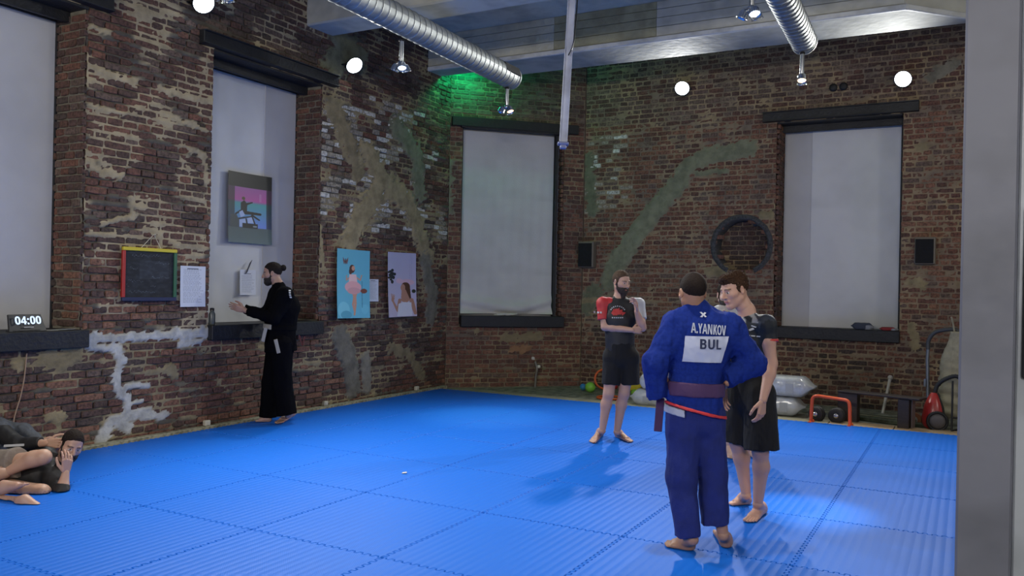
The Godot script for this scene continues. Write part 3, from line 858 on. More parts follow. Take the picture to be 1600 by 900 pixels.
func build_mat() -> void:
	var R := thing("training_mat", Vector3(0, 0, 0), "bright blue interlocking foam mats covering the whole training floor", "mat")
	var blue := mat("mat_blue", lin(0.006, 0.125, 0.60), 0.45, 0.0, "soft", 0.35, "ridge_n", 0.85)
	blue.metallic_specular = 0.25
	blue.uv1_scale = Vector3(1.0 / 0.24, 1.0 / 0.24, 1.0 / 0.24)
	blue.albedo_texture = null
	var tx := 1.056; var tz := 1.168
	# one tile outline with dovetail teeth; every tile shares it
	var teeth_x := 18; var teeth_z := 20
	var gap := 0.0022
	var edge := func(n: int, l: float) -> Array:
		var o := []
		for k in n:
			var a := l * k / n; var w := l / n
			o.append(Vector2(a + w * 0.04, -0.011)); o.append(Vector2(a + w * 0.46, -0.011))
			o.append(Vector2(a + w * 0.54, 0.011)); o.append(Vector2(a + w * 0.96, 0.011))
		return o
	var out := PackedVector2Array()
	for p in edge.call(teeth_x, tx): out.append(Vector2(p.x, p.y))
	for p in edge.call(teeth_z, tz): out.append(Vector2(tx - p.y, p.x))
	var a3: Array = edge.call(teeth_x, tx); a3.reverse()
	for p in a3: out.append(Vector2(p.x, tz + p.y))
	var a4: Array = edge.call(teeth_z, tz); a4.reverse()
	for p in a4: out.append(Vector2(-p.y, p.x))
	var shrunk := Geometry2D.offset_polygon(out, -gap)
	var rim := Geometry2D.offset_polygon(out, -gap - 0.003)
	var st := S()
	var poly: PackedVector2Array = shrunk[0]
	var top: PackedVector2Array = rim[0]
	var ix := Geometry2D.triangulate_polygon(top)
	for i in range(0, ix.size(), 3):
		tri(st, Vector3(top[ix[i]].x, 0, top[ix[i]].y), Vector3(top[ix[i + 1]].x, 0, top[ix[i + 1]].y), Vector3(top[ix[i + 2]].x, 0, top[ix[i + 2]].y), Vector3.UP)
	var c := Vector2(tx, tz) * 0.5
	for k in 2:
		var pg: PackedVector2Array = poly
		var y0 := -0.003 if k == 0 else -0.003
		if k == 0 and top.size() != poly.size():
			y0 = 0.0
		for i in pg.size():
			var a := pg[i]; var b := pg[(i + 1) % pg.size()]
			var n2 := Vector2(b.y - a.y, a.x - b.x)
			if Geometry2D.is_point_in_polygon((a + b) * 0.5 + n2.normalized() * 0.0008, pg): n2 = -n2
			if k == 0:
				if top.size() == poly.size():
					quad(st, Vector3(top[i].x, 0, top[i].y), Vector3(top[(i + 1) % top.size()].x, 0, top[(i + 1) % top.size()].y), Vector3(b.x, -0.003, b.y), Vector3(a.x, -0.003, a.y), Vector3(n2.x, 0.01, n2.y))
			else:
				quad(st, Vector3(a.x, y0, a.y), Vector3(b.x, y0, b.y), Vector3(b.x, -0.028, b.y), Vector3(a.x, -0.028, a.y), Vector3(n2.x, 0, n2.y))
	st.generate_normals(); st.index()
	var shape := st.commit()
	rng.seed = 5
	for i in 7:
		for j in (9 if i < 6 else 6):
			var o := put("mat_tile", shape, blue, R, T(Vector3(-7.215 + i * tx, rng.randf_range(-0.0012, 0.0), -10.955 + j * tz)))
			o.rotation.x = rng.randf_range(-0.0007, 0.0007)

# ---------- lamps ----------
func glow(key: String, c: Color, e: float) -> StandardMaterial3D:
	if mats.has(key): return mats[key]
	var m := StandardMaterial3D.new()
	m.resource_name = key
	m.albedo_color = c
	m.emission_enabled = true
	m.emission = c
	m.emission_energy_multiplier = e
	mats[key] = m
	return m
func spot(parent: Node, at: Vector3, aim: Vector3, c: Color, energy: float, angle: float, size: float, soft := 0.6) -> void:
	var l := SpotLight3D.new()
	l.name = "lamp_light"
	parent.add_child(l, true)
	l.global_position = at
	l.look_at(aim, Vector3.UP if absf((aim - at).normalized().y) < 0.98 else Vector3.RIGHT)
	l.light_color = c
	l.light_energy = energy
	l.spot_angle = angle
	l.spot_angle_attenuation = soft
	l.spot_range = 25.0
	l.spot_attenuation = 2.0
	l.light_size = size
	l.shadow_enabled = true
func flood(at: Vector3, n: Vector3, aim: Vector3, energy: float, label: String) -> void:
	var t := thing("floodlight", at, label, "floodlight", "floodlights on the brick walls")
	var dir := (aim - (at + n * 0.14)).normalized()
	var b := look(dir)
	var hc := n * 0.14
	var black := mat("lamp_black", lin(0.02, 0.02, 0.022), 0.45, 0.4)
	var st := S()
	box(st, Transform3D(look(n), n * 0.012), Vector3(0.10, 0.05, 0.024), 0.004)
	for s in [-1.0, 1.0]:
		var e: Vector3 = hc + b.x * s * 0.125
		tube(st, [n * 0.02 + b.x * s * 0.045, n * 0.06 + b.x * s * 0.12, e], 0.008, 6)
	fin(st, "bracket", black, t)
	st = S()
	lathe(st, [Vector2(0.0, -0.055), Vector2(0.05, -0.055), Vector2(0.075, -0.04), Vector2(0.118, -0.005), Vector2(0.122, 0.012), Vector2(0.113, 0.012), Vector2(0.108, 0.002)], Transform3D(Basis(b.x, b.z, -b.y), hc), 24)
	for k in 5: box(st, Transform3D(b, hc + b.x * (k - 2) * 0.028 - b.z * 0.055), Vector3(0.006, 0.09, 0.04), 0.0)
	fin(st, "housing", black, t)
	st = S()
	lathe(st, [Vector2(0.112, 0.0), Vector2(0.085, 0.008), Vector2(0.0, 0.012)], Transform3D(Basis(b.x, b.z, -b.y), hc), 24)
	fin(st, "lens_light", glow("flood_glow", Color(0.93, 0.97, 1.0), 14.0), t)
	spot(t, at + hc + dir * 0.03, at + hc + dir, Color(0.98, 0.985, 0.97), energy, 52.0, 0.1, 0.8)
func duct_lamp(at: Vector3, aim: Vector3, energy: float, warm: bool, label: String, heads: int, turn: float, angle := 38.0) -> void:
	# chrome stem under the duct with a ring of small reflector heads; at = where the stem meets the duct
	var t := thing("track_lamp", at, label, "ceiling lamp", "chrome lamps under the ducts")
	var chrome := mat("chrome", lin(0.62, 0.64, 0.67), 0.22, 1.0)
	var st := S()
	lathe(st, [Vector2(0.0, 0.0), Vector2(0.03, 0.0), Vector2(0.03, -0.02), Vector2(0.0, -0.02)], Transform3D(), 14)
	fin(st, "collar", mats["lamp_black"] if mats.has("lamp_black") else mat("lamp_black", lin(0.02, 0.02, 0.022), 0.45, 0.4), t)
	st = S()
	lathe(st, [Vector2(0.024, -0.02), Vector2(0.024, -0.24), Vector2(0.02, -0.26), Vector2(0.0, -0.26)], Transform3D(), 16)
	fin(st, "stem", chrome, t)
	st = S()
	lathe(st, [Vector2(0.0, -0.235), Vector2(0.03, -0.24), Vector2(0.05, -0.265), Vector2(0.03, -0.29), Vector2(0.0, -0.295)], Transform3D(), 16)
	fin(st, "hub", chrome, t)
	for k in heads:
		var a := turn + TAU * k / heads
		var o := Vector3(cos(a), 0, sin(a))
		var ax := (o * 0.45 + Vector3.DOWN).normalized()
		var c := o * 0.062 + Vector3(0, -0.30, 0)
		var bb := look(ax)
		st = S()
		lathe(st, [Vector2(0.0, -0.035), Vector2(0.028, -0.035), Vector2(0.042, -0.012), Vector2(0.05, 0.04), Vector2(0.054, 0.046), Vector2(0.049, 0.046), Vector2(0.042, 0.022)], Transform3D(Basis(bb.x, bb.z, -bb.y), c), 18)
		tube(st, [Vector3(0, -0.265, 0), c - ax * 0.02], 0.008, 6)
		var h := fin(st, "lamp_head", chrome, t)
		st = S()
		lathe(st, [Vector2(0.046, 0.03), Vector2(0.03, 0.037), Vector2(0.0, 0.04)], Transform3D(Basis(bb.x, bb.z, -bb.y), c), 18)
		var lit := k == 0
		fin(st, "bulb_light", glow("warm_glow", Color(1.0, 0.80, 0.62), 5.0) if lit and warm else (glow("cool_glow", Color(0.85, 0.92, 1.0), 3.0) if lit else mat("lamp_glass", lin(0.15, 0.2, 0.45), 0.1)), h)
	var a0 := turn
	var c0 := at + Vector3(cos(a0) * 0.1, -0.36, sin(a0) * 0.1)
	spot(t, c0, aim, Color(1.0, 0.84, 0.68) if warm else Color(1.0, 0.97, 0.92), energy, angle, 0.04, 1.0)
func duct(x: float, y: float, z0: float, z1: float, r: float, label: String, grilles: Array) -> void:
	# spiral seam duct along z from z0 (near) to z1 (far)
	var t := thing("air_duct", Vector3(x, y, z1), label, "duct")
	var zinc := mat("zinc", lin(0.44, 0.46, 0.46), 0.60, 1.0, "soft", 1.2)
	var st := S()
	var prof := []
	var l := z0 - z1
	var z := 0.0
	prof.append(Vector2(r - 0.012, 0.0)); prof.append(Vector2(r + 0.006, 0.0)); prof.append(Vector2(r + 0.006, 0.025)); prof.append(Vector2(r, 0.03))
	z = 0.09
	while z < l:
		prof.append(Vector2(r, z - 0.016)); prof.append(Vector2(r, z - 0.006)); prof.append(Vector2(r + 0.0045, z - 0.003)); prof.append(Vector2(r + 0.0045, z + 0.003)); prof.append(Vector2(r, z + 0.006)); prof.append(Vector2(r, z + 0.016))
		z += 0.115
	prof.append(Vector2(r, l))
	# turned about the z axis: local y of the lathe runs along +z; seams lean a little as in a spiral
	lathe(st, prof, Transform3D(Basis(Vector3(1, 0, 0), Vector3(0.035, 0, 1), Vector3(0, -1, 0)), Vector3.ZERO), 32)
	fin(st, "spiral_tube", zinc, t)
	st = S()
	lathe(st, [Vector2(0.0, 0.012), Vector2(r - 0.005, 0.012)], Transform3D(Basis(Vector3(1, 0, 0), Vector3(0, 0, 1), Vector3(0, -1, 0)), Vector3.ZERO), 24)
	fin(st, "end_cap", zinc, t)
	for g in grilles:
		# dark grille let into the side: g = [z along, length, angle round the tube]
		var n := Vector3(cos(g[2]), sin(g[2]), 0)
		var up := Vector3(-sin(g[2]), cos(g[2]), 0)
		var b := Basis(Vector3(0, 0, 1), up, n)
		if b.determinant() < 0: b = Basis(Vector3(0, 0, -1), up, n)
		st = S()
		box(st, Transform3D(b, Vector3(0, 0, g[0]) + n * (r + 0.004)), Vector3(g[1], 0.12, 0.02), 0.004)
		var gr := fin(st, "vent_grille", mat("grille_dark", lin(0.02, 0.021, 0.024), 0.85), t)
		st = S()
		for k in 4: box(st, Transform3D(b * rot(0.5, 0, 0), Vector3(0, 0, g[0]) + n * (r + 0.016) + up * (k - 1.5) * 0.027), Vector3(g[1] - 0.02, 0.018, 0.003), 0.0)
		fin(st, "louvre", mats["grille_dark"], gr)
	for zz in [l * 0.35, l * 0.8]:
		st = S()
		tube(st, [Vector3(0, r, zz), Vector3(0, TOP_Y - y, zz)], 0.005, 5)
		fin(st, "hanger_rod", mats["grille_dark"] if mats.has("grille_dark") else zinc, t)
func panel(at: Vector3, n: Vector3, energy: float, label: String) -> void:  # soft fill light added out of view, built as an LED panel
	var t := thing("added_wall_light", at, label, "light panel", "added LED fill panels on the plain walls")
	var b := look(n)
	var st := S()
	box(st, Transform3D(b, n * 0.025), Vector3(1.6, 0.7, 0.05), 0.006)
	fin(st, "housing", mats["lamp_black"], t)
	st = S()
	box(st, Transform3D(b, n * 0.052), Vector3(1.54, 0.64, 0.006), 0.002)
	fin(st, "added_panel_light", glow("added_panel_glow", Color(1.0, 0.97, 0.92), 2.0), t)
	var l := AreaLight3D.new()
	l.name = "lamp_light"
	t.add_child(l)
	l.transform = Transform3D(look(-n), n * 0.07)
	l.area_size = Vector2(1.5, 0.6)
	l.light_color = Color(1.0, 0.975, 0.94)
	l.light_energy = energy
	l.area_range = 25.0
	l.area_attenuation = 2.0
	l.shadow_enabled = true
func build_lamps() -> void:
	mat("lamp_black", lin(0.02, 0.02, 0.022), 0.45, 0.4)
	flood(on_x(304, 8, XL), Vector3(1, 0, 0), Vector3(-2.5, 0.5, -4.5), E_FLOOD, "white floodlight on the brick wall above the left end of the second window")
	flood(on_x(541, 104, XL), Vector3(1, 0, 0), Vector3(-2.5, 0.5, -7.0), E_FLOOD * 0.8, "white floodlight on the brick wall just past the steel window lintel")
	flood(on_z(1070, 141, ZB), Vector3(0, 0, 1), Vector3(-3.0, 0.5, -6.0), E_FLOOD, "white floodlight on the back wall above the plaster diagonal")
	flood(on_z(1412, 127, ZB), Vector3(0, 0, 1), Vector3(-2.0, 0.5, -5.0), E_FLOOD, "white floodlight on the back wall above the right window lintel")
	# LED panels added on the unseen plain walls to brighten the bricks
	panel(Vector3(-3.2, 3.6, 2.98), Vector3(0, 0, -1), E_ADDED_PANEL * 2.0, "added white LED fill panel on the plain front wall towards the brick side")
	panel(Vector3(1.6, 3.6, 2.98), Vector3(0, 0, -1), E_ADDED_PANEL * 1.7, "added white LED fill panel on the plain front wall towards the door")
	panel(Vector3(4.48, 3.6, -6.5), Vector3(-1, 0, 0), E_ADDED_PANEL * 0.55, "added white LED fill panel on the plain right wall")
	duct(-5.52, 4.47, -1.0, -9.975, 0.15, "galvanised spiral air duct hanging in front of the left wall and green light", [[0.24, 0.40, 0.35], [2.95, 0.42, 0.35]])
	duct(-1.68, 4.47, -1.0, -9.907, 0.14, "galvanised spiral air duct ending above the right window", [[2.7, 0.4, 0.35]])
	duct_lamp(Vector3(-5.52, 4.315, -7.45), Vector3(-5.0, 0, -6.6), E_SPOT, false, "chrome lamp on stem under the middle of the left duct", 3, 0.8)
	duct_lamp(Vector3(-5.52, 4.315, -9.85), Vector3(-5.2, 0, -8.96), E_SPOT * 3.0, true, "chrome lamp with warm bulb under the end of the left duct", 3, 0.35, 15.0)
	duct_lamp(Vector3(-1.68, 4.325, -9.8), Vector3(-1.5, 0, -9.3), E_SPOT, true, "chrome lamp with warm bulb under the end of the right duct", 2, 1.4)
	duct_lamp(Vector3(-1.68, 4.325, -7.3), Vector3(-1.05, 0, -6.45), E_SPOT * 6.0, false, "chrome lamp on stem under the right duct, out over the mat", 3, 1.0, 9.0)
	duct_lamp(Vector3(-5.52, 4.315, -4.95), Vector3(-4.6, 0, -4.6), E_SPOT * 1.6, false, "chrome lamp on stem under the near stretch of the left duct", 3, 0.2)
	duct_lamp(Vector3(-1.68, 4.325, -4.7), Vector3(-2.2, 0, -4.6), E_SPOT * 1.6, false, "chrome lamp on stem under the near stretch of the right duct", 3, 2.2)
	# green LED bar hidden behind the last beam, washing the corner bricks
	var gp := Vector3(-7.0, 5.12, -11.14)
	var t := thing("led_bar", gp, "green LED bar in the brick corner behind the last beam", "lamp")
	var st := S()
	box(st, Transform3D(look(CN), CN * 0.0), Vector3(0.22, 0.03, 0.04), 0.004)
	fin(st, "housing", mats["lamp_black"], t)
	st = S()
	box(st, Transform3D(look(CN), Vector3(0, -0.02, 0)), Vector3(0.2, 0.012, 0.03), 0.003)
	fin(st, "led_light", glow("green_glow", Color(0.0, 1.0, 0.6), 3.0), t)
	var l := OmniLight3D.new()
	l.name = "lamp_light"
	t.add_child(l)
	l.position = Vector3(0, -0.05, 0)
	l.light_color = Color(0.0, 1.0, 0.62)
	l.light_energy = E_GREEN
	l.omni_range = 20.0
	l.omni_attenuation = 2.0
	l.light_size = 0.05
	l.shadow_enabled = true

# ---------- pictures drawn on paper ----------
func disc(im: Image, cx: float, cy: float, rx: float, ry: float, c: Color) -> void:
	var w := im.get_width(); var h := im.get_height()
	for y in range(maxi(0, int((cy - ry) * h)), mini(h, int((cy + ry) * h) + 1)):
		for x in range(maxi(0, int((cx - rx) * w)), mini(w, int((cx + rx) * w) + 1)):
			var d := Vector2((float(x) / w - cx) / rx, (float(y) / h - cy) / ry)
			if d.length() <= 1.0: im.set_pixel(x, y, c)
func shape(im: Image, pts: Array, c: Color) -> void:
	var w := im.get_width(); var h := im.get_height()
	var pg := PackedVector2Array(pts)
	var lo := Vector2(1, 1); var hi := Vector2.ZERO
	for p in pg: lo = lo.min(p); hi = hi.max(p)
	for y in range(maxi(0, int(lo.y * h)), mini(h, int(hi.y * h) + 1)):
		for x in range(maxi(0, int(lo.x * w)), mini(w, int(hi.x * w) + 1)):
			if Geometry2D.is_point_in_polygon(Vector2((x + 0.5) / w, (y + 0.5) / h), pg): im.set_pixel(x, y, c)
func limb(im: Image, a: Vector2, b: Vector2, r0: float, r1: float, c: Color) -> void:
	for k in 25:
		var t := k / 24.0
		var p := a.lerp(b, t)
		var r := lerpf(r0, r1, t)
		disc(im, p.x, p.y, r, r * im.get_width() / im.get_height(), c)
func text_lines(im: Image, x0: float, x1: float, y0: float, y1: float, step: float, c: Color, seed_: int) -> void:
	# rows of fine grey specks: print too small to read
	var r := RandomNumberGenerator.new(); r.seed = seed_
	var y := y0
	var w := im.get_width(); var h := im.get_height()
	while y < y1:
		var x := x0
		var stop := x1 - r.randf() * 0.25 * (x1 - x0)
		while x < stop:
			var l := r.randf_range(0.02, 0.09)
			im.fill_rect(Rect2i(int(x * w), int(y * h), maxi(1, int(l * w)), maxi(1, int(step * 0.4 * h))), c)
			x += l + 0.018
		y += step
func paint_fighter() -> Image:
	var im := Image.create(160, 300, false, Image.FORMAT_RGB8)
	im.fill(Color(0.06, 0.07, 0.08))
	for y in 300:
		var t := y / 300.0
		for x in 160:
			var s := x / 160.0
			var c := Color(0.05, 0.055, 0.065)
			if t > 0.77: c = Color(0.30, 0.37, 0.38).lerp(Color(0.36, 0.44, 0.45), (t - 0.77) * 4.0)
			elif t > 0.2:
				var inner := s > 0.15 and s < 0.88
				var g := (t - 0.2) / 0.57
				var a := Color(0.62, 0.36, 0.60).lerp(Color(0.78, 0.33, 0.62), clampf(g * 2.2, 0, 1))
				if g > 0.40: a = Color(0.30, 0.62, 0.62).lerp(Color(0.42, 0.55, 0.86), clampf((g - 0.40) * 1.8, 0, 1))
				elif g > 0.33: a = a.lerp(Color(0.30, 0.62, 0.62), (g - 0.33) / 0.07)
				c = a if inner else a.lerp(Color(0.05, 0.06, 0.07), 0.62)
			im.set_pixel(x, y, c)
	var k := Color(0.06, 0.07, 0.08)
	disc(im, 0.36, 0.36, 0.04, 0.024, Color(0.35, 0.30, 0.16))
	shape(im, [Vector2(0.30, 0.43), Vector2(0.38, 0.385), Vector2(0.45, 0.44), Vector2(0.44, 0.55), Vector2(0.36, 0.58), Vector2(0.30, 0.52)], k)
	limb(im, Vector2(0.42, 0.44), Vector2(0.56, 0.405), 0.03, 0.015, k)
	limb(im, Vector2(0.40, 0.56), Vector2(0.74, 0.565), 0.045, 0.03, k)
	limb(im, Vector2(0.56, 0.59), Vector2(0.72, 0.65), 0.025, 0.018, k)
	limb(im, Vector2(0.32, 0.53), Vector2(0.18, 0.59), 0.025, 0.02, k)
	var wt := Color(0.66, 0.74, 0.88)
	shape(im, [Vector2(0.26, 0.56), Vector2(0.34, 0.53), Vector2(0.40, 0.60), Vector2(0.30, 0.64)], wt)
	shape(im, [Vector2(0.27, 0.67), Vector2(0.42, 0.645), Vector2(0.42, 0.71), Vector2(0.34, 0.71), Vector2(0.34, 0.765), Vector2(0.27, 0.765)], wt)
	shape(im, [Vector2(0.45, 0.64), Vector2(0.57, 0.60), Vector2(0.62, 0.70), Vector2(0.46, 0.71)], wt)
	limb(im, Vector2(0.24, 0.655), Vector2(0.56, 0.605), 0.02, 0.016, k)
	limb(im, Vector2(0.42, 0.65), Vector2(0.44, 0.72), 0.016, 0.016, k)
	limb(im, Vector2(0.56, 0.61), Vector2(0.62, 0.71), 0.016, 0.016, k)
	shape(im, [Vector2(0.06, 0.60), Vector2(0.2, 0.6), Vector2(0.26, 0.67), Vector2(0.26, 0.78), Vector2(0.04, 0.78)], Color(0.24, 0.29, 0.30))
	shape(im, [Vector2(0.34, 0.715), Vector2(0.69, 0.715), Vector2(0.69, 0.78), Vector2(0.34, 0.78)], Color(0.09, 0.10, 0.11))
	im.fill_rect(Rect2i(93, 222, 14, 7), Color(0.5, 0.56, 0.6))
	for y in range(82, 116): for x in [117, 118, 122]:
		if (y * 7 + x) % 5 > 1: im.set_pixel(x, y, Color(0.8, 0.75, 0.82))
	return im
func paint_dancer() -> Image:
	var im := Image.create(150, 330, false, Image.FORMAT_RGB8)
	for y in 330:
		for x in 150: im.set_pixel(x, y, Color(0.38, 0.70, 0.80).lerp(Color(0.42, 0.74, 0.84), y / 330.0))
	var skin := Color(0.80, 0.60, 0.52)
	var br := Color(0.32, 0.20, 0.18)
	for s in [-1, 1]:
		shape(im, [Vector2(0.29, 0.18), Vector2(0.29 + s * 0.09, 0.115), Vector2(0.29 + s * 0.08, 0.17), Vector2(0.29 + s * 0.05, 0.225)], Color(0.45, 0.33, 0.36))
	limb(im, Vector2(0.29, 0.14), Vector2(0.29, 0.215), 0.012, 0.01, br)
	disc(im, 0.22, 0.88, 0.2, 0.12, Color(0.50, 0.80, 0.88)); disc(im, 0.86, 0.87, 0.10, 0.07, Color(0.45, 0.77, 0.86))
	disc(im, 0.3, 0.95, 0.18, 0.06, Color(0.36, 0.66, 0.76))
	limb(im, Vector2(0.79, 0.46), Vector2(0.79, 0.84), 0.012, 0.012, Color(0.22, 0.45, 0.55))
	limb(im, Vector2(0.56, 0.64), Vector2(0.60, 0.78), 0.055, 0.035, skin); limb(im, Vector2(0.60, 0.78), Vector2(0.56, 0.95), 0.035, 0.025, skin)
	limb(im, Vector2(0.60, 0.64), Vector2(0.52, 0.80), 0.05, 0.03, skin); limb(im, Vector2(0.52, 0.80), Vector2(0.56, 0.90), 0.03, 0.02, skin)
	limb(im, Vector2(0.44, 0.40), Vector2(0.32, 0.45), 0.025, 0.02, skin); limb(im, Vector2(0.32, 0.45), Vector2(0.33, 0.38), 0.02, 0.016, skin)
	limb(im, Vector2(0.62, 0.40), Vector2(0.74, 0.44), 0.025, 0.02, skin); limb(im, Vector2(0.74, 0.44), Vector2(0.78, 0.37), 0.02, 0.016, skin)
	disc(im, 0.50, 0.28, 0.085, 0.06, br); disc(im, 0.45, 0.32, 0.05, 0.04, br)
	disc(im, 0.535, 0.27, 0.05, 0.036, skin)
	var pink := Color(0.90, 0.68, 0.70)
	shape(im, [Vector2(0.42, 0.36), Vector2(0.63, 0.36), Vector2(0.66, 0.48), Vector2(0.40, 0.48)], Color(0.92, 0.78, 0.78))
	disc(im, 0.52, 0.545, 0.25, 0.085, pink); disc(im, 0.55, 0.60, 0.2, 0.05, pink * 0.93)
	disc(im, 0.84, 0.60, 0.09, 0.035, Color(0.50, 0.28, 0.24))
	return im
func paint_bride() -> Image:
	var im := Image.create(140, 330, false, Image.FORMAT_RGB8)
	for y in 330:
		for x in 140: im.set_pixel(x, y, Color(0.72, 0.72, 0.84).lerp(Color(0.80, 0.76, 0.84), y / 330.0))
	var skin := Color(0.74, 0.55, 0.47)
	for k in 14:
		var a := k * 2.4
		disc(im, 0.14 + 0.12 * cos(a) * (k / 14.0 + 0.2), 0.36 + 0.10 * sin(a) * (k / 14.0 + 0.2), 0.055, 0.016 + 0.006 * (k % 3), Color(0.12, 0.16, 0.18))
	limb(im, Vector2(0.82, 0.02), Vector2(0.80, 0.42), 0.006, 0.006, Color(0.5, 0.5, 0.66)); limb(im, Vector2(0.87, 0.02), Vector2(0.86, 0.40), 0.006, 0.006, Color(0.5, 0.5, 0.66))
	disc(im, 0.72, 0.46, 0.22, 0.05, Color(0.86, 0.72, 0.78)); disc(im, 0.45, 0.44, 0.12, 0.04, Color(0.86, 0.74, 0.80))
	limb(im, Vector2(0.66, 0.52), Vector2(0.74, 0.70), 0.14, 0.09, Color(0.36, 0.24, 0.18))
	disc(im, 0.57, 0.545, 0.08, 0.055, skin)
	limb(im, Vector2(0.60, 0.60), Vector2(0.64, 0.72), 0.08, 0.14, skin)
	limb(im, Vector2(0.45, 0.74), Vector2(0.36, 0.90), 0.06, 0.05, skin); limb(im, Vector2(0.36, 0.90), Vector2(0.20, 0.76), 0.05, 0.035, skin)
	disc(im, 0.18, 0.73, 0.055, 0.035, skin)
	for k in 4: limb(im, Vector2(0.15 + 0.03 * k, 0.72), Vector2(0.13 + 0.04 * k, 0.64 + 0.005 * k), 0.014, 0.011, skin)
	limb(im, Vector2(0.84, 0.74), Vector2(0.95, 0.95), 0.07, 0.05, skin)
	shape(im, [Vector2(0.40, 0.80), Vector2(0.55, 0.77), Vector2(0.84, 0.78), Vector2(0.86, 0.99), Vector2(0.34, 0.99)], Color(0.88, 0.88, 0.92))
	disc(im, 0.92, 0.60, 0.06, 0.03, Color(0.20, 0.24, 0.20))
	return im
func paint_notice(seed_: int, pen: bool) -> Image:
	var im := Image.create(100, 150, false, Image.FORMAT_RGB8)
	im.fill(Color(0.80, 0.82, 0.87))
	text_lines(im, 0.12, 0.9, 0.22 if pen else 0.08, 0.92, 0.035, Color(0.58, 0.60, 0.66), seed_)
	im.fill_rect(Rect2i(28, 22 if pen else 8, 44, 4), Color(0.42, 0.44, 0.5))
	return im
func paint_chalk() -> Image:
	var im := Image.create(240, 200, false, Image.FORMAT_RGB8)
	var r := RandomNumberGenerator.new(); r.seed = 8
	var n := FastNoiseLite.new(); n.seed = 4; n.frequency = 0.02
	for y in 200:
		for x in 240:
			var v := 0.13 + 0.07 * clampf(n.get_noise_2d(x, y * 2.0) + 0.2, 0, 1)
			if x > 70 and x < 215 and y > 40 and y < 120: v += 0.05
			im.set_pixel(x, y, Color(v, v * 1.08, v * 1.2))
	# worn, unreadable chalk strokes
	for row in [[0.14, 0.72, 0.10], [0.6, 0.9, 0.25], [0.1, 0.26, 0.38], [0.55, 0.9, 0.56], [0.08, 0.36, 0.64], [0.04, 0.10, 0.74], [0.52, 0.62, 0.74], [0.1, 0.6, 0.88]]:
		var x: float = row[0]
		while x < row[1]:
			var l := r.randf_range(0.01, 0.03)
			var y: float = row[2] + r.randf_range(-0.02, 0.02)
			limb(im, Vector2(x, y), Vector2(x + l, y + r.randf_range(-0.03, 0.03)), 0.004, 0.004, Color(0.42, 0.45, 0.5).lerp(Color(0.25, 0.27, 0.3), r.randf()))
			x += l + 0.012
	return im
func on_wall_rect(a: Vector3, b: Vector3) -> Array:   # centre, width along the wall, height
	return [(a + b) * 0.5, Vector2(a.x - b.x, a.z - b.z).length(), absf(a.y - b.y)]
func wall_sheet(called: String, label: String, cat: String, a: Vector3, b: Vector3, n: Vector3, m: Material, curl: float, group := "", tilt := 0.0, lift := 0.012) -> Node3D:
	var r := on_wall_rect(a, b)
	var t := thing(called, (r[0] as Vector3) + n * lift, label, cat, group)
	var bs := look(n) * Basis(Vector3.BACK, tilt)
	board_tex_quad("sheet", t, Transform3D(bs, Vector3.ZERO), r[1], r[2], m, curl)
	return t
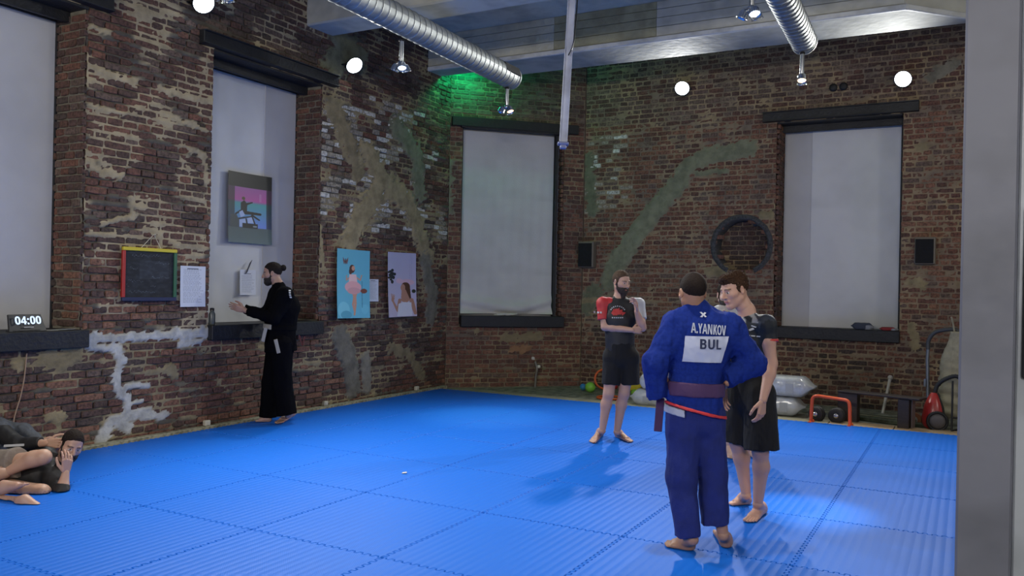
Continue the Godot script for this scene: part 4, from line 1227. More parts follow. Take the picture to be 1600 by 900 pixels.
func build_wall_things() -> void:
	var X := Vector3(1, 0, 0)
	# posters and notices
	var xb := XL - 0.44 + 0.02
	var t := wall_sheet("poster", "dark poster of a leaping silhouette on pink and teal, on white window board", "poster", on_x(354, 266, xb), on_x(420, 383, xb), X, print_mat("print_fighter", paint_fighter(), 0.45), 0.03, "posters")
	wall_sheet("poster", "tall light blue poster of a dancer in a pink dress", "poster", on_x(522, 388, XL), on_x(571, 496, XL), X, print_mat("print_dancer", paint_dancer(), 0.5), 0.05, "posters", -0.01, 0.02)
	wall_sheet("poster", "tall lavender poster of a woman in a white dress beside dark leaves", "poster", on_x(602, 393, XL), on_x(644, 494, XL), X, print_mat("print_bride", paint_bride(), 0.5), 0.05, "posters", 0.01, 0.02)
	wall_sheet("notice", "white printed notice on brick between chalkboard and window", "paper", on_x(280, 415, XL), on_x(318, 479, XL), X, print_mat("print_a", paint_notice(1, false), 0.7), 0.012)
	t = wall_sheet("notice", "white printed notice with black pen emblem on window board", "paper", on_x(373, 421, xb), on_x(397, 461, xb), X, print_mat("print_b", paint_notice(2, true), 0.7), 0.012)
	var st := S()
	prism(st, PackedVector2Array([Vector2(-0.05, -0.09), Vector2(-0.02, -0.07), Vector2(0.06, 0.09), Vector2(0.02, 0.05)]), 0.004, Transform3D(look(X), Vector3(0.014, 0.19, 0)))
	fin(st, "pen_emblem", mat("ink", lin(0.03, 0.03, 0.05), 0.6), t)
	wall_sheet("notice", "small white notice hanging between the two tall posters", "paper", on_x(573, 436, XL), on_x(589, 471, XL), X, print_mat("print_c", paint_notice(3, false), 0.7), 0.01)
	# chalkboard
	var a := on_x(190, 388, XL); var b := on_x(269, 467, XL)
	var r := on_wall_rect(a, b)
	t = thing("chalkboard", (r[0] as Vector3) + X * 0.03, "small chalkboard in a frame of four colours hung on string", "chalkboard")
	var w: float = r[1]; var h: float = r[2]
	var bx := look(X)
	board_tex_quad("slate", t, Transform3D(bx, Vector3.ZERO), w - 0.03, h - 0.03, print_mat("slate_chalk", paint_chalk(), 0.85), 0.0)
	for f in [["yellow", lin(0.62, 0.50, 0.03), Vector3(0, h / 2, 0.006), Vector3(w + 0.03, 0.035, 0.03)], ["red", lin(0.40, 0.02, 0.02), Vector3(-w / 2, 0, 0.004), Vector3(0.035, h - 0.035, 0.028)],
			["green", lin(0.02, 0.12, 0.06), Vector3(w / 2, 0, 0.004), Vector3(0.035, h - 0.035, 0.028)], ["navy", lin(0.012, 0.02, 0.07), Vector3(0, -h / 2, 0.006), Vector3(w + 0.03, 0.04, 0.03)]]:
		st = S(); box(st, Transform3D(bx, bx * (f[2] as Vector3)), f[3], 0.004)
		tag(fin(st, "frame_bar", mat("frame_" + f[0], f[1], 0.45), t), "%s painted frame bar" % f[0])
	st = S()
	var nail := bx * Vector3(0.04, h / 2 + 0.16, 0.0)
	tube(st, [bx * Vector3(-0.12, h / 2, 0), nail, bx * Vector3(0.14, h / 2, 0)], 0.004, 5)
	tube(st, [nail + X * -0.03, nail + X * 0.02], 0.006, 6)
	fin(st, "string", mat("string_white", lin(0.6, 0.55, 0.42), 0.9), t)
	# timer on the first sill
	var tp := on_x(40, 517, XL - 0.02); tp.y = 1.122
	t = thing("timer", tp, "black digital timer showing 04:00 on the first window sill", "timer", "", PI / 2 + 0.05)
	st = S()
	var tilt := rot(-0.25, 0, 0)
	prism(st, PackedVector2Array([Vector2(-0.16, -0.005), Vector2(0.185, -0.005), Vector2(0.15, 0.15), Vector2(-0.15, 0.15)]), 0.02, Transform3D(tilt, Vector3(0, 0.004, 0)))
	box(st, T(Vector3(0, 0.008, -0.03)), Vector3(0.26, 0.014, 0.10), 0.003)
	fin(st, "case", mat("plastic_black", lin(0.012, 0.012, 0.014), 0.35), t)
	lettering(t, "digits_display", "04:00", 0.072, Transform3D(tilt, Vector3(0.005, 0.095, 0.005)) * T(Vector3(0, 0, 0.021)), glow("digit_glow", Color(0.85, 0.92, 1.0), 0.75), true)
	st = S(); box(st, Transform3D(tilt, Vector3(0.0, 0.05, 0.02)) * T(Vector3(0.01, -0.012, 0.008)), Vector3(0.09, 0.008, 0.002), 0.0)
	fin(st, "status_bar", mat("status_grey", lin(0.4, 0.4, 0.42), 0.6), t)
	# papers lying beside it
	for k in 3:
		var pp := on_x(78 + k * 13, 512, XL - 0.06); pp.y = 1.1235 + 0.002 * k
		t = thing("paper_sheet", pp, ["pale paper lying on the first sill beside the timer", "greenish paper lying on the first sill", "bluish paper at the end of the first sill"][k], "paper", "", 0.3 * k)
		st = S(); box(st, Transform3D(rot(0, 0, 0.02), Vector3(0, 0.001, 0)), Vector3(0.13, 0.002, 0.09), 0.0)
		fin(st, "sheet", mat("paper_%d" % k, [lin(0.4, 0.4, 0.36), lin(0.3, 0.35, 0.3), lin(0.3, 0.32, 0.4)][k], 0.7), t)
	# bottle on the second sill
	var bp := on_x(331, 506, XL - 0.0); bp.y = 1.1225
	t = thing("water_bottle", bp, "dark grey drinking bottle standing on the second window sill", "bottle")
	st = S(); lathe(st, [Vector2(0, 0), Vector2(0.033, 0), Vector2(0.036, 0.01), Vector2(0.036, 0.12), Vector2(0.022, 0.15), Vector2(0.02, 0.155)], Transform3D(), 16)
	fin(st, "body", mat("bottle_grey", lin(0.08, 0.09, 0.085), 0.3), t)
	st = S(); lathe(st, [Vector2(0.023, 0.155), Vector2(0.024, 0.185), Vector2(0.01, 0.19), Vector2(0, 0.19)], Transform3D(), 14)
	fin(st, "cap", mats["plastic_black"], t)
	# cable down the left wall
	var cp := on_x(42, 552, XL + 0.012)
	t = thing("cable", cp, "pale thin cable hanging down the brick under the first sill", "cable")
	st = S(); tube(st, smooth_path([Vector3.ZERO, on_x(38, 590, XL + 0.014) - cp, on_x(32, 620, XL + 0.015) - cp, on_x(22, 655, XL + 0.014) - cp, on_x(20, 690, XL + 0.02) - cp]), 0.006, 6)
	fin(st, "wire", mat("wire_pale", lin(0.35, 0.24, 0.17), 0.7), t)
	# sockets along the base strip
	for q in [[323, 663, "cream socket block at the wall foot under the chalkboard's right end"], [508, 632, "white socket block at the wall foot under the two tall posters"], [651, 606, "white socket block at the wall foot near the corner"]]:
		var sp := on_x(q[0], q[1], XL + 0.05); sp.y = 0.02
		t = thing("socket_block", sp, q[2], "socket", "socket blocks along the wall foot")
		st = S(); box(st, T(Vector3(0, 0.03, 0)), Vector3(0.05, 0.06, 0.075), 0.008); box(st, T(Vector3(0.026, 0.03, 0)), Vector3(0.006, 0.035, 0.045), 0.002)
		fin(st, "block", mat("socket_cream", lin(0.55, 0.52, 0.42), 0.5), t)
	# loudspeakers on the back wall
	for q in [[907, 378, 930, 418, "black wall loudspeaker beside the brick corner"], [1430, 371, 1462, 413, "black wall loudspeaker right of the right window"]]:
		var pa := on_z(q[0], q[1], ZB + 0.06); var pb := on_z(q[2], q[3], ZB + 0.06)
		t = thing("loudspeaker", (pa + pb) * 0.5 + Vector3(0, 0, 0.03), q[4], "speaker", "wall loudspeakers")
		var sw := absf(pb.x - pa.x); var sh := absf(pa.y - pb.y)
		st = S(); box(st, T(Vector3.ZERO), Vector3(sw, sh, 0.14), 0.012); fin(st, "cabinet", mat("speaker_grey", lin(0.16, 0.14, 0.11), 0.6), t)
		st = S(); box(st, T(Vector3(-0.008, -0.008, 0.072)), Vector3(sw - 0.035, sh - 0.04, 0.016), 0.006); fin(st, "grille", mat("speaker_cloth", lin(0.008, 0.008, 0.01), 0.95, 0.0, "", 1.0, "weave_n", 0.4), t)
		st = S(); box(st, T(Vector3(0, 0, -0.08)), Vector3(0.06, 0.1, 0.04), 0.004); fin(st, "wall_mount", mats["lamp_black"], t)
	# pipe stub on the corner wall
	var pf := on_c(834, 602) + CN * 0.07; pf.y = FLOOR_Y
	t = thing("pipe_stub", pf, "bent iron pipe stub with white knobs rising by the corner wall", "pipe")
	st = S(); tube(st, smooth_path([Vector3.ZERO, Vector3(0.01, 0.16, 0), Vector3(0.03, 0.3, 0), Vector3(0.0, 0.42, 0) - CN * 0.02]), 0.022, 10)
	fin(st, "pipe", mat("pipe_grey", lin(0.20, 0.19, 0.17), 0.5, 0.6), t)
	for k in [Vector3(-0.04, 0.47, 0), Vector3(0.07, 0.34, 0)]:
		st = S(); lathe(st, [Vector2(0, -0.03), Vector2(0.025, -0.02), Vector2(0.032, 0.0), Vector2(0.022, 0.025), Vector2(0, 0.03)], T(k - CN * 0.02), 12)
		tube(st, [k - CN * 0.02, k * Vector3(0.3, 0.95, 0.3) - CN * 0.01], 0.008, 6)
		fin(st, "knob", mat("knob_white", lin(0.6, 0.58, 0.52), 0.5), t)
	# hanging strut
	var top := dep(897, -30, 9.25); top.y = TOP_Y
	var bot := dep(880, 222, 9.0)
	t = thing("hanging_strut", bot, "pale metal strut hanging slightly askew from the ceiling with a loose cable", "strut")
	var d := (top - bot)
	var bs := look(d, Vector3(0, 0, 1))
	st = S()
	var fb := Basis(Vector3.UP, YAW)
	var bb := Basis(d.normalized().cross(fb.z).normalized(), d.normalized(), Vector3.ZERO)
	bb.z = bb.x.cross(bb.y)
	box(st, Transform3D(bb, d * 0.5), Vector3(0.085, d.length(), 0.012), 0.002)
	for s in [-1.0, 1.0]: box(st, Transform3D(bb, d * 0.5 + bb * Vector3(s * 0.039, 0, 0.018)), Vector3(0.008, d.length(), 0.036), 0.002)
	fin(st, "channel", mat("strut_metal", lin(0.60, 0.63, 0.74), 0.45, 0.0, "soft", 1.0), t)
	st = S(); box(st, Transform3D(bb, Vector3(0, -0.02, 0)), Vector3(0.12, 0.03, 0.09), 0.008); box(st, Transform3D(bb, Vector3(0, -0.05, 0.0)), Vector3(0.07, 0.05, 0.06), 0.008)
	fin(st, "end_bracket", mat("bracket_blue", lin(0.22, 0.25, 0.42), 0.4, 0.3), t)
	st = S(); tube(st, smooth_path([d + bb * Vector3(0.03, 0, 0.04), d * 0.75 + bb * Vector3(0.06, 0, 0.05), d * 0.5 + bb * Vector3(0.05, 0, 0.05), d * 0.42 + bb * Vector3(0.0, 0, 0.05)]), 0.007, 6)
	fin(st, "cable", mats["plastic_black"], t)
	# sprinkler
	var sp2 := dep(690, 15, 8.9); sp2.y = TOP_Y
	t = thing("sprinkler_head", sp2, "small dark sprinkler head hanging from the ceiling near the left duct", "sprinkler")
	st = S(); tube(st, [Vector3.ZERO, Vector3(0, -0.2, 0)], 0.008, 6); lathe(st, [Vector2(0, -0.17), Vector2(0.03, -0.18), Vector2(0.07, -0.2), Vector2(0.03, -0.22), Vector2(0, -0.24)], Transform3D(), 12)
	tube(st, [Vector3(-0.09, -0.205, 0), Vector3(0.03, -0.2, 0)], 0.01, 6)
	fin(st, "head", mats["lamp_black"], t)
	# white door leaf just past the pillar
	var D := structure("door_1", "pale door leaf seen edge on beside the grey pillar")
	st = S(); box(st, T(Vector3(0.605, 1.35, -3.45)), Vector3(0.90, 2.76, 0.05), 0.006)
	fin(st, "leaf", mat("door_white", lin(0.42, 0.46, 0.55), 0.4, 0.0, "soft", 0.6), D)
	st = S(); box(st, T(Vector3(0.188, 1.62, -3.414)), Vector3(0.03, 0.6, 0.02), 0.008); fin(st, "push_plate", mat("plate_grey", lin(0.08, 0.085, 0.1), 0.3, 0.6), D)
func lettering(parent: Node, called: String, text: String, size: float, xf: Transform3D, m: Material, bold: bool) -> MeshInstance3D:
	var tm := TextMesh.new()
	var f := SystemFont.new()
	f.font_names = PackedStringArray(["Droid Sans"])
	if bold: f.font_weight = 700
	tm.font = f
	tm.text = text
	tm.font_size = 64
	tm.pixel_size = size / 64.0 * 1.38
	tm.depth = 0.002
	return put(called, tm, m, parent, xf)

# ---------- things standing along the back of the room ----------
func bag(st: SurfaceTool, xf: Transform3D, l: float, w: float, h: float, seed_: int) -> void:
	# wrapped package: soft block along local x, both ends pinched into a flat seam
	var n := 20; var m := 22
	var rows := []
	for i in m + 1:
		var s := float(i) / m
		var e := minf(s, 1.0 - s)
		var k := smoothstep(0.0, 0.2, e)
		var ky := lerpf(0.10, 1.0, k); var kz := lerpf(0.62, 1.0, smoothstep(0.0, 0.14, e))
		var row := []
		for j in n:
			var a := TAU * j / n
			var c := cos(a); var d := sin(a)
			var p := pow(absf(c), 0.45) * signf(c); var q := pow(absf(d), 0.45) * signf(d)
			var wr := 1.0 + 0.05 * nz.get_noise_3d(s * 6.0 + seed_, p * 3.0, q * 3.0) + 0.03 * nz2.get_noise_3d(s * 20.0, p * 8.0 + seed_, q * 8.0) * (1.4 - k)
			row.append(xf * Vector3((s - 0.5) * l, h * 0.5 + q * ky * h * 0.5 * (wr if q > -0.5 else 1.0), p * kz * w * 0.5 * wr))
		rows.append(row)
	st.set_smooth_group(1)
	var c0 := xf * Vector3(0, h * 0.5, 0)
	for i in m:
		for j in n:
			var j2 := (j + 1) % n
			quad(st, rows[i][j], rows[i][j2], rows[i + 1][j2], rows[i + 1][j], rows[i][j] - c0 * 1.0 - xf.basis.x * (float(i) / m - 0.5) * l * 0.8)
	for e in [0, m]:
		for j in range(1, n - 1): tri(st, rows[e][0], rows[e][j], rows[e][j + 1], xf.basis.x * (-1.0 if e == 0 else 1.0))
func ball(st: SurfaceTool, c: Vector3, r: float, n := 20) -> void:
	var prof := []
	for i in 13: prof.append(Vector2(maxf(0.0, sin(PI * i / 12.0)) * r, -cos(PI * i / 12.0) * r))
	prof[0].x = 0.0; prof[12].x = 0.0
	lathe(st, prof, T(c), n)
func ring_pts(c: Vector3, r: float, b: Basis, n := 28) -> Array:
	var o := []
	for i in n + 1: o.append(c + b * Vector3(cos(TAU * i / n) * r, sin(TAU * i / n) * r, 0))
	return o
func build_floor_things() -> void:
	var st: SurfaceTool
	var t: Node3D
	var FY := FLOOR_Y
	var film := mat("plastic_film", lin(0.50, 0.53, 0.54), 0.25, 0.0, "soft", 2.0, "fold_n", 0.35)
	film.clearcoat_enabled = true; film.clearcoat = 0.5; film.clearcoat_roughness = 0.15
	# wrapped packages right of the men
	var p := Vector3(-2.28, FY, -11.62)
	for k in 2:
		t = thing("wrapped_package", p + Vector3(0.02 + 0.10 * k, 0.262 * k, 0.02 * k), ["plastic wrapped pale package on the floor under another, by the orange bar", "plastic wrapped pale package lying on top of another, by the orange bar"][k], "package", "wrapped packages", 0.06 - 0.1 * k)
		st = S(); bag(st, Transform3D(), 0.82 + 0.04 * k, 0.42, 0.26 + 0.01 * k, 3 + k * 7); fin(st, "wrapping", film, t)
		st = S(); box(st, Transform3D(rot(0, 0, 0), Vector3(0.14, 0.12, 0.212)), Vector3(0.10, 0.13, 0.006), 0.002); fin(st, "paper_label", mat("label_grey", lin(0.36, 0.38, 0.40), 0.7), t)
	# packages between the bearded man and the blue gi
	for k in 2:
		t = thing("wrapped_package", Vector3(-3.92 + 0.06 * k, FY + 0.235 * k, -11.42), ["low plastic wrapped package on the floor behind the blue gi", "plastic wrapped package lying on the low one behind the blue gi"][k], "package", "wrapped packages", 0.1)
		st = S(); bag(st, Transform3D(), 0.60 - 0.1 * k, 0.36, 0.23, 21 + k * 5); fin(st, "wrapping", film, t)
		st = S(); box(st, T(Vector3(-0.05, 0.1, 0.182)), Vector3(0.09, 0.08, 0.006), 0.002); fin(st, "paper_label", mats["label_grey"], t)
	# toys behind the bearded man
	for q in [[922, 606, 0.082, lin(0.22, 0.55, 0.06), "lime green toy ball lying by the corner"], [911, 603, 0.055, lin(0.03, 0.22, 0.50), "blue toy ball beside the lime green one"], [991, 612, 0.055, lin(0.25, 0.52, 0.05), "small lime toy ball beside a wrapped package"]]:
		var c := on_y(q[0], q[1] + 7, FY)
		t = thing("toy_ball", Vector3(c.x, FY, c.z), q[4], "ball", "toy balls")
		st = S(); ball(st, Vector3(0, q[2], 0), q[2]); fin(st, "shell", mat("toy_" + str(q[0]), q[3], 0.35), t)
		st = S(); tube(st, ring_pts(Vector3(0, q[2], 0), q[2] * 1.0, look(Vector3(0.3, 0.8, 0.5))), 0.003, 5, false); fin(st, "seam", mat("toy_seam", lin(0.12, 0.3, 0.05), 0.5), t)
	var orange := mat("toy_orange", lin(0.75, 0.14, 0.03), 0.4)
	var c2 := on_y(944, 609, FY)
	t = thing("toy_ring", Vector3(c2.x, FY, c2.z), "orange toy hoop leaning upright behind the person with folded arms", "toy")
	st = S(); tube(st, ring_pts(Vector3(0, 0.175, 0), 0.155, rot(-0.15, 0.5, 0)), 0.018, 8, false); fin(st, "hoop", orange, t)
	c2 = on_y(953, 623, FY)
	t = thing("toy_ring", Vector3(c2.x, FY, c2.z), "orange toy hoop lying flat on the floor behind the person with folded arms", "toy")
	st = S(); tube(st, ring_pts(Vector3(0, 0.018, 0), 0.19, rot(PI / 2, 0, 0)), 0.016, 8, false); fin(st, "hoop", orange, t)
	c2 = on_y(950, 610, FY)
	t = thing("toy_block", Vector3(c2.x - 0.02, FY, c2.z - 0.3), "red toy block standing behind the orange hoop", "toy")
	st = S(); box(st, T(Vector3(0, 0.13, 0)), Vector3(0.14, 0.26, 0.12), 0.02); box(st, T(Vector3(0, 0.27, 0)), Vector3(0.08, 0.03, 0.08), 0.008); fin(st, "body", mat("toy_red", lin(0.5, 0.03, 0.03), 0.4), t)
	c2 = on_y(984, 612, FY)
	t = thing("toy_cushion", Vector3(c2.x, FY, c2.z - 0.15), "yellow toy cushion beside the low wrapped package", "toy")
	st = S(); bag(st, Transform3D(), 0.34, 0.2, 0.17, 60); fin(st, "cover", mat("toy_yellow", lin(0.60, 0.50, 0.03), 0.6), t)
	# orange bar frame
	var oa := on_y(1267, 662, FY); var ob := on_y(1328, 668, FY)
	var om := (oa + ob) * 0.5
	t = thing("floor_bar", om, "orange steel floor bar on two bent legs", "exercise bar")
	var hw := oa.distance_to(ob) * 0.5
	var dx := (ob - oa).normalized(); var dz := dx.cross(Vector3.UP)
	st = S()
	var path := [dx * -hw + Vector3(0, 0.02, 0)]
	path.append_array(bez(dx * -hw * 0.97 + Vector3(0, 0.24, 0), dx * -hw * 0.96 + Vector3(0, 0.345, 0), dx * -hw * 0.90 + Vector3(0, 0.35, 0), dx * -hw * 0.62 + Vector3(0, 0.355, 0), 7))
	path.append_array(bez(dx * hw * 0.62 + Vector3(0, 0.335, 0), dx * hw * 0.90 + Vector3(0, 0.33, 0), dx * hw * 0.96 + Vector3(0, 0.32, 0), dx * hw * 0.98 + Vector3(0, 0.22, 0), 7))
	path.append(dx * hw + Vector3(0, 0.02, 0))
	tube(st, path, 0.021, 10)
	var orr := mat("bar_orange", lin(0.72, 0.10, 0.025), 0.35)
	fin(st, "bar", orr, t)
	for s in [-1.0, 1.0]:
		st = S(); tube(st, [dx * hw * s + dz * -0.12 + Vector3(0, 0.021, 0), dx * hw * s + dz * 0.12 + Vector3(0, 0.021, 0)], 0.021, 10); fin(st, "foot", orr, t)
	# a pair of black rollers with chrome hubs
	for k in 2:
		var rc := om + dx * (-0.20 + 0.24 * k) + dz * (-0.10 - 0.02 * k)
		var face := (EYE - rc); face.y = 0; face = face.normalized().rotated(Vector3.UP, -0.5 + 0.2 * k)
		t = thing("hand_roller", Vector3(rc.x, FY, rc.z - 0.12), ["black double wheel roller beside the orange bar's leg", "black double wheel roller in front of the bench leg"][k], "roller", "black wheel rollers")
		for s in [-1.0, 1.0]:
			st = S(); lathe(st, [Vector2(0.035, -0.02), Vector2(0.085, -0.022), Vector2(0.098, -0.01), Vector2(0.098, 0.01), Vector2(0.085, 0.022), Vector2(0.035, 0.02)], Transform3D(Basis(look(face).x, face, -look(face).y), Vector3(0, 0.099, 0) + face * s * 0.03), 22)
			var wh := fin(st, "wheel", mat("rubber", lin(0.012, 0.012, 0.013), 0.55), t)
			st = S(); lathe(st, [Vector2(0.0, 0.03 * s), Vector2(0.025, 0.028 * s), Vector2(0.036, 0.016 * s), Vector2(0.036, -0.01 * s)], Transform3D(Basis(look(face).x, face, -look(face).y), Vector3(0, 0.099, 0) + face * s * 0.03), 16); fin(st, "hub", mats["chrome"], wh)
		st = S(); tube(st, [Vector3(0, 0.099, 0) - face * 0.16, Vector3(0, 0.099, 0) + face * 0.055], 0.014, 8); fin(st, "grip", mats["rubber"], t)
	# dark bench
	var b0 := on_y(1318, 660, FY); var b1 := on_y(1408, 672, FY)
	var bd := (b1 - b0).normalized(); var bn := Vector3(-bd.z, 0, bd.x)
	if bn.z < 0: bn = -bn
	var bm := (b0 + b1) * 0.5 - bn * 0.14
	var brown := mat("bench_brown", lin(0.032, 0.022, 0.02), 0.5, 0.0, "wood", 1.5)
	t = thing("low_bench", bm, "dark brown low bench of boards on two panel legs", "bench")
	var bl := b0.distance_to(b1)
	var bb := Basis(bd, Vector3.UP, bn)
	st = S(); box(st, Transform3D(bb, bd * 0.05 + Vector3(0, 0.385, 0)), Vector3(bl + 0.30, 0.024, 0.24), 0.004); fin(st, "top_board", brown, t)
	for s in [[-bl * 0.5, 0.24], [bl * 0.5 - 0.02, 0.13]]:
		st = S(); box(st, Transform3D(bb * rot(0, 0.25, 0), bd * s[0] + Vector3(0, 0.186, 0)), Vector3(s[1], 0.37, 0.2), 0.006); fin(st, "leg_panel", brown, t)
	st = S(); box(st, Transform3D(bb, bd * (bl * 0.5 + 0.08) + Vector3(0, 0.185, -0.06)), Vector3(0.02, 0.37, 0.1), 0.004); fin(st, "side_board", mat("board_pinkish", lin(0.16, 0.12, 0.11), 0.6), t)
	# low green pad under the bench
	var gp := bm + Vector3(0.08, 0, 0.0)
	t = thing("floor_pad", Vector3(gp.x, FY, gp.z - 0.32), "flat dark green pad on the floor behind the bench", "pad", "", bd.signed_angle_to(Vector3.RIGHT, Vector3.DOWN))
	st = S(); box(st, T(Vector3(0, 0.03, 0)), Vector3(1.15, 0.06, 0.3), 0.012); fin(st, "foam", mat("pad_green", lin(0.07, 0.085, 0.05), 0.8, 0.0, "mottle", 2.0), t)
	st = S(); box(st, T(Vector3(0, 0.062, 0)), Vector3(1.0, 0.004, 0.02), 0.001); fin(st, "seam", mats["board_grey_green"], t)
	# white pipe against the wall
	var pf := on_z(1379, 648, ZB + 0.35); var pt := on_z(1391, 590, ZB + 0.2)
	t = thing("white_pipe", Vector3(pf.x, FY, pf.z), "thin white pipe with a rounded cap leaning behind the bench", "pipe")
	st = S(); tube(st, [Vector3.ZERO, pt - t.position], 0.02, 10); fin(st, "pipe", mat("pipe_white", lin(0.50, 0.48, 0.43), 0.5), t)
	st = S(); ball(st, pt - t.position, 0.034, 12); fin(st, "cap", mats["pipe_white"], t)
	# vacuum cleaner
	var vp := on_y(1458, 673, FY)
	t = thing("vacuum_cleaner", Vector3(vp.x, FY, vp.z - 0.14), "red and dark grey canister vacuum cleaner standing on end", "vacuum cleaner", "", 0.1)
	var red := mat("vacuum_red", lin(0.42, 0.022, 0.018), 0.25); red.clearcoat_enabled = true; red.clearcoat = 0.6
	var dk := mat("vacuum_grey", lin(0.03, 0.032, 0.037), 0.4)
	var secs := [[0.0, 0.10, 0.10], [0.03, 0.128, 0.125], [0.14, 0.135, 0.13], [0.26, 0.115, 0.11], [0.36, 0.08, 0.08], [0.42, 0.05, 0.05], [0.44, 0.03, 0.03]]
	for half in 2:
		st = S(); st.set_smooth_group(1)
		var n := 24
		for i in secs.size() - 1:
			for k in n:
				var a0 := TAU * k / n; var a1 := TAU * (k + 1) / n
				var side := cos((a0 + a1) * 0.5 - 2.35) > -0.05
				if side != (half == 0): continue
				var q := []
				for w in [[i, a0], [i, a1], [i + 1, a1], [i + 1, a0]]:
					var s: Array = secs[w[0]]
					var g := 1.0 if half == 0 else 0.975
					q.append(Vector3(cos(w[1]) * s[1] * g, s[0] + 0.01, sin(w[1]) * s[2] * g))
				quad(st, q[0], q[1], q[2], q[3], Vector3(cos(a0), 0.1, sin(a0)))
		fin(st, "shell", red if half == 0 else dk, t)
	st = S(); lathe(st, [Vector2(0, 0.0), Vector2(0.06, 0.0), Vector2(0.09, -0.01), Vector2(0.1, -0.05)], Transform3D(Basis(Vector3(1, 0, 0), Vector3(0.1, 0, 1).normalized(), Vector3(0, -1, 0)), Vector3(0.03, 0.115, 0.155)), 24)
	fin(st, "filter_disc", mat("vacuum_disc", lin(0.12, 0.11, 0.11), 0.5, 0.3), t)
	st = S(); tube(st, ring_pts(Vector3(0.03, 0.115, 0.135), 0.108, rot(0, 0.1, 0)), 0.018, 8, false); fin(st, "wheel", mats["rubber"], t)
	var hr := func(px: float, py: float, dd: float) -> Vector3: return t.transform.affine_inverse() * on_z(px, py, vp.z - dd)
	var h0: Vector3 = Vector3(0, 0.43, 0)
	st = S()
	var hp := smooth_path([h0, h0 + Vector3(0.02, 0.08, 0), hr.call(1466, 600, 0.14), hr.call(1478, 592, 0.12), hr.call(1495, 588, 0.1), hr.call(1508, 600, 0.1)], 8)
	var hrr := []
	for i in hp.size(): hrr.append(0.024 + 0.003 * (i % 2))
	tube(st, hp, hrr, 10); fin(st, "hose", mats["rubber"], t)
	# its wand stands beside it
	var wp := on_y(1449, 668, FY)
	wp.z -= 0.25; wp.y = FY
	t = thing("vacuum_wand", wp, "tall grey vacuum wand with a curved black handle leaning by the vacuum", "vacuum wand")
	var wz := wp.z
	st = S(); tube(st, [Vector3(0, 0.02, 0), on_z(1449, 560, wz - 0.05) - wp, on_z(1450, 545, wz - 0.05) - wp], 0.022, 10); fin(st, "tube", mat("wand_grey", lin(0.18, 0.20, 0.23), 0.35, 0.5), t)
	st = S(); tube(st, smooth_path([on_z(1450, 546, wz - 0.05) - wp, on_z(1451, 532, wz - 0.05) - wp, on_z(1460, 520, wz - 0.03) - wp, on_z(1475, 515.5, wz) - wp, on_z(1492, 515, wz) - wp, on_z(1505, 520, wz) - wp], 6), 0.026, 10); fin(st, "handle", mat("handle_dark", lin(0.05, 0.052, 0.056), 0.45), t)
	st = S(); box(st, T(on_z(1448, 598, wz - 0.03) - wp + Vector3(-0.02, 0, 0.02)), Vector3(0.03, 0.1, 0.03), 0.006); fin(st, "clip", mats["wand_grey"], t)
	st = S(); box(st, T(Vector3(0, 0.02, 0.02)), Vector3(0.24, 0.04, 0.09), 0.012); fin(st, "nozzle", mats["handle_dark"], t)
	# tape roll
	var rp := on_y(1433, 666, FY)
	t = thing("tape_roll", Vector3(rp.x - 0.03, FY, rp.z + 0.02), "brown roll of tape standing beside the vacuum", "tape")
	st = S(); lathe(st, [Vector2(0.045, -0.025), Vector2(0.085, -0.025), Vector2(0.085, 0.025), Vector2(0.045, 0.025), Vector2(0.045, -0.025)], Transform3D(Basis(Vector3(1, 0, 0.3).normalized(), Vector3(-0.3, 0, 1).normalized(), Vector3(0, -1, 0)), Vector3(0, 0.085, 0)), 24, false)
	fin(st, "roll", mat("tape_brown", lin(0.36, 0.14, 0.06), 0.5), t)
	st = S(); box(st, T(Vector3(0.05, 0.05, 0.03)), Vector3(0.05, 0.09, 0.012), 0.004); fin(st, "loose_end", mats["knob_white"], t)
	# canvas sack on a black stand
	var cp := on_z(1486, 660, -11.75); cp.y = FY
	t = thing("canvas_sack", cp, "wrinkled beige canvas sack hanging beside the pillar", "sack")
	st = S(); st.set_smooth_group(1)
	var rows := []
	var m := 40
	for i in m + 1:
		var s := float(i) / m
		var y := lerpf(0.12, 1.20, s)
		var hwid := lerpf(0.24, 0.13, smoothstep(0.6, 1.0, s)) * (1.0 - 0.25 * smoothstep(0.12, 0.0, s))
		var row := []
		for k in 25:
			var a := TAU * k / 24.0
			var wr := 0.018 * sin(s * 46.0 + 1.5 * sin(a * 2.0)) * smoothstep(0.75, 0.3, s) + 0.012 * nz.get_noise_2d(s * 12.0, a * 2.0)
			row.append(Vector3(0.10 + cos(a) * (hwid + wr), y, sin(a) * (hwid * 0.45 + wr)))
		rows.append(row)
	for i in m:
		for k in 24: quad(st, rows[i][k], rows[i][k + 1], rows[i + 1][k + 1], rows[i + 1][k], Vector3(cos(TAU * k / 24.0), 0, sin(TAU * k / 24.0)))
	for k in 22:
		tri(st, rows[m][0], rows[m][k + 1], rows[m][k + 2], Vector3.UP)
		tri(st, rows[0][0], rows[0][k + 1], rows[0][k + 2], Vector3.DOWN)
	fin(st, "canvas", mat("canvas", lin(0.33, 0.30, 0.21), 0.9, 0.0, "soft", 3.0, "weave_n", 0.3), t)
	st = S(); tube(st, smooth_path([Vector3(0.02, 1.18, 0), Vector3(0.0, 1.30, 0.02), Vector3(-0.02, 1.38, 0.05)]), 0.012, 7); fin(st, "strap", mats["canvas"], t)
	var sp := on_y(1487, 676, FY)
	t = thing("wire_stand", Vector3(sp.x, FY, sp.z), "thin black wire stand beside the canvas sack", "stand")
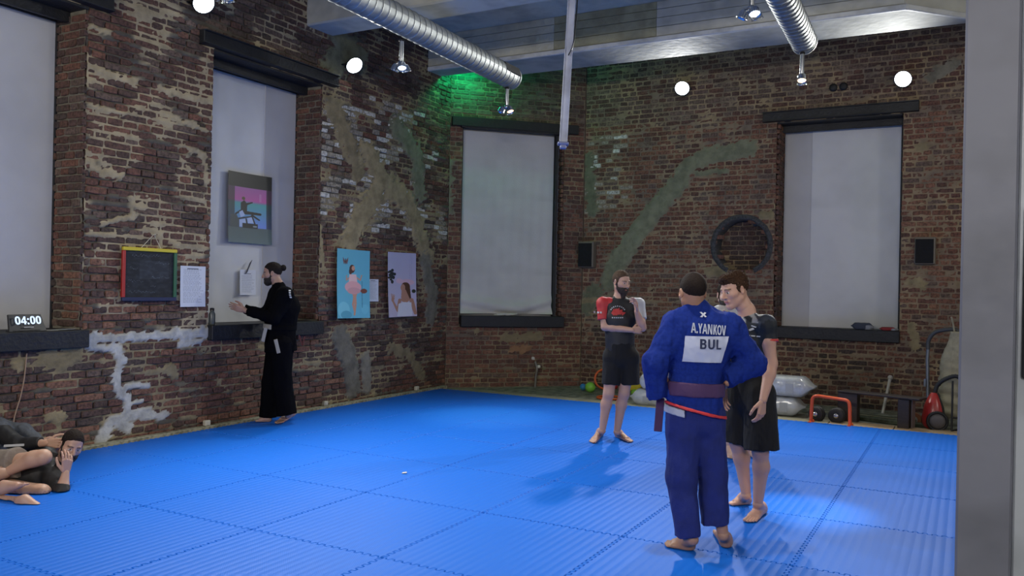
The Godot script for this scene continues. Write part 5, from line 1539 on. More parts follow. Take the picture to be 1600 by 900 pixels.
	st = S(); tube(st, [Vector3(0, 0.0, 0), Vector3(0, 0.62, -0.02)], 0.012, 7); tube(st, [Vector3(0, 0.02, 0), Vector3(0.12, 0.02, -0.3)], 0.012, 7); tube(st, [Vector3(0, 0.18, 0), Vector3(0.2, 0.18, -0.05)], 0.010, 7); tube(st, [Vector3(0.2, 0.0, -0.05), Vector3(0.2, 0.2, -0.05)], 0.01, 7)
	fin(st, "frame", mats["rubber"], t)
	# clothes on the right window sill, cord on the corner sill
	for q in [[1347, 512, 0.30, 0.10, lin(0.05, 0.06, 0.09), "dark crumpled garment lying on the right window sill"], [1387, 512, 0.22, 0.05, lin(0.25, 0.03, 0.035), "flat red garment at the end of the right window sill"]]:
		var sp2 := on_z(q[0], q[1], ZB + 0.0)
		t = thing("garment", Vector3(sp2.x, 1.1035, ZB - 0.02), q[5], "clothes")
		st = S(); bag(st, Transform3D(rot(0, 0.2, 0), Vector3.ZERO), q[2], 0.16, q[3], int(q[0])); fin(st, "cloth", mat("garment_%d" % q[0], q[4], 0.95, 0.0, "", 1.0, "fold_n", 0.8), t)
		st = S(); bag(st, Transform3D(rot(0, -0.5, 0), Vector3(0.08, 0.0, 0.03)), q[2] * 0.5, 0.10, q[3] * 0.7, int(q[0]) + 3); fin(st, "sleeve", mat("garment_grey", lin(0.28, 0.29, 0.32), 0.95), t)
	var kp := CP + CU * 0.98 + Vector3.UP * 1.1415 + CN * 0.03
	t = thing("cord", kp, "tangled white cord lying on the corner window sill", "cord")
	st = S()
	var kpts := []
	for i in 15: kpts.append(CU * (0.2 * sin(i * 1.9)) + CN * (0.035 * cos(i * 2.6)) + Vector3(0, 0.012 + 0.012 * (i % 3), 0))
	tube(st, smooth_path(kpts, 4), 0.009, 6); fin(st, "strand", mat("cord_white", lin(0.55, 0.54, 0.48), 0.8), t)
	# scrap of paper on the mat
	var sc := on_y(632, 740, 0.0)
	t = thing("paper_scrap", Vector3(sc.x, 0.0, sc.z), "tiny white scrap lying on the blue mat", "scrap")
	st = S(); box(st, Transform3D(rot(0.1, 0.4, 0.15), Vector3(0, 0.008, 0)), Vector3(0.04, 0.004, 0.025), 0.001); fin(st, "scrap", mats["string_white"], t)

# ---------- figures: tapered bones joined by a smooth minimum, meshed as surface nets ----------
func cap(a: Vector3, b: Vector3, ra: float, rb: float, k := 0.03, flat := Vector3.ZERO, ff := 1.0, cut := 0, planes := []) -> Dictionary:
	# cut: 1 flat end at a, 2 flat end at b. flat, ff: squeezed by ff along flat
	var r := maxf(ra, rb)
	return {"e": false, "a": a, "b": b, "ra": ra, "rb": rb, "k": k, "w": flat.normalized(), "ff": ff, "cut": cut, "pl": planes, "s": 1.0, "lo": a.min(b) - Vector3.ONE * r, "hi": a.max(b) + Vector3.ONE * r}
func ell(c: Vector3, bs: Basis, rad: Vector3, k := 0.02, planes := [], sgn := 1.0) -> Dictionary:
	var r := maxf(rad.x, maxf(rad.y, rad.z))
	return {"e": true, "c": c, "inv": bs.transposed(), "rad": rad, "k": k, "pl": planes, "s": sgn, "lo": c - Vector3.ONE * r, "hi": c + Vector3.ONE * r}
func new_acc() -> Dictionary:
	return {"v": PackedVector3Array(), "n": PackedVector3Array(), "c": PackedColorArray(), "i": PackedInt32Array()}
func nets(pr: Array, cell: float, acc: Dictionary, org: Vector3, col: Callable, amp := 0.0, wf := Vector3(9, 5, 9), seed_ := 0.0) -> Dictionary:
	var lo := Vector3.ONE * 1e9
	var hi := -lo
	for p in pr:
		if p.s > 0.0: lo = lo.min(p.lo); hi = hi.max(p.hi)
	lo -= Vector3.ONE * (cell * 3.0 + amp)
	hi += Vector3.ONE * (cell * 3.0 + amp)
	var nx := int((hi.x - lo.x) / cell) + 2
	var ny := int((hi.y - lo.y) / cell) + 2
	var nzc := int((hi.z - lo.z) / cell) + 2
	var nxy := nx * ny
	var f := PackedFloat32Array()
	f.resize(nxy * nzc)
	f.fill(1.0)
	for p in pr:
		var k: float = p.k
		var pad := k + cell * 2.5 + amp
		var p0: Vector3 = ((p.lo - lo - Vector3.ONE * pad) / cell).floor().max(Vector3.ZERO)
		var p1: Vector3 = ((p.hi - lo + Vector3.ONE * pad) / cell).ceil()
		var x0 := int(p0.x); var y0 := int(p0.y); var z0 := int(p0.z)
		var x1 := mini(int(p1.x), nx - 1); var y1 := mini(int(p1.y), ny - 1); var z1 := mini(int(p1.z), nzc - 1)
		var is_e: bool = p.e
		var a := Vector3.ZERO; var ab := Vector3.ZERO; var inv2 := 0.0; var ra := 0.0; var dr := 0.0; var w := Vector3.ZERO; var ff := 0.0; var cut := 0; var dirn := Vector3.ZERO; var len_ := 0.0
		var c := Vector3.ZERO; var ib := Basis(); var rad := Vector3.ONE; var rmin := 0.0
		var planes: Array = p.pl
		var np := planes.size()
		var sg: float = p.s
		if is_e:
			c = p.c; ib = p.inv; rad = p.rad; rmin = minf(rad.x, minf(rad.y, rad.z))
		else:
			a = p.a; ab = p.b - p.a; inv2 = 1.0 / maxf(ab.length_squared(), 1e-8); ra = p.ra; dr = p.rb - p.ra; w = p.w; ff = p.ff - 1.0; cut = p.cut; len_ = ab.length(); dirn = ab / maxf(len_, 1e-6)
		for z in range(z0, z1 + 1):
			for y in range(y0, y1 + 1):
				var at := z * nxy + y * nx + x0
				var q := lo + Vector3(x0, y, z) * cell
				for x in range(x0, x1 + 1):
					var d: float
					if is_e:
						var l := ib * (q - c)
						var g := l / rad
						var gl := g.length()
						d = (gl - 1.0) * gl / maxf((g / rad).length(), 1e-5) if gl > 1e-4 else -rmin
					else:
						var pa := q - a
						var t := clampf(pa.dot(ab) * inv2, 0.0, 1.0)
						var o := pa - ab * t
						if ff != 0.0: o += w * (o.dot(w) * ff)
						d = o.length() - ra - dr * t
						if cut:
							var s := pa.dot(dirn)
							if cut & 1: d = maxf(d, -s)
							if cut & 2: d = maxf(d, s - len_)
					for n in np:
						d = maxf(d, -(q - planes[n][0]).dot(planes[n][1]))
					if sg > 0.0:
						var e := f[at]
						var h := k - absf(e - d)
						f[at] = minf(e, d) - (h * h * 0.25 / k if h > 0.0 else 0.0)
					else:
						var e := f[at]
						var h := k - absf(e + d)
						f[at] = maxf(e, -d) + (h * h * 0.25 / k if h > 0.0 else 0.0)
					at += 1
					q.x += cell
	if amp > 0.0:
		for z in nzc:
			for y in ny:
				var at := z * nxy + y * nx
				for x in nx:
					if absf(f[at]) < 0.03:
						f[at] += amp * nz.get_noise_3d((lo.x + x * cell) * wf.x + seed_, (lo.y + y * cell) * wf.y, (lo.z + z * cell) * wf.z)
					at += 1
	# nothing reaches below the mat
	for y in ny:
		var dy := 0.004 - (lo.y + y * cell)
		if dy < -0.03: break
		for z in nzc:
			for x in nx: f[z * nxy + y * nx + x] = maxf(f[z * nxy + y * nx + x], dy)
	# surface nets
	var v: PackedVector3Array = acc.v; var nn: PackedVector3Array = acc.n; var cc: PackedColorArray = acc.c; var ii: PackedInt32Array = acc.i
	var vid := PackedInt32Array(); vid.resize(f.size()); vid.fill(-1)
	var act := PackedInt32Array()
	var lim := cell * 3.2
	for z in nzc - 1:
		for y in ny - 1:
			var at := z * nxy + y * nx
			for x in nx - 1:
				var f0 := f[at]
				if f0 > lim or f0 < -lim:
					at += 1
					continue
				var f1 := f[at + 1]; var f2 := f[at + nx]; var f3 := f[at + nx + 1]
				var f4 := f[at + nxy]; var f5 := f[at + nxy + 1]; var f6 := f[at + nxy + nx]; var f7 := f[at + nxy + nx + 1]
				var m := int(f0 < 0) + int(f1 < 0) + int(f2 < 0) + int(f3 < 0) + int(f4 < 0) + int(f5 < 0) + int(f6 < 0) + int(f7 < 0)
				if m != 0 and m != 8:
					var s := Vector3.ZERO
					var n := 0
					if (f0 < 0) != (f1 < 0): s += Vector3(f0 / (f0 - f1), 0, 0); n += 1
					if (f2 < 0) != (f3 < 0): s += Vector3(f2 / (f2 - f3), 1, 0); n += 1
					if (f4 < 0) != (f5 < 0): s += Vector3(f4 / (f4 - f5), 0, 1); n += 1
					if (f6 < 0) != (f7 < 0): s += Vector3(f6 / (f6 - f7), 1, 1); n += 1
					if (f0 < 0) != (f2 < 0): s += Vector3(0, f0 / (f0 - f2), 0); n += 1
					if (f1 < 0) != (f3 < 0): s += Vector3(1, f1 / (f1 - f3), 0); n += 1
					if (f4 < 0) != (f6 < 0): s += Vector3(0, f4 / (f4 - f6), 1); n += 1
					if (f5 < 0) != (f7 < 0): s += Vector3(1, f5 / (f5 - f7), 1); n += 1
					if (f0 < 0) != (f4 < 0): s += Vector3(0, 0, f0 / (f0 - f4)); n += 1
					if (f1 < 0) != (f5 < 0): s += Vector3(1, 0, f1 / (f1 - f5)); n += 1
					if (f2 < 0) != (f6 < 0): s += Vector3(0, 1, f2 / (f2 - f6)); n += 1
					if (f3 < 0) != (f7 < 0): s += Vector3(1, 1, f3 / (f3 - f7)); n += 1
					vid[at] = v.size()
					act.append(at)
					var wp := lo + (Vector3(x, y, z) + s / n) * cell
					v.append(wp - org)
					nn.append(Vector3(f1 + f3 + f5 + f7 - f0 - f2 - f4 - f6, f2 + f3 + f6 + f7 - f0 - f1 - f4 - f5, f4 + f5 + f6 + f7 - f0 - f1 - f2 - f3).normalized())
					cc.append(col.call(wp))
				at += 1
	for at in act:
		var inside := f[at] < 0.0
		var a0 := vid[at]
		for ax in 3:
			var da: int = [1, nx, nxy][ax]
			if inside == (f[at + da] < 0.0): continue
			var d1: int = [nx, nxy, 1][ax]; var d2: int = [nxy, 1, nx][ax]
			if at - d1 - d2 < 0: continue
			var q0 := vid[at - d1 - d2]; var q1 := vid[at - d2]; var q3 := vid[at - d1]
			if q0 < 0 or q1 < 0 or q3 < 0: continue
			if inside: ii.append_array([q0, q3, a0, q0, a0, q1])
			else: ii.append_array([q0, q1, a0, q0, a0, q3])
	acc.v = v; acc.n = nn; acc.c = cc; acc.i = ii
	return {"f": f, "lo": lo, "nx": nx, "ny": ny, "nz": nzc, "cell": cell}
func put_acc(acc: Dictionary, called: String, m: Material, parent: Node) -> MeshInstance3D:
	var arr := []; arr.resize(Mesh.ARRAY_MAX)
	arr[Mesh.ARRAY_VERTEX] = acc.v; arr[Mesh.ARRAY_NORMAL] = acc.n; arr[Mesh.ARRAY_COLOR] = acc.c; arr[Mesh.ARRAY_INDEX] = acc.i
	var me := ArrayMesh.new()
	me.add_surface_from_arrays(Mesh.PRIMITIVE_TRIANGLES, arr)
	return put(called, me, m, parent)
func cloth(parent: Node3D, called: String, pr: Array, cell: float, m: Material, amp := 0.0, wf := Vector3(9, 5, 9), col = null) -> Dictionary:
	var acc := new_acc()
	var white := func(_p): return Color.WHITE
	var info := nets(pr, cell, acc, parent.position, white if col == null else col, amp, wf, parent.position.x * 7.0)
	info["node"] = put_acc(acc, called, m, parent)
	return info
func value_at(i: Dictionary, p: Vector3) -> float:
	var g: Vector3 = (p - i.lo) / i.cell
	var x := clampi(int(g.x), 0, i.nx - 2); var y := clampi(int(g.y), 0, i.ny - 2); var z := clampi(int(g.z), 0, i.nz - 2)
	var t := g - Vector3(x, y, z)
	var f: PackedFloat32Array = i.f
	var at: int = z * i.nx * i.ny + y * i.nx + x
	var r := [at, at + i.nx, at + i.nx * i.ny, at + i.nx * i.ny + i.nx]
	var a := lerpf(lerpf(f[r[0]], f[r[0] + 1], t.x), lerpf(f[r[1]], f[r[1] + 1], t.x), t.y)
	var b := lerpf(lerpf(f[r[2]], f[r[2] + 1], t.x), lerpf(f[r[3]], f[r[3] + 1], t.x), t.y)
	return lerpf(a, b, t.z)
func surface_at(i: Dictionary, p: Vector3, dir: Vector3, off: float) -> Vector3:
	# where a line along dir first meets the cloth, lifted off it
	var t := 0.0
	for k in 90:
		if value_at(i, p + dir * t) < 0.004: break
		t += 0.006
	return p + dir * (t - off)
func applique(parent: Node3D, called: String, info: Dictionary, quad_: Array, dir: Vector3, m: Material, off: float, nu := 14, nv := 10) -> MeshInstance3D:
	# a sewn or printed patch: corners tl, tr, br, bl in front of the cloth, laid onto it along dir
	var st := S(); st.set_smooth_group(1)
	var g := []
	for j in nv + 1:
		var row := []
		for i in nu + 1:
			var s := float(i) / nu; var t := float(j) / nv
			var p: Vector3 = quad_[0].lerp(quad_[1], s).lerp((quad_[3] as Vector3).lerp(quad_[2], s), t)
			row.append(surface_at(info, p, dir, off) - parent.position)
		g.append(row)
	for j in nv:
		for i in nu: quad(st, g[j][i], g[j][i + 1], g[j + 1][i + 1], g[j + 1][i], -dir)
	return fin(st, called, m, parent)
func sewn_text(parent: Node3D, called: String, text: String, info: Dictionary, tl: Vector3, tr: Vector3, bl: Vector3, dir: Vector3, m: Material, off: float) -> void:
	var tm := TextMesh.new()
	var fo := SystemFont.new(); fo.font_names = PackedStringArray(["Droid Sans"]); fo.font_weight = 700
	tm.font = fo; tm.text = text; tm.font_size = 48; tm.depth = 0.02; tm.curve_step = 2.0
	var arr := tm.get_mesh_arrays()
	var vs: PackedVector3Array = arr[Mesh.ARRAY_VERTEX]
	var lo := Vector3.ONE * 1e9; var hi := -lo
	for v in vs: lo = lo.min(v); hi = hi.max(v)
	for i in vs.size():
		var s := (vs[i].x - lo.x) / (hi.x - lo.x); var t := (hi.y - vs[i].y) / (hi.y - lo.y)
		var z := (vs[i].z - lo.z) / maxf(hi.z - lo.z, 1e-5)
		vs[i] = surface_at(info, tl + (tr - tl) * s + (bl - tl) * t, dir, off + 0.003 * z) - parent.position
	var ns := PackedVector3Array(); ns.resize(vs.size()); ns.fill(-dir)
	var o := []; o.resize(Mesh.ARRAY_MAX)
	o[Mesh.ARRAY_VERTEX] = vs; o[Mesh.ARRAY_NORMAL] = ns; o[Mesh.ARRAY_INDEX] = arr[Mesh.ARRAY_INDEX]
	var me := ArrayMesh.new(); me.add_surface_from_arrays(Mesh.PRIMITIVE_TRIANGLES, o)
	put(called, me, m, parent)

# ---------- head, hand, foot ----------
func head_prims(C: Vector3, B: Basis, s: float, neck: Vector3) -> Array:
	var P := func(x: float, y: float, z: float) -> Vector3: return C + B * (Vector3(x, y, z) * s)
	var pr := [
		ell(P.call(0, 0.03, -0.014), B, Vector3(0.075, 0.088, 0.097) * s, 0.03 * s),
		ell(P.call(0, -0.035, 0.026), B, Vector3(0.060, 0.080, 0.064) * s, 0.03 * s),
		cap(P.call(0, -0.04, -0.02), neck, 0.052 * s, 0.056 * s, 0.03 * s),
		cap(P.call(0, -0.102, 0.066), P.call(0, -0.098, 0.060), 0.021 * s, 0.021 * s, 0.02 * s),
		cap(P.call(-0.034, 0.020, 0.072), P.call(0.034, 0.020, 0.072), 0.012 * s, 0.012 * s, 0.015 * s),
		cap(P.call(0, 0.008, 0.086), P.call(0, -0.030, 0.106), 0.0085 * s, 0.0125 * s, 0.010 * s),
		cap(P.call(-0.02, -0.063, 0.079), P.call(0.02, -0.063, 0.079), 0.009 * s, 0.009 * s, 0.010 * s),
		cap(P.call(-0.012, -0.073, 0.078), P.call(0.012, -0.073, 0.078), 0.008 * s, 0.008 * s, 0.008 * s),
	]
	for x in [-1.0, 1.0]:
		pr.append(cap(P.call(x * 0.052, -0.055, 0.0), P.call(x * 0.016, -0.100, 0.060), 0.020 * s, 0.016 * s, 0.025 * s))
		pr.append(cap(P.call(x * 0.046, -0.022, 0.055), P.call(x * 0.05, -0.018, 0.04), 0.018 * s, 0.018 * s, 0.02 * s))
		pr.append(cap(P.call(x * 0.012, -0.034, 0.094), P.call(x * 0.010, -0.032, 0.098), 0.008 * s, 0.007 * s, 0.006 * s))
		pr.append(ell(P.call(x * 0.031, -0.001, 0.094), B, Vector3(0.017, 0.011, 0.014) * s, 0.008 * s, [], -1.0))
		pr.append(cap(P.call(x * 0.030, -0.001, 0.070), P.call(x * 0.030, -0.001, 0.0705), 0.0125 * s, 0.0125 * s, 0.002 * s))
		pr.append(ell(P.call(x * 0.079, -0.006, -0.008), B * Basis(Vector3.UP, x * 0.35) * Basis(Vector3.RIGHT, -0.15), Vector3(0.009, 0.031, 0.019) * s, 0.008 * s))
		pr.append(ell(P.call(x * 0.085, -0.004, -0.004), B, Vector3(0.006, 0.016, 0.009) * s, 0.006 * s, [], -1.0))
	return pr
func head_color(C: Vector3, B: Basis, s: float, skin: Color, hair: Color) -> Callable:
	var bt := B.transposed()
	return func(p: Vector3) -> Color:
		var l := bt * (p - C) / s
		var ax := absf(l.x)
		if l.z > 0.05:
			var e := Vector3(ax - 0.030, l.y + 0.001, 0.0)
			if l.z > 0.068 and l.z < 0.0845 and e.length() < 0.0115 and absf(e.y) < 0.006:
				return Color(0.03, 0.02, 0.015) if absf(e.x) < 0.0055 else Color(0.5, 0.48, 0.45)
			if absf(l.y - 0.024 + (ax - 0.03) * (ax - 0.03) * 9.0) < 0.0055 and ax > 0.012 and ax < 0.052: return hair.lerp(skin, 0.25)
			if ax < 0.023 and absf(l.y + 0.067) < 0.008: return Color(skin.r * 0.85, skin.g * 0.55, skin.b * 0.55)
		return skin
func hair_prims(C: Vector3, B: Basis, s: float, extra := []) -> Array:
	var P := func(x: float, y: float, z: float) -> Vector3: return C + B * (Vector3(x, y, z) * s)
	var pl := [[P.call(0, 0.078, 0.074), B * Vector3(0, 0.80, -0.60)]]
	var pr := [ell(P.call(0, 0.034, -0.017), B, Vector3(0.0785, 0.092, 0.100) * s, 0.006 * s, pl)]
	for x in [-1.0, 1.0]:
		pr.append(ell(P.call(x * 0.066, 0.022, 0.004), B, Vector3(0.012, 0.040, 0.024) * s, 0.010 * s))
	pr.append_array(extra)
	return pr
func beard_prims(C: Vector3, B: Basis, s: float, long: float) -> Array:
	var P := func(x: float, y: float, z: float) -> Vector3: return C + B * (Vector3(x, y, z) * s)
	var pl := [[P.call(0, -0.038, 0.06), B * Vector3(0, -0.97, -0.22)]]
	var pr := [ell(P.call(0, -0.068, 0.034), B, Vector3(0.064, 0.058, 0.062) * s, 0.015 * s, pl),
		cap(P.call(0, -0.10, 0.062), P.call(0, -0.10 - long, 0.060), 0.034 * s, 0.026 * s, 0.02 * s),
		cap(P.call(-0.026, -0.058, 0.082), P.call(0.026, -0.058, 0.082), 0.0105 * s, 0.0105 * s, 0.006 * s),
		ell(P.call(0, -0.066, 0.098), B, Vector3(0.02, 0.006, 0.022) * s, 0.006 * s, [], -1.0)]
	for x in [-1.0, 1.0]:
		pr.append(cap(P.call(x * 0.066, -0.01, 0.006), P.call(x * 0.056, -0.06, 0.02), 0.011 * s, 0.016 * s, 0.015 * s))
		pr.append(cap(P.call(x * 0.028, -0.058, 0.080), P.call(x * 0.034, -0.09, 0.068), 0.009 * s, 0.012 * s, 0.008 * s))
	return pr
func hand_prims(W: Vector3, f: Vector3, palm: Vector3, thumb: Vector3, curl: Array, s := 1.0, thumb_in := 0.3) -> Array:
	# W wrist, f towards the knuckles, palm: where the palm faces, thumb: towards the thumb's side
	f = f.normalized()
	var t := (thumb - f * thumb.dot(f)).normalized()
	var n := f.cross(t).normalized()
	if n.dot(palm) < 0: n = -n
	var pr := []
	var off := [0.031, 0.0105, -0.0105, -0.030]
	var kl := [0.092, 0.096, 0.091, 0.082]
	var fl := [0.073, 0.083, 0.077, 0.060]
	for i in 4:
		var kn: Vector3 = W + (f * kl[i] + t * off[i]) * s
		pr.append(cap(W + (t * off[i] * 0.55 + f * 0.012) * s, kn, 0.0145 * s, 0.0115 * s, 0.012 * s, n, 1.1))
		var p := kn
		var d: Vector3 = (f + t * (off[i] * 2.2)).normalized()
		var c: float = curl[i]
		var parts := [0.46, 0.30, 0.24]
		for k in 3:
			d = d.rotated(d.cross(n).normalized(), c * [0.8, 1.0, 0.7][k])
			var q: Vector3 = p + d * fl[i] * parts[k] * s
			pr.append(cap(p, q, (0.0092 - 0.0008 * k) * s, (0.0086 - 0.0010 * k) * s, 0.003 * s))
			p = q
	var tb := W + (t * 0.024 + f * 0.022 + n * 0.006) * s
	var t1 := tb + (t * 0.62 + f * 0.68 + n * thumb_in).normalized() * 0.046 * s
	var t2 := t1 + (t * 0.25 + f * 0.9 + n * thumb_in * 1.4).normalized() * 0.034 * s
	var t3 := t2 + (f * 1.0 + n * thumb_in * 1.6).normalized() * 0.024 * s
	pr.append(cap(tb, t1, 0.015 * s, 0.0115 * s, 0.010 * s)); pr.append(cap(t1, t2, 0.011 * s, 0.0098 * s, 0.003 * s)); pr.append(cap(t2, t3, 0.0098 * s, 0.008 * s, 0.003 * s))
	return pr
func foot_prims(ankle: Vector3, heel: Vector3, toe: Vector3, inner: Vector3, s := 1.0, ground := true) -> Array:
	var d := (toe - heel); var L := d.length(); d /= L
	var up := (Vector3.UP - d * d.y).normalized()
	var t := d.cross(up).normalized()
	if t.dot(inner) < 0: t = -t
	var pl := [[heel, up]] if ground else []
	var pr := [
		cap(ankle, heel + d * 0.075 * s + up * 0.045 * s, 0.037 * s, 0.036 * s, 0.03 * s),
		cap(heel + d * 0.034 * s + up * 0.032 * s, heel + d * 0.06 * s + up * 0.034 * s, 0.033 * s, 0.034 * s, 0.03 * s, Vector3.ZERO, 1.0, 0, pl),
		cap(heel + d * 0.05 * s + up * 0.030 * s, heel + d * 0.70 * L + t * 0.022 * s + up * 0.020 * s, 0.032 * s, 0.024 * s, 0.025 * s, Vector3.ZERO, 1.0, 0, pl),
		cap(heel + d * 0.05 * s + up * 0.026 * s, heel + d * 0.66 * L - t * 0.024 * s + up * 0.016 * s, 0.028 * s, 0.019 * s, 0.025 * s, Vector3.ZERO, 1.0, 0, pl),
		cap(heel + d * 0.07 * s + up * 0.06 * s, heel + d * 0.66 * L + t * 0.006 * s + up * 0.028 * s, 0.030 * s, 0.018 * s, 0.025 * s),
	]
	var offs := [0.034, 0.014, -0.003, -0.019, -0.034]
	var ends := [0.985, 1.0, 0.965, 0.925, 0.87]
	for i in 5:
		var r := 0.0135 if i == 0 else 0.0098 - 0.0004 * i
		pr.append(cap(heel + d * (ends[i] - 0.26) * L + t * offs[i] * 0.9 * s + up * 0.017 * s, heel + d * (ends[i] * L - r) + t * offs[i] * s + up * (r + 0.001), r * s * 1.05, r * s, 0.004 * s))
	return pr
func V(px: float, py: float, d: float) -> Vector3: return dep(px, py, d)
var skin_n := 0
func skin_mat() -> StandardMaterial3D:
	if mats.has("skin"): return mats["skin"]
	var m := mat("skin", Color.WHITE, 0.5, 0.0, "", 12.0, "rough_n", 0.12, true)
	m.subsurf_scatter_enabled = true
	m.subsurf_scatter_strength = 0.12
	return m
func figure(label: String, base: Vector3, J: Dictionary, o: Dictionary) -> Node3D:
	# the bare body as one mesh, hair and beard as children. J: joints; o: options
	var t := thing("person", base, label, "person")
	var s: float = o.get("s", 1.0)
	var skin: Color = o.skin
	var fw: Vector3 = o.fwd
	var pr := []
	var neckb: Vector3 = J.neck
	pr.append(cap(J.hipL, J.hipR, 0.088 * s, 0.088 * s, 0.05 * s))
	pr.append(cap(J.pelvis, J.chest, 0.115 * s, 0.135 * s, 0.06 * s, fw, 1.3))
	pr.append(cap(J.chest, neckb, 0.125 * s, 0.06 * s, 0.05 * s, fw, 1.2))
	pr.append(cap(J.shL, J.shR, 0.055 * s, 0.055 * s, 0.04 * s))
	pr.append(cap(neckb, J.head + (neckb - J.head) * 0.35, 0.056 * s, 0.053 * s, 0.03 * s))
	for d in ["L", "R"]:
		var sh: Vector3 = J["sh" + d]; var el: Vector3 = J["el" + d]; var wr: Vector3 = J["wr" + d]
		pr.append(cap(sh, sh.lerp(el, 0.45), 0.054 * s, 0.047 * s, 0.03 * s)); pr.append(cap(sh.lerp(el, 0.45), el, 0.047 * s, 0.038 * s, 0.02 * s))
		pr.append(cap(el, el.lerp(wr, 0.3), 0.039 * s, 0.043 * s, 0.02 * s)); pr.append(cap(el.lerp(wr, 0.3), wr, 0.043 * s, 0.027 * s, 0.02 * s))
		var hp: Vector3 = J["hip" + d]; var kn: Vector3 = J["kn" + d]; var an: Vector3 = J["an" + d]
		var lg: float = o.get("leg", 1.0) * s
		pr.append(cap(hp, kn, 0.088 * lg, 0.055 * lg, 0.04 * s))
		var cf: Vector3 = (kn.lerp(an, 0.3) - (o.calf if o.has("calf") else fw) * 0.018 * s)
		pr.append(cap(kn, cf, 0.053 * lg, 0.056 * lg, 0.03 * s)); pr.append(cap(cf, an, 0.056 * lg, 0.034 * s, 0.03 * s))
	var acc := new_acc()
	var plain := func(_p): return skin
	nets(pr, 0.013 * s, acc, base, plain)
	if o.has("face"):
		var B: Basis = look(o.face, o.get("up", Vector3.UP))
		var hs: float = o.get("hs", 1.0)
		nets(head_prims(J.head, B, hs, neckb.lerp(J.head, 0.25)), 0.0036, acc, base, head_color(J.head, B, hs, skin, o.hair))
	for h in o.get("hands", []): nets(h, 0.0042, acc, base, plain)
	for h in o.get("feet", []): nets(h, 0.005, acc, base, plain)
	put_acc(acc, "body", skin_mat(), t)
	if o.has("face"):
		var B: Basis = look(o.face, o.get("up", Vector3.UP))
		var hs: float = o.get("hs", 1.0)
		var hm := mat("hair_" + str(o.hair.to_html()), Color(o.hair.r, o.hair.g, o.hair.b).linear_to_srgb(), 0.75, 0.0, "grain", 6.0, "cloth_n", 0.9)
		hm.metallic_specular = 0.2
		var ex: Array = []
		for e in o.get("tuft", []): ex.append(ell(J.head + B * ((e[0] as Vector3) * hs), B, (e[1] as Vector3) * hs, 0.012))
		cloth(t, "hair", hair_prims(J.head, B, hs, ex), 0.0045, hm, o.get("mess", 0.004), Vector3(60, 60, 60))
		if o.has("beard"):
			cloth(t, "beard", beard_prims(J.head, B, hs, o.beard), 0.0042, mat("beard_" + str(o.hair.to_html()), (o.get("beard_color", o.hair) as Color).linear_to_srgb(), 0.75, 0.0, "grain", 8.0, "cloth_n", 0.9), 0.005, Vector3(80, 80, 80))
	return t
func band(prims: Array, grow: float, p: Vector3, n: Vector3, w: float) -> Array:
	# the same bones a little fatter, kept only between two planes: a belt, a hem, a cuff
	var o := []
	for q in prims:
		var c: Dictionary = q.duplicate()
		c.ra += grow; c.rb += grow
		c.pl = [[p - n * w * 0.5, n], [p + n * w * 0.5, -n]]
		c.cut = 0
		o.append(c)
	return o

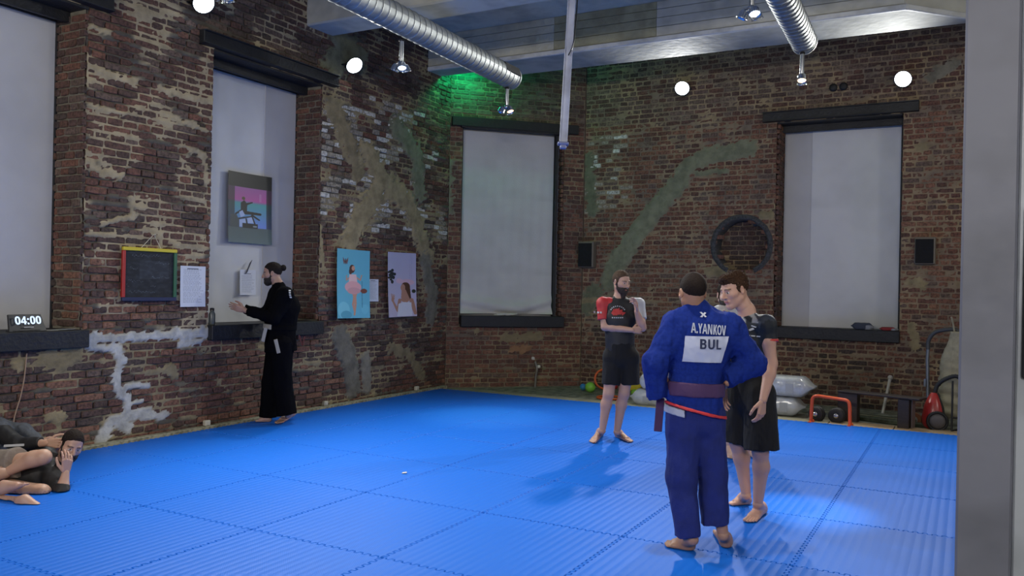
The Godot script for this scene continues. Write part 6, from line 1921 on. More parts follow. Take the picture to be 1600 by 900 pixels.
func build_people() -> void:
	var FWD := Vector3(-sin(YAW), 0, -cos(YAW))      # away from the camera
	var RT := Vector3(cos(YAW), 0, -sin(YAW))        # to the right in the photo
	var UP := Vector3.UP
	man_in_blue(FWD, RT, UP)
	man_in_shorts(FWD, RT, UP)
	man_behind(FWD, RT, UP)
	man_with_beard(FWD, RT, UP)
	man_in_black(FWD, RT, UP)
	men_on_mat(FWD, RT, UP)
func man_in_blue(FWD: Vector3, RT: Vector3, UP: Vector3) -> void:
	var D := 5.13
	var heelL := on_y(1087, 861, 0); var toeL := on_y(1037, 852, 0)
	var heelR := on_y(1136, 858, 0); var toeR := on_y(1124, 833, 0)
	var J := {"head": V(1082, 457, D), "neck": V(1086, 488, D), "chest": V(1094, 535, D), "pelvis": V(1088, 625, D), "hipL": V(1068, 650, D), "hipR": V(1106, 650, D + 0.02),
		"shL": V(1056, 508, D), "elL": V(1024, 570, D - 0.05), "wrL": V(1042, 606, D + 0.02), "shR": V(1139, 512, D), "elR": V(1177, 567, D + 0.02), "wrR": V(1136, 598, D + 0.0),
		"knL": V(1067, 748, D - 0.02), "anL": V(1082, 843, D - 0.08), "knR": V(1112, 742, D + 0.02), "anR": V(1130, 836, D - 0.02)}
	var hl := hand_prims(J.wrL, FWD * 0.7 + RT * 0.6 + UP * 0.15, RT, UP, [0.35, 0.3, 0.3, 0.35])
	var hr := hand_prims(J.wrR, FWD * 0.8 - RT * 0.35 - UP * 0.35, -RT, UP * 0.6 - FWD * 0.7 - RT * 0.2, [0.35, 0.35, 0.4, 0.45])
	var t := figure("person in blue gi with white back patch, seen from behind, hands on hips", on_y(1092, 858, 0), J, {"skin": Color(0.34, 0.185, 0.125), "fwd": FWD, "face": (FWD * 0.97 - RT * 0.15 - UP * 0.12), "hair": Color(0.018, 0.013, 0.012), "hs": 0.99,
		"leg": 0.85, "hands": [hl, hr], "feet": [foot_prims(J.anL, heelL, toeL, FWD), foot_prims(J.anR, heelR, toeR, -RT)], "mess": 0.0015})
	var blue := mat("gi_blue", lin(0.009, 0.026, 0.20), 0.9, 0.0, "soft", 2.0, "weave_n", 0.35)
	blue.uv1_scale = Vector3.ONE * 14.0; blue.metallic_specular = 0.25
	var pants := mat("gi_trousers", lin(0.006, 0.016, 0.14), 0.9, 0.0, "soft", 2.0, "cloth_n", 0.3)
	# jacket
	var waist: Vector3 = V(1086, 604, D); var hem: Vector3 = V(1085, 645, D)
	var tor := [cap(waist, J.chest, 0.155, 0.185, 0.05, FWD, 1.45), cap(J.chest, V(1092, 512, D), 0.185, 0.15, 0.06, FWD, 1.45), cap(V(1092, 512, D), J.neck, 0.12, 0.085, 0.05, FWD, 1.1), cap(J.shL, J.shR, 0.082, 0.082, 0.05)]
	var skirt := [cap(V(1087, 585, D), waist, 0.15, 0.155, 0.03, FWD, 1.35), cap(waist, hem - UP * 0.05, 0.158, 0.186, 0.02, FWD, 1.3, 0, [[V(1086, 641, D), (UP + RT * 0.24).normalized()]])]
	var slv := []
	var cuffL: Vector3 = J.elL.lerp(J.wrL, 0.62) + V(1030, 614, D) - V(1032, 600, D)
	slv.append(cap(J.shL, J.elL, 0.085, 0.078, 0.05)); slv.append(cap(J.elL + UP * 0.02, V(1027, 621, D - 0.02), 0.074, 0.066, 0.03, Vector3.ZERO, 1.0, 2))
	slv.append(cap(J.shR, J.elR, 0.085, 0.078, 0.05)); slv.append(cap(J.elR, V(1134, 592, D - 0.02), 0.076, 0.062, 0.03, Vector3.ZERO, 1.0, 2))
	var info := cloth(t, "gi_jacket", tor + skirt + slv, 0.0095, blue, 0.018, Vector3(11, 6, 11))
	# collar band
	var nb: Vector3 = J.neck
	cloth(t, "collar", [cap(nb + UP * 0.005 - RT * 0.05 - FWD * 0.0, nb + UP * 0.012 - FWD * 0.035, 0.026, 0.026, 0.02), cap(nb + UP * 0.012 - FWD * 0.035, nb + UP * 0.005 + RT * 0.055, 0.026, 0.026, 0.02), cap(nb - RT * 0.055, nb - RT * 0.07 + FWD * 0.1 - UP * 0.1, 0.024, 0.024, 0.02), cap(nb + RT * 0.055, nb + RT * 0.07 + FWD * 0.1 - UP * 0.1, 0.024, 0.024, 0.02)], 0.008, blue)
	# purple belt with hanging end, red hem tape
	var purple := mat("belt_purple", lin(0.055, 0.022, 0.085), 0.8, 0.0, "", 10.0, "cloth_n", 0.3)
	cloth(t, "belt", band([cap(V(1087, 585, D), waist, 0.155, 0.16, 0.02, FWD, 1.35), cap(waist, hem, 0.16, 0.172, 0.02, FWD, 1.32)], 0.018, V(1086, 607, D), (UP + RT * 0.03).normalized(), 0.075), 0.008, purple, 0.005, Vector3(11, 6, 11))
	var be: Vector3 = V(1036, 612, D + 0.06)
	var st := S()
	box(st, Transform3D(Basis(look(FWD)) * Basis(Vector3.BACK, 0.06), V(1030, 648, D + 0.06) - t.position), Vector3(0.05, 0.21, 0.012), 0.003)
	fin(st, "belt_end", purple, t)
	cloth(t, "hem_tape", band([skirt[1]], 0.014, V(1086, 639.5, D), (UP + RT * 0.24).normalized(), 0.018), 0.006, mat("tape_red", lin(0.5, 0.025, 0.03), 0.6), 0.003, Vector3(11, 6, 11))
	# trousers
	var hemL: Vector3 = V(1074, 838, D - 0.06); var hemR: Vector3 = V(1117, 819, D)
	var tr := [cap(V(1087, 630, D), V(1087, 652, D), 0.15, 0.148, 0.04, FWD, 1.3), cap(J.hipL, V(1066, 745, D - 0.02), 0.112, 0.094, 0.03), cap(V(1066, 745, D - 0.02), hemL, 0.094, 0.078, 0.02, Vector3.ZERO, 1.0, 2),
		cap(J.hipR, V(1113, 742, D + 0.02), 0.112, 0.09, 0.03), cap(V(1113, 742, D + 0.02), hemR, 0.09, 0.084, 0.02, Vector3.ZERO, 1.0, 2)]
	cloth(t, "gi_trousers", tr, 0.010, pants, 0.012, Vector3(9, 4, 9))
	cloth(t, "waistband", band([cap(V(1084, 630, D), V(1083, 658, D), 0.172, 0.180, 0.02, FWD, 1.3)], 0.006, V(1056, 641, D), (UP + RT * 0.2).normalized(), 0.045).map(func(c): c.pl.append([V(1064, 640, D), -RT]); return c), 0.007, mat("waistband_white", lin(0.30, 0.33, 0.45), 0.8))
	# back patch, lettering and collar mark
	var z := D - 0.42
	var pch := func(px: float, py: float) -> Vector3: return V(px, py, D - 0.2) - FWD * 0.22
	applique(t, "back_patch", info, [pch.call(1075, 526), pch.call(1145, 527), pch.call(1133, 569), pch.call(1071, 567)], FWD, mat("patch_white", lin(0.42, 0.46, 0.62), 0.75, 0.0, "", 10.0, "cloth_n", 0.25), 0.012, 18, 12)
	sewn_text(t, "name_lettering", "A.YANKOV", info, pch.call(1085, 505), pch.call(1141, 510), pch.call(1084, 521), FWD, mat("thread_white", lin(0.50, 0.54, 0.66), 0.7), 0.009)
	sewn_text(t, "country_lettering", "BUL", info, pch.call(1097, 530.5), pch.call(1131.5, 532), pch.call(1096.5, 546), FWD, mat("thread_navy", lin(0.012, 0.02, 0.07), 0.7), 0.016)
	for q in [[[1099, 488.5], [1102, 488], [1110, 495.5], [1107, 496.5]], [[1107, 488.5], [1110, 489.5], [1102.5, 496.5], [1099, 496]]]:
		applique(t, "collar_mark", info, [pch.call(q[0][0], q[0][1]), pch.call(q[1][0], q[1][1]), pch.call(q[2][0], q[2][1]), pch.call(q[3][0], q[3][1])], FWD, mats["thread_white"], 0.012, 4, 6)
func man_in_shorts(FWD: Vector3, RT: Vector3, UP: Vector3) -> void:
	var D := 6.0
	var fw := (-RT * 0.80 - FWD * 0.60).normalized()
	var heelL := on_y(1193, 799, 0); var toeL := on_y(1170, 818, 0)
	var heelR := on_y(1174, 787, 0); var toeR := on_y(1138, 789, 0)
	var J := {"head": V(1147, 453, D), "neck": V(1167, 486, D + 0.01), "chest": V(1174, 535, D), "pelvis": V(1172, 605, D), "hipL": V(1186, 615, D - 0.07), "hipR": V(1158, 612, D + 0.07),
		"shL": V(1197, 507, D - 0.12), "elL": V(1206, 568, D - 0.17), "wrL": V(1192, 626, D - 0.27), "shR": V(1151, 510, D + 0.12), "elR": V(1132, 560, D + 0.10), "wrR": V(1131, 605, D - 0.0),
		"knL": V(1188, 705, D - 0.10), "anL": V(1184, 788, D - 0.06), "knR": V(1152, 692, D + 0.10), "anR": V(1166, 774, D + 0.10)}
	var hl := hand_prims(J.wrL, -UP + fw * 0.15, fw * -0.3 - RT, fw, [0.45, 0.5, 0.55, 0.6])
	var hr := hand_prims(J.wrR, -UP, RT, fw, [0.4, 0.4, 0.4, 0.4])
	var t := figure("person in dark patterned rash guard and black shorts facing the blue gi", on_y(1175, 800, 0), J, {"skin": Color(0.46, 0.27, 0.205), "fwd": fw, "face": (-RT * 0.86 - FWD * 0.36 - UP * 0.28), "up": (UP - RT * 0.12), "hair": Color(0.05, 0.027, 0.017), "hs": 1.04,
		"hands": [hl, hr], "feet": [foot_prims(J.anL, heelL, toeL, -RT), foot_prims(J.anR, heelR, toeR, -FWD)], "mess": 0.012,
		"tuft": [[Vector3(0, 0.085, 0.03), Vector3(0.07, 0.04, 0.065)], [Vector3(0, 0.07, -0.04), Vector3(0.075, 0.055, 0.07)], [Vector3(0.02, 0.10, 0.06), Vector3(0.045, 0.025, 0.04)]]})
	var pat := func(p: Vector3) -> Color:
		var n1 := nz.get_noise_3d(p.x * 3.0, p.y * 2.2, p.z * 3.0) + 0.5 * nz2.get_noise_3d(p.x * 11.0, p.y * 9.0, p.z * 11.0)
		var rel := (p - (J.chest as Vector3)).dot(-RT)
		if n1 > 0.06 and rel > 0.0: return Color(0.30, 0.31, 0.33)
		if n1 > 0.05: return Color(0.035, 0.042, 0.06)
		return Color(0.014, 0.017, 0.026)
	var lyc := mat("rash_guard_dark", Color.WHITE, 0.55, 0.0, "", 8.0, "cloth_n", 0.25, true)
	lyc.metallic_specular = 0.35
	var tor := [cap(V(1173, 607, D), J.chest, 0.128, 0.148, 0.05, fw, 1.3), cap(J.chest, J.neck - UP * 0.02, 0.145, 0.064, 0.05, fw, 1.25), cap(J.shL, J.shR, 0.066, 0.066, 0.05)]
	var cL: Vector3 = J.shL.lerp(J.elL, 0.48); var cR: Vector3 = J.shR.lerp(J.elR, 0.5)
	var sl := [cap(J.shL, V(1202, 533, D - 0.13), 0.066, 0.060, 0.04, Vector3.ZERO, 1.0, 2), cap(J.shR, cR, 0.068, 0.058, 0.04, Vector3.ZERO, 1.0, 2)]
	var info := cloth(t, "rash_guard", tor + sl, 0.009, lyc, 0.004, Vector3(12, 8, 12), pat)
	cloth(t, "cuff", band([sl[0]], 0.003, V(1202, 533.5, D - 0.12), (J.shL - J.elL).normalized(), 0.018), 0.006, mat("cuff_red", lin(0.5, 0.04, 0.035), 0.6))
	# pale marks printed on the sleeve
	var wm := mat("print_pale", lin(0.42, 0.43, 0.46), 0.6)
	var dirv := FWD
	for q in [[1193, 518, 7, 3, -0.5], [1196, 513, 6, 2, 0.4], [1188, 528, 5, 2, 0.0], [1195, 528.5, 6, 2, 0.05], [1202, 529, 5, 2, 0.0]]:
		var c2: Vector2 = Vector2(cos(q[4]), sin(q[4])) * q[2] * 0.5; var c3: Vector2 = Vector2(-sin(q[4]), cos(q[4])) * q[3] * 0.5
		var g := func(k: Vector2) -> Vector3: return V(q[0] + k.x, q[1] + k.y, D - 0.4)
		applique(t, "sleeve_mark", info, [g.call(-c2 - c3), g.call(c2 - c3), g.call(c2 + c3), g.call(-c2 + c3)], dirv, wm, 0.008, 4, 3)
	# shorts
	var blk := mat("shorts_black", lin(0.004, 0.004, 0.005), 0.9, 0.0, "", 8.0, "cloth_n", 0.3)
	var sh := [cap(V(1172, 598, D), V(1172, 622, D), 0.136, 0.14, 0.04, fw, 1.2), cap(J.hipL, V(1190, 703, D - 0.10), 0.115, 0.122, 0.03, Vector3.ZERO, 1.0, 2), cap(J.hipR, V(1152, 690, D + 0.09), 0.112, 0.108, 0.03, Vector3.ZERO, 1.0, 2)]
	cloth(t, "shorts", sh, 0.010, blk, 0.010, Vector3(11, 4, 11))
func man_behind(FWD: Vector3, RT: Vector3, UP: Vector3) -> void:
	var D := 8.25
	var fw := (RT * 0.3 - FWD * 0.95).normalized()
	var b := on_y(1152, 712, 0)
	var o := func(r: float, h: float, f: float) -> Vector3: return b + RT * r + UP * h + FWD * f
	var J := {"head": V(1134, 461, D), "neck": o.call(-0.07, 1.48, 0.0), "chest": o.call(-0.02, 1.25, 0.0), "pelvis": o.call(0.0, 0.92, 0.0), "hipL": o.call(0.09, 0.88, 0.0), "hipR": o.call(-0.09, 0.88, 0.0),
		"shL": o.call(0.10, 1.40, 0.10), "elL": o.call(0.14, 1.12, 0.1), "wrL": o.call(0.05, 1.20, -0.2), "shR": o.call(-0.22, 1.40, -0.06), "elR": o.call(-0.20, 1.14, -0.08), "wrR": V(1139, 507, D - 0.22),
		"knL": o.call(0.11, 0.48, 0.0), "anL": o.call(0.13, 0.08, 0.02), "knR": o.call(-0.08, 0.48, 0.0), "anR": o.call(-0.075, 0.08, 0.02)}
	var hr := hand_prims(J.wrR, UP * 0.85 - RT * 0.3, -FWD, -RT, [0.5, 0.5, 0.6, 0.6])
	var hl := hand_prims(J.wrL, -RT * 0.9 + UP * 0.2, FWD, UP, [0.3, 0.3, 0.3, 0.3])
	var t := figure("person in pale rash guard almost hidden behind the one in patterned rash guard", b, J, {"skin": Color(0.50, 0.33, 0.27), "fwd": fw, "face": (RT * 0.12 - FWD * 0.95 - UP * 0.15), "hair": Color(0.022, 0.016, 0.014), "hs": 1.0, "beard": 0.02,
		"hands": [hr, hl], "feet": [foot_prims(J.anR, b - RT * 0.065 + FWD * 0.06, b - RT * 0.10 - FWD * 0.19, RT), foot_prims(J.anL, b + RT * 0.13 + FWD * 0.06, b + RT * 0.17 - FWD * 0.18, -RT)]})
	var pale := mat("rash_pale", lin(0.42, 0.42, 0.45), 0.6, 0.0, "soft", 3.0, "cloth_n", 0.25)
	var tor := [cap(J.pelvis, J.chest, 0.13, 0.148, 0.05, fw, 1.3), cap(J.chest, J.neck - UP * 0.02, 0.14, 0.064, 0.05, fw, 1.25), cap(J.shL, J.shR, 0.066, 0.066, 0.05),
		cap(J.shL, J.shL.lerp(J.elL, 0.6), 0.068, 0.058, 0.04, Vector3.ZERO, 1.0, 2), cap(J.shR, J.shR.lerp(J.elR, 0.6), 0.068, 0.058, 0.04, Vector3.ZERO, 1.0, 2)]
	cloth(t, "rash_guard", tor, 0.012, pale, 0.004)
	cloth(t, "shorts", [cap(J.pelvis, J.pelvis - UP * 0.08, 0.138, 0.14, 0.04, fw, 1.2), cap(J.hipL, J.hipL.lerp(J.knL, 0.9), 0.115, 0.112, 0.03, Vector3.ZERO, 1.0, 2), cap(J.hipR, J.hipR.lerp(J.knR, 0.9), 0.115, 0.112, 0.03, Vector3.ZERO, 1.0, 2)], 0.013, mats["shorts_black"], 0.008)
func man_with_beard(FWD: Vector3, RT: Vector3, UP: Vector3) -> void:
	var D := 8.79
	var fw := (-FWD * 0.95 + RT * 0.25).normalized()
	var heelR := on_y(939, 680, 0); var toeR := on_y(924, 693, 0)
	var heelL := on_y(963, 682, 0); var toeL := on_y(988, 692, 0)
	var J := {"head": V(971, 441, D), "neck": V(968, 464, D + 0.02), "chest": V(968, 497, D), "pelvis": V(969, 548, D), "hipR": V(957, 556, D), "hipL": V(983, 556, D),
		"shR": V(942, 474, D), "elR": V(945, 511, D - 0.05), "wrR": V(988, 516, D - 0.17), "shL": V(998, 475, D), "elL": V(1004, 512, D - 0.10), "wrL": V(995, 487, D - 0.20),
		"knR": V(951, 615, D - 0.02), "anR": V(941, 673, D), "knL": V(975, 615, D - 0.02), "anL": V(964, 675, D)}
	var hr := hand_prims(J.wrR, RT + UP * 0.05 + FWD * 0.35, FWD, UP, [0.5, 0.5, 0.5, 0.5])
	var hl := hand_prims(J.wrL, UP * 0.9 - RT * 0.15 - FWD * 0.1, -FWD * 0.5 + UP * 0.2 - RT * 0.6, RT * 0.3 - FWD, [0.35, 0.5, 0.65, 0.75])
	var t := figure("person in black rash guard with one red and one white sleeve, arms folded", on_y(955, 686, 0), J, {"skin": Color(0.44, 0.265, 0.20), "fwd": fw, "face": (-FWD * 0.80 + RT * 0.58 - UP * 0.18), "up": (UP + RT * 0.05), "hair": Color(0.085, 0.055, 0.038), "hs": 1.02, "beard": 0.045, "beard_color": Color(0.025, 0.016, 0.012),
		"hands": [hr, hl], "feet": [foot_prims(J.anR, heelR, toeR, RT), foot_prims(J.anL, heelL, toeL, -RT)], "calf": fw})
	var blk := mat("rash_black", lin(0.010, 0.010, 0.012), 0.6, 0.0, "", 8.0, "cloth_n", 0.25)
	var tor := [cap(V(969, 548, D), J.chest, 0.156, 0.166, 0.05, fw, 1.35), cap(J.chest, J.neck - UP * 0.01, 0.16, 0.066, 0.05, fw, 1.25), cap(V(950, 476, D), V(988, 476, D), 0.064, 0.064, 0.05)]
	var info := cloth(t, "rash_guard", tor, 0.010, blk, 0.004, Vector3(12, 8, 12))
	var sr := [cap(V(952, 474, D), J.shR, 0.066, 0.063, 0.03), cap(J.shR, V(943, 500, D - 0.035), 0.063, 0.061, 0.03, Vector3.ZERO, 1.0, 2)]
	var ir := cloth(t, "sleeve", sr, 0.009, mat("sleeve_red", lin(0.42, 0.022, 0.028), 0.6, 0.0, "", 8.0, "cloth_n", 0.25), 0.004)
	tag(ir.node, "red sleeve")
	var sl := [cap(V(988, 474, D), J.shL, 0.064, 0.061, 0.03), cap(J.shL, V(1002, 499, D - 0.06), 0.061, 0.059, 0.03, Vector3.ZERO, 1.0, 2)]
	tag(cloth(t, "sleeve", sl, 0.009, mat("sleeve_white", lin(0.46, 0.47, 0.52), 0.6, 0.0, "", 8.0, "cloth_n", 0.25), 0.004).node, "white sleeve")
	# chest print: red burst between two pale arcs of lettering; small pale mark on the red sleeve
	var red := mat("print_red", lin(0.42, 0.03, 0.03), 0.6)
	var g := func(px: float, py: float) -> Vector3: return V(px, py, D - 0.45)
	for q in [[961, 491, 966, 483, 968, 494], [965, 486, 970, 483, 971, 494], [969, 485, 975, 482, 974, 493], [973, 486, 980, 485, 977, 493], [977, 488, 985, 490, 980, 494]]:
		applique(t, "chest_print", info, [g.call(q[0], q[1]), g.call(q[2], q[3]), g.call(q[4], q[5]), g.call((q[0] + q[4]) * 0.5, q[5] + 0.5)], FWD, red, 0.008, 4, 4)
	for k in 9:
		var a := lerpf(PI * 0.86, PI * 0.14, k / 8.0)
		var cx := 972.0 + cos(a) * 12.0; var cy := 489.0 - sin(a) * 9.5
		applique(t, "chest_print", info, [g.call(cx - 0.9, cy - 0.9), g.call(cx + 0.9, cy - 0.9), g.call(cx + 0.9, cy + 0.9), g.call(cx - 0.9, cy + 0.9)], FWD, wprint(), 0.008, 2, 2)
	for k in 6:
		var cx := 963.0 + k * 3.2
		applique(t, "chest_print", info, [g.call(cx - 1.0, 497.2), g.call(cx + 1.0, 497.2), g.call(cx + 1.0, 499), g.call(cx - 1.0, 499)], FWD, wprint(), 0.008, 2, 2)
	for k in 3:
		var cx := 937.0 + k * 4.0
		applique(t, "sleeve_mark", ir, [g.call(cx - 1.3, 488.5), g.call(cx + 1.3, 488.5), g.call(cx + 1.3, 491.5), g.call(cx - 1.3, 491.5)], FWD, wprint(), 0.008, 2, 2)
	var sh := [cap(V(969, 541, D), V(970, 556, D), 0.155, 0.155, 0.03, fw, 1.3), cap(V(957, 557, D), V(983, 557, D), 0.106, 0.106, 0.03), cap(V(957, 560, D), V(954, 601, D - 0.01), 0.100, 0.094, 0.015, Vector3.ZERO, 1.0, 2), cap(V(983, 560, D), V(984, 601, D - 0.01), 0.100, 0.106, 0.03, Vector3.ZERO, 1.0, 2)]
	cloth(t, "shorts", sh, 0.011, mats["shorts_black"], 0.008, Vector3(11, 4, 11))
func wprint() -> Material: return mat("print_pale", lin(0.42, 0.43, 0.46), 0.6)
func man_in_black(FWD: Vector3, RT: Vector3, UP: Vector3) -> void:
	var D := 9.57
	var fw := (-RT * 0.95 - FWD * 0.3).normalized()
	var heelR := on_y(460, 654, 0) + UP * 0.05; var toeR := on_y(434, 663, 0)
	var heelL := on_y(425, 659, 0); var toeL := on_y(399, 659, 0)
	var J := {"head": V(425, 427, D), "neck": V(436, 446, D), "chest": V(441, 480, D), "pelvis": V(437, 530, D), "hipL": V(434, 536, D + 0.09), "hipR": V(440, 536, D - 0.08),
		"shR": V(446, 461, D - 0.15), "elR": V(428, 496, D - 0.22), "wrR": V(382, 485, D - 0.20), "shL": V(433, 459, D + 0.16), "elL": V(415, 492, D + 0.2), "wrL": V(378, 482, D + 0.02),
		"knR": V(441, 596, D - 0.06), "anR": V(450, 648, D - 0.08), "knL": V(424, 597, D + 0.08), "anL": V(420, 652, D + 0.08)}
	var hr := hand_prims(J.wrR, -RT * 0.95 + UP * 0.25, FWD * 0.6 - UP, -RT * 0.2 + UP - FWD * 0.3, [0.2, 0.25, 0.3, 0.35])
	var hl := hand_prims(J.wrL, -RT * 0.95 + UP * 0.2, -UP, UP - RT * 0.2, [0.3, 0.3, 0.3, 0.3])
	var t := figure("person in black gi walking along the left brick wall, one arm held out", on_y(430, 659, 0), J, {"skin": Color(0.40, 0.25, 0.20), "fwd": fw, "face": (-RT * 0.94 - FWD * 0.2 - UP * 0.14), "hair": Color(0.02, 0.016, 0.015), "hs": 1.03, "beard": -0.004,
		"hands": [hr, hl], "feet": [foot_prims(J.anR, heelR, toeR, FWD, 1.0, false), foot_prims(J.anL, heelL, toeL, -FWD)], "tuft": [[Vector3(0, 0.045, -0.13), Vector3(0.033, 0.035, 0.032)]]})
	var blk := mat("gi_black", lin(0.0035, 0.0035, 0.005), 0.95, 0.0, "", 12.0, "weave_n", 0.3)
	blk.metallic_specular = 0.15
	var waist: Vector3 = V(438, 512, D)
	var side := FWD
	var tor := [cap(waist, J.chest, 0.165, 0.185, 0.05, RT, 0.95), cap(J.chest, J.neck - UP * 0.02, 0.175, 0.075, 0.05), cap(J.shL, J.shR, 0.085, 0.085, 0.05),
		cap(J.shR, J.elR, 0.088, 0.074, 0.05), cap(J.elR, V(387, 486, D - 0.2), 0.070, 0.052, 0.03, Vector3.ZERO, 1.0, 2), cap(J.shL, J.elL, 0.085, 0.074, 0.05), cap(J.elL, V(383, 483, D + 0.03), 0.07, 0.052, 0.03, Vector3.ZERO, 1.0, 2)]
	var skirt := [cap(waist, V(439, 549, D), 0.165, 0.185, 0.03, Vector3.ZERO, 1.0, 2)]
	var info := cloth(t, "gi_jacket", tor + skirt, 0.011, blk, 0.012, Vector3(9, 5, 9))
	cloth(t, "belt", band([cap(waist + UP * 0.15, waist - UP * 0.15, 0.166, 0.172, 0.02)], 0.014, waist, UP, 0.055), 0.009, blk)
	cloth(t, "belt_knot", band([cap(waist + UP * 0.15, waist - UP * 0.15, 0.168, 0.174, 0.02)], 0.02, waist + UP * 0.01, (UP + RT * 0.05).normalized(), 0.06).map(func(c): c.pl.append([V(431, 512, D), -RT]); return c), 0.008, mat("belt_pale", lin(0.32, 0.31, 0.29), 0.8))
	var st := S()
	for q in [[413, 523, 0.2], [433, 541, -0.25]]:
		var st2 := S(); box(st2, Transform3D(look(FWD) * Basis(Vector3.BACK, q[2]), V(q[0], q[1], D - 0.21) - t.position), Vector3(0.04, 0.16, 0.012), 0.003); fin(st2, "belt_end", mats["belt_pale"], t)
	var g := func(px: float, py: float) -> Vector3: return V(px, py, D - 0.55)
	for k in 4: applique(t, "shoulder_mark", info, [g.call(438 + k * 0.6, 453 + k * 3.6), g.call(440.6 + k * 0.6, 453 + k * 3.6), g.call(441 + k * 0.6, 455.4 + k * 3.6), g.call(438.6 + k * 0.6, 455.4 + k * 3.6)], FWD, wprint(), 0.008, 2, 2)
	for q in [[447, 528, 452, 546], [452, 546, 456, 530]]:
		applique(t, "skirt_mark", info, [g.call(q[0], q[1]), g.call(q[0] + 2.2, q[1]), g.call(q[2] + 2.2, q[3]), g.call(q[2], q[3])], FWD, mat("mark_dull_red", lin(0.10, 0.02, 0.02), 0.7), 0.008, 2, 6)
	var tr := [cap(V(438, 530, D), V(438, 545, D), 0.15, 0.155, 0.04), cap(J.hipR, J.knR, 0.125, 0.110, 0.04), cap(J.knR, V(448, 648, D - 0.08), 0.110, 0.112, 0.03, Vector3.ZERO, 1.0, 2), cap(J.hipL, J.knL, 0.125, 0.105, 0.04), cap(J.knL, V(420, 651, D + 0.08), 0.105, 0.105, 0.03, Vector3.ZERO, 1.0, 2)]
	cloth(t, "gi_trousers", tr, 0.012, blk, 0.012, Vector3(8, 3, 8))
func men_on_mat(FWD: Vector3, RT: Vector3, UP: Vector3) -> void:
	# the one underneath: on his side, head raised, hand at his mouth, legs doubled back towards the camera
	var D := 6.55
	var J := {"head": V(112, 696, D), "neck": V(98, 722, D + 0.03), "chest": V(66, 738, D + 0.02), "pelvis": V(-25, 742, D - 0.05), "hipL": V(-30, 728, D - 0.05), "hipR": V(-30, 762, D - 0.12),
		"shR": V(84, 748, D - 0.12), "elR": V(96, 771, D - 0.28), "wrR": V(103, 738, D - 0.22), "shL": V(72, 712, D + 0.12), "elL": V(40, 705, D + 0.28), "wrL": V(85, 706, D + 0.22),
		"knL": V(-85, 745, D - 0.35), "anL": V(-8, 766, D - 0.50), "knR": V(-80, 775, D - 0.35), "anR": V(28, 783, D - 0.58)}
	var hr := hand_prims(J.wrR, UP * 0.95 + RT * 0.10, -FWD * 0.25 - RT * 0.6, -FWD * 0.6 - RT * 0.5, [0.35, 0.4, 0.45, 0.5], 1.0)
	var hl := hand_prims(J.wrL, RT * 0.9 + UP * 0.1, -FWD, UP, [0.5, 0.5, 0.5, 0.5])
	var fl := foot_prims(J.anL, V(-4, 774, D - 0.52), V(47, 757, D - 0.55), UP, 1.0, false)
	var fr := foot_prims(J.anR, V(24, 790, D - 0.62), V(79, 800, D - 0.66), UP, 1.0, false)
	var base := on_y(60, 760, 0)
	var up := (UP * 0.92 + RT * 0.34 - FWD * 0.0).normalized()
	var t := figure("person in plain black rash guard pinned on the mat, hand at the mouth", base, J, {"skin": Color(0.44, 0.27, 0.20), "fwd": (RT * 0.2 - FWD * 0.3 + UP).normalized(), "face": (RT * 0.62 - FWD * 0.72 - UP * 0.30), "up": up, "hair": Color(0.02, 0.015, 0.013), "hs": 0.98, "beard": 0.004,
		"hands": [hr, hl], "feet": [fl, fr], "calf": UP})
	var blk: Material = mats["rash_black"]
	cloth(t, "rash_guard", [cap(J.pelvis, J.chest, 0.135, 0.15, 0.05), cap(J.chest, J.neck, 0.15, 0.068, 0.05), cap(J.shL, J.shR, 0.072, 0.072, 0.05), cap(J.shR, J.elR, 0.068, 0.056, 0.04), cap(J.elR, J.elR.lerp(J.wrR, 0.42), 0.056, 0.046, 0.03, Vector3.ZERO, 1.0, 2), cap(J.shL, J.elL, 0.066, 0.054, 0.04), cap(J.elL, J.elL.lerp(J.wrL, 0.4), 0.054, 0.046, 0.03, Vector3.ZERO, 1.0, 2)], 0.010, blk, 0.006)
	cloth(t, "shorts", [cap(J.hipL, J.hipR, 0.12, 0.12, 0.05), cap(J.hipL, J.hipL.lerp(J.knL, 0.8), 0.11, 0.10, 0.03, Vector3.ZERO, 1.0, 2), cap(J.hipR, J.hipR.lerp(J.knR, 0.8), 0.11, 0.10, 0.03, Vector3.ZERO, 1.0, 2)], 0.013, mats["shorts_black"], 0.006)
	# the one on top: grey hooded top, bare leg hooked over
	var K := {"head": V(-78, 640, D + 0.35), "neck": V(-58, 660, D + 0.34), "chest": V(-22, 690, D + 0.30), "pelvis": V(-60, 728, D + 0.12), "hipL": V(-42, 735, D + 0.05), "hipR": V(-62, 752, D + 0.10),
		"shL": V(-2, 674, D + 0.28), "elL": V(28, 694, D + 0.16), "wrL": V(74, 692, D + 0.06), "shR": V(-15, 668, D + 0.48), "elR": V(38, 676, D + 0.50), "wrR": V(62, 690, D + 0.44),
		"knL": V(68, 714, D - 0.20), "anL": V(10, 738, D - 0.22), "knR": V(66, 769, D - 0.34), "anR": V(-20, 778, D - 0.36)}
	hl = hand_prims(K.wrL, RT * 0.95 + UP * 0.02 - FWD * 0.1, FWD, UP, [0.3, 0.35, 0.4, 0.45])
	hr = hand_prims(K.wrR, RT * 0.8 - UP * 0.3, FWD, UP, [0.5, 0.5, 0.5, 0.5])
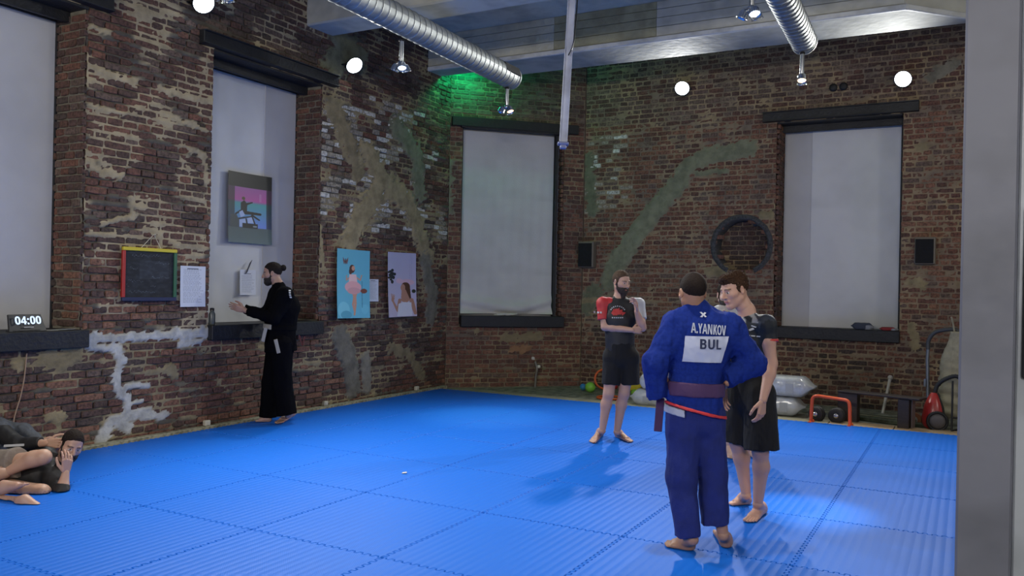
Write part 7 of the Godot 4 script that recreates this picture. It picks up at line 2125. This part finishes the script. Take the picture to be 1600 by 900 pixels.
	var f1 := foot_prims(K.anL, V(14, 745, D - 0.22), V(-30, 752, D - 0.3), UP, 1.0, false)
	var f2 := foot_prims(K.anR, V(-22, 786, D - 0.36), V(-70, 792, D - 0.38), UP, 1.0, false)
	base = on_y(-20, 770, 0)
	t = figure("person in grey hooded top and beige shorts lying over another, bare knee raised", base, K, {"skin": Color(0.46, 0.28, 0.20), "fwd": (-UP).normalized(), "face": (-RT * 0.6 - UP * 0.6 - FWD * 0.2), "hair": Color(0.03, 0.02, 0.016), "hs": 1.0, "hands": [hl, hr], "feet": [f1, f2], "calf": -UP})
	var grey := mat("hoodie_grey", lin(0.085, 0.095, 0.115), 0.9, 0.0, "soft", 3.0, "cloth_n", 0.4)
	cloth(t, "hooded_top", [cap(K.pelvis, K.chest, 0.15, 0.17, 0.06), cap(K.chest, K.neck, 0.16, 0.10, 0.06), cap(K.shL, K.shR, 0.095, 0.095, 0.06), cap(K.shR, K.elR, 0.09, 0.07, 0.05), cap(K.elR, K.wrR, 0.066, 0.045, 0.03, Vector3.ZERO, 1.0, 2)], 0.011, grey, 0.016, Vector3(9, 9, 9))
	cloth(t, "undersleeve", [cap(K.shL, K.elL, 0.085, 0.06, 0.05), cap(K.elL, V(64, 691, D + 0.08), 0.056, 0.042, 0.03, Vector3.ZERO, 1.0, 2)], 0.009, blk, 0.006)
	var st := S(); box(st, Transform3D(look(-FWD + UP * 0.5) * Basis(Vector3.BACK, 0.08), V(22, 696, D + 0.07) - t.position), Vector3(0.16, 0.02, 0.006), 0.002); fin(st, "sleeve_stripe", wprint(), t)
	cloth(t, "shorts", [cap(K.hipL, K.hipR, 0.12, 0.12, 0.05), cap(K.hipL, V(28, 722, D - 0.14), 0.125, 0.115, 0.03, Vector3.ZERO, 1.0, 2), cap(K.hipR, V(0, 762, D - 0.14), 0.12, 0.10, 0.03, Vector3.ZERO, 1.0, 2)], 0.011, mat("shorts_beige", lin(0.20, 0.165, 0.14), 0.85, 0.0, "", 8.0, "fold_n", 0.6), 0.010)
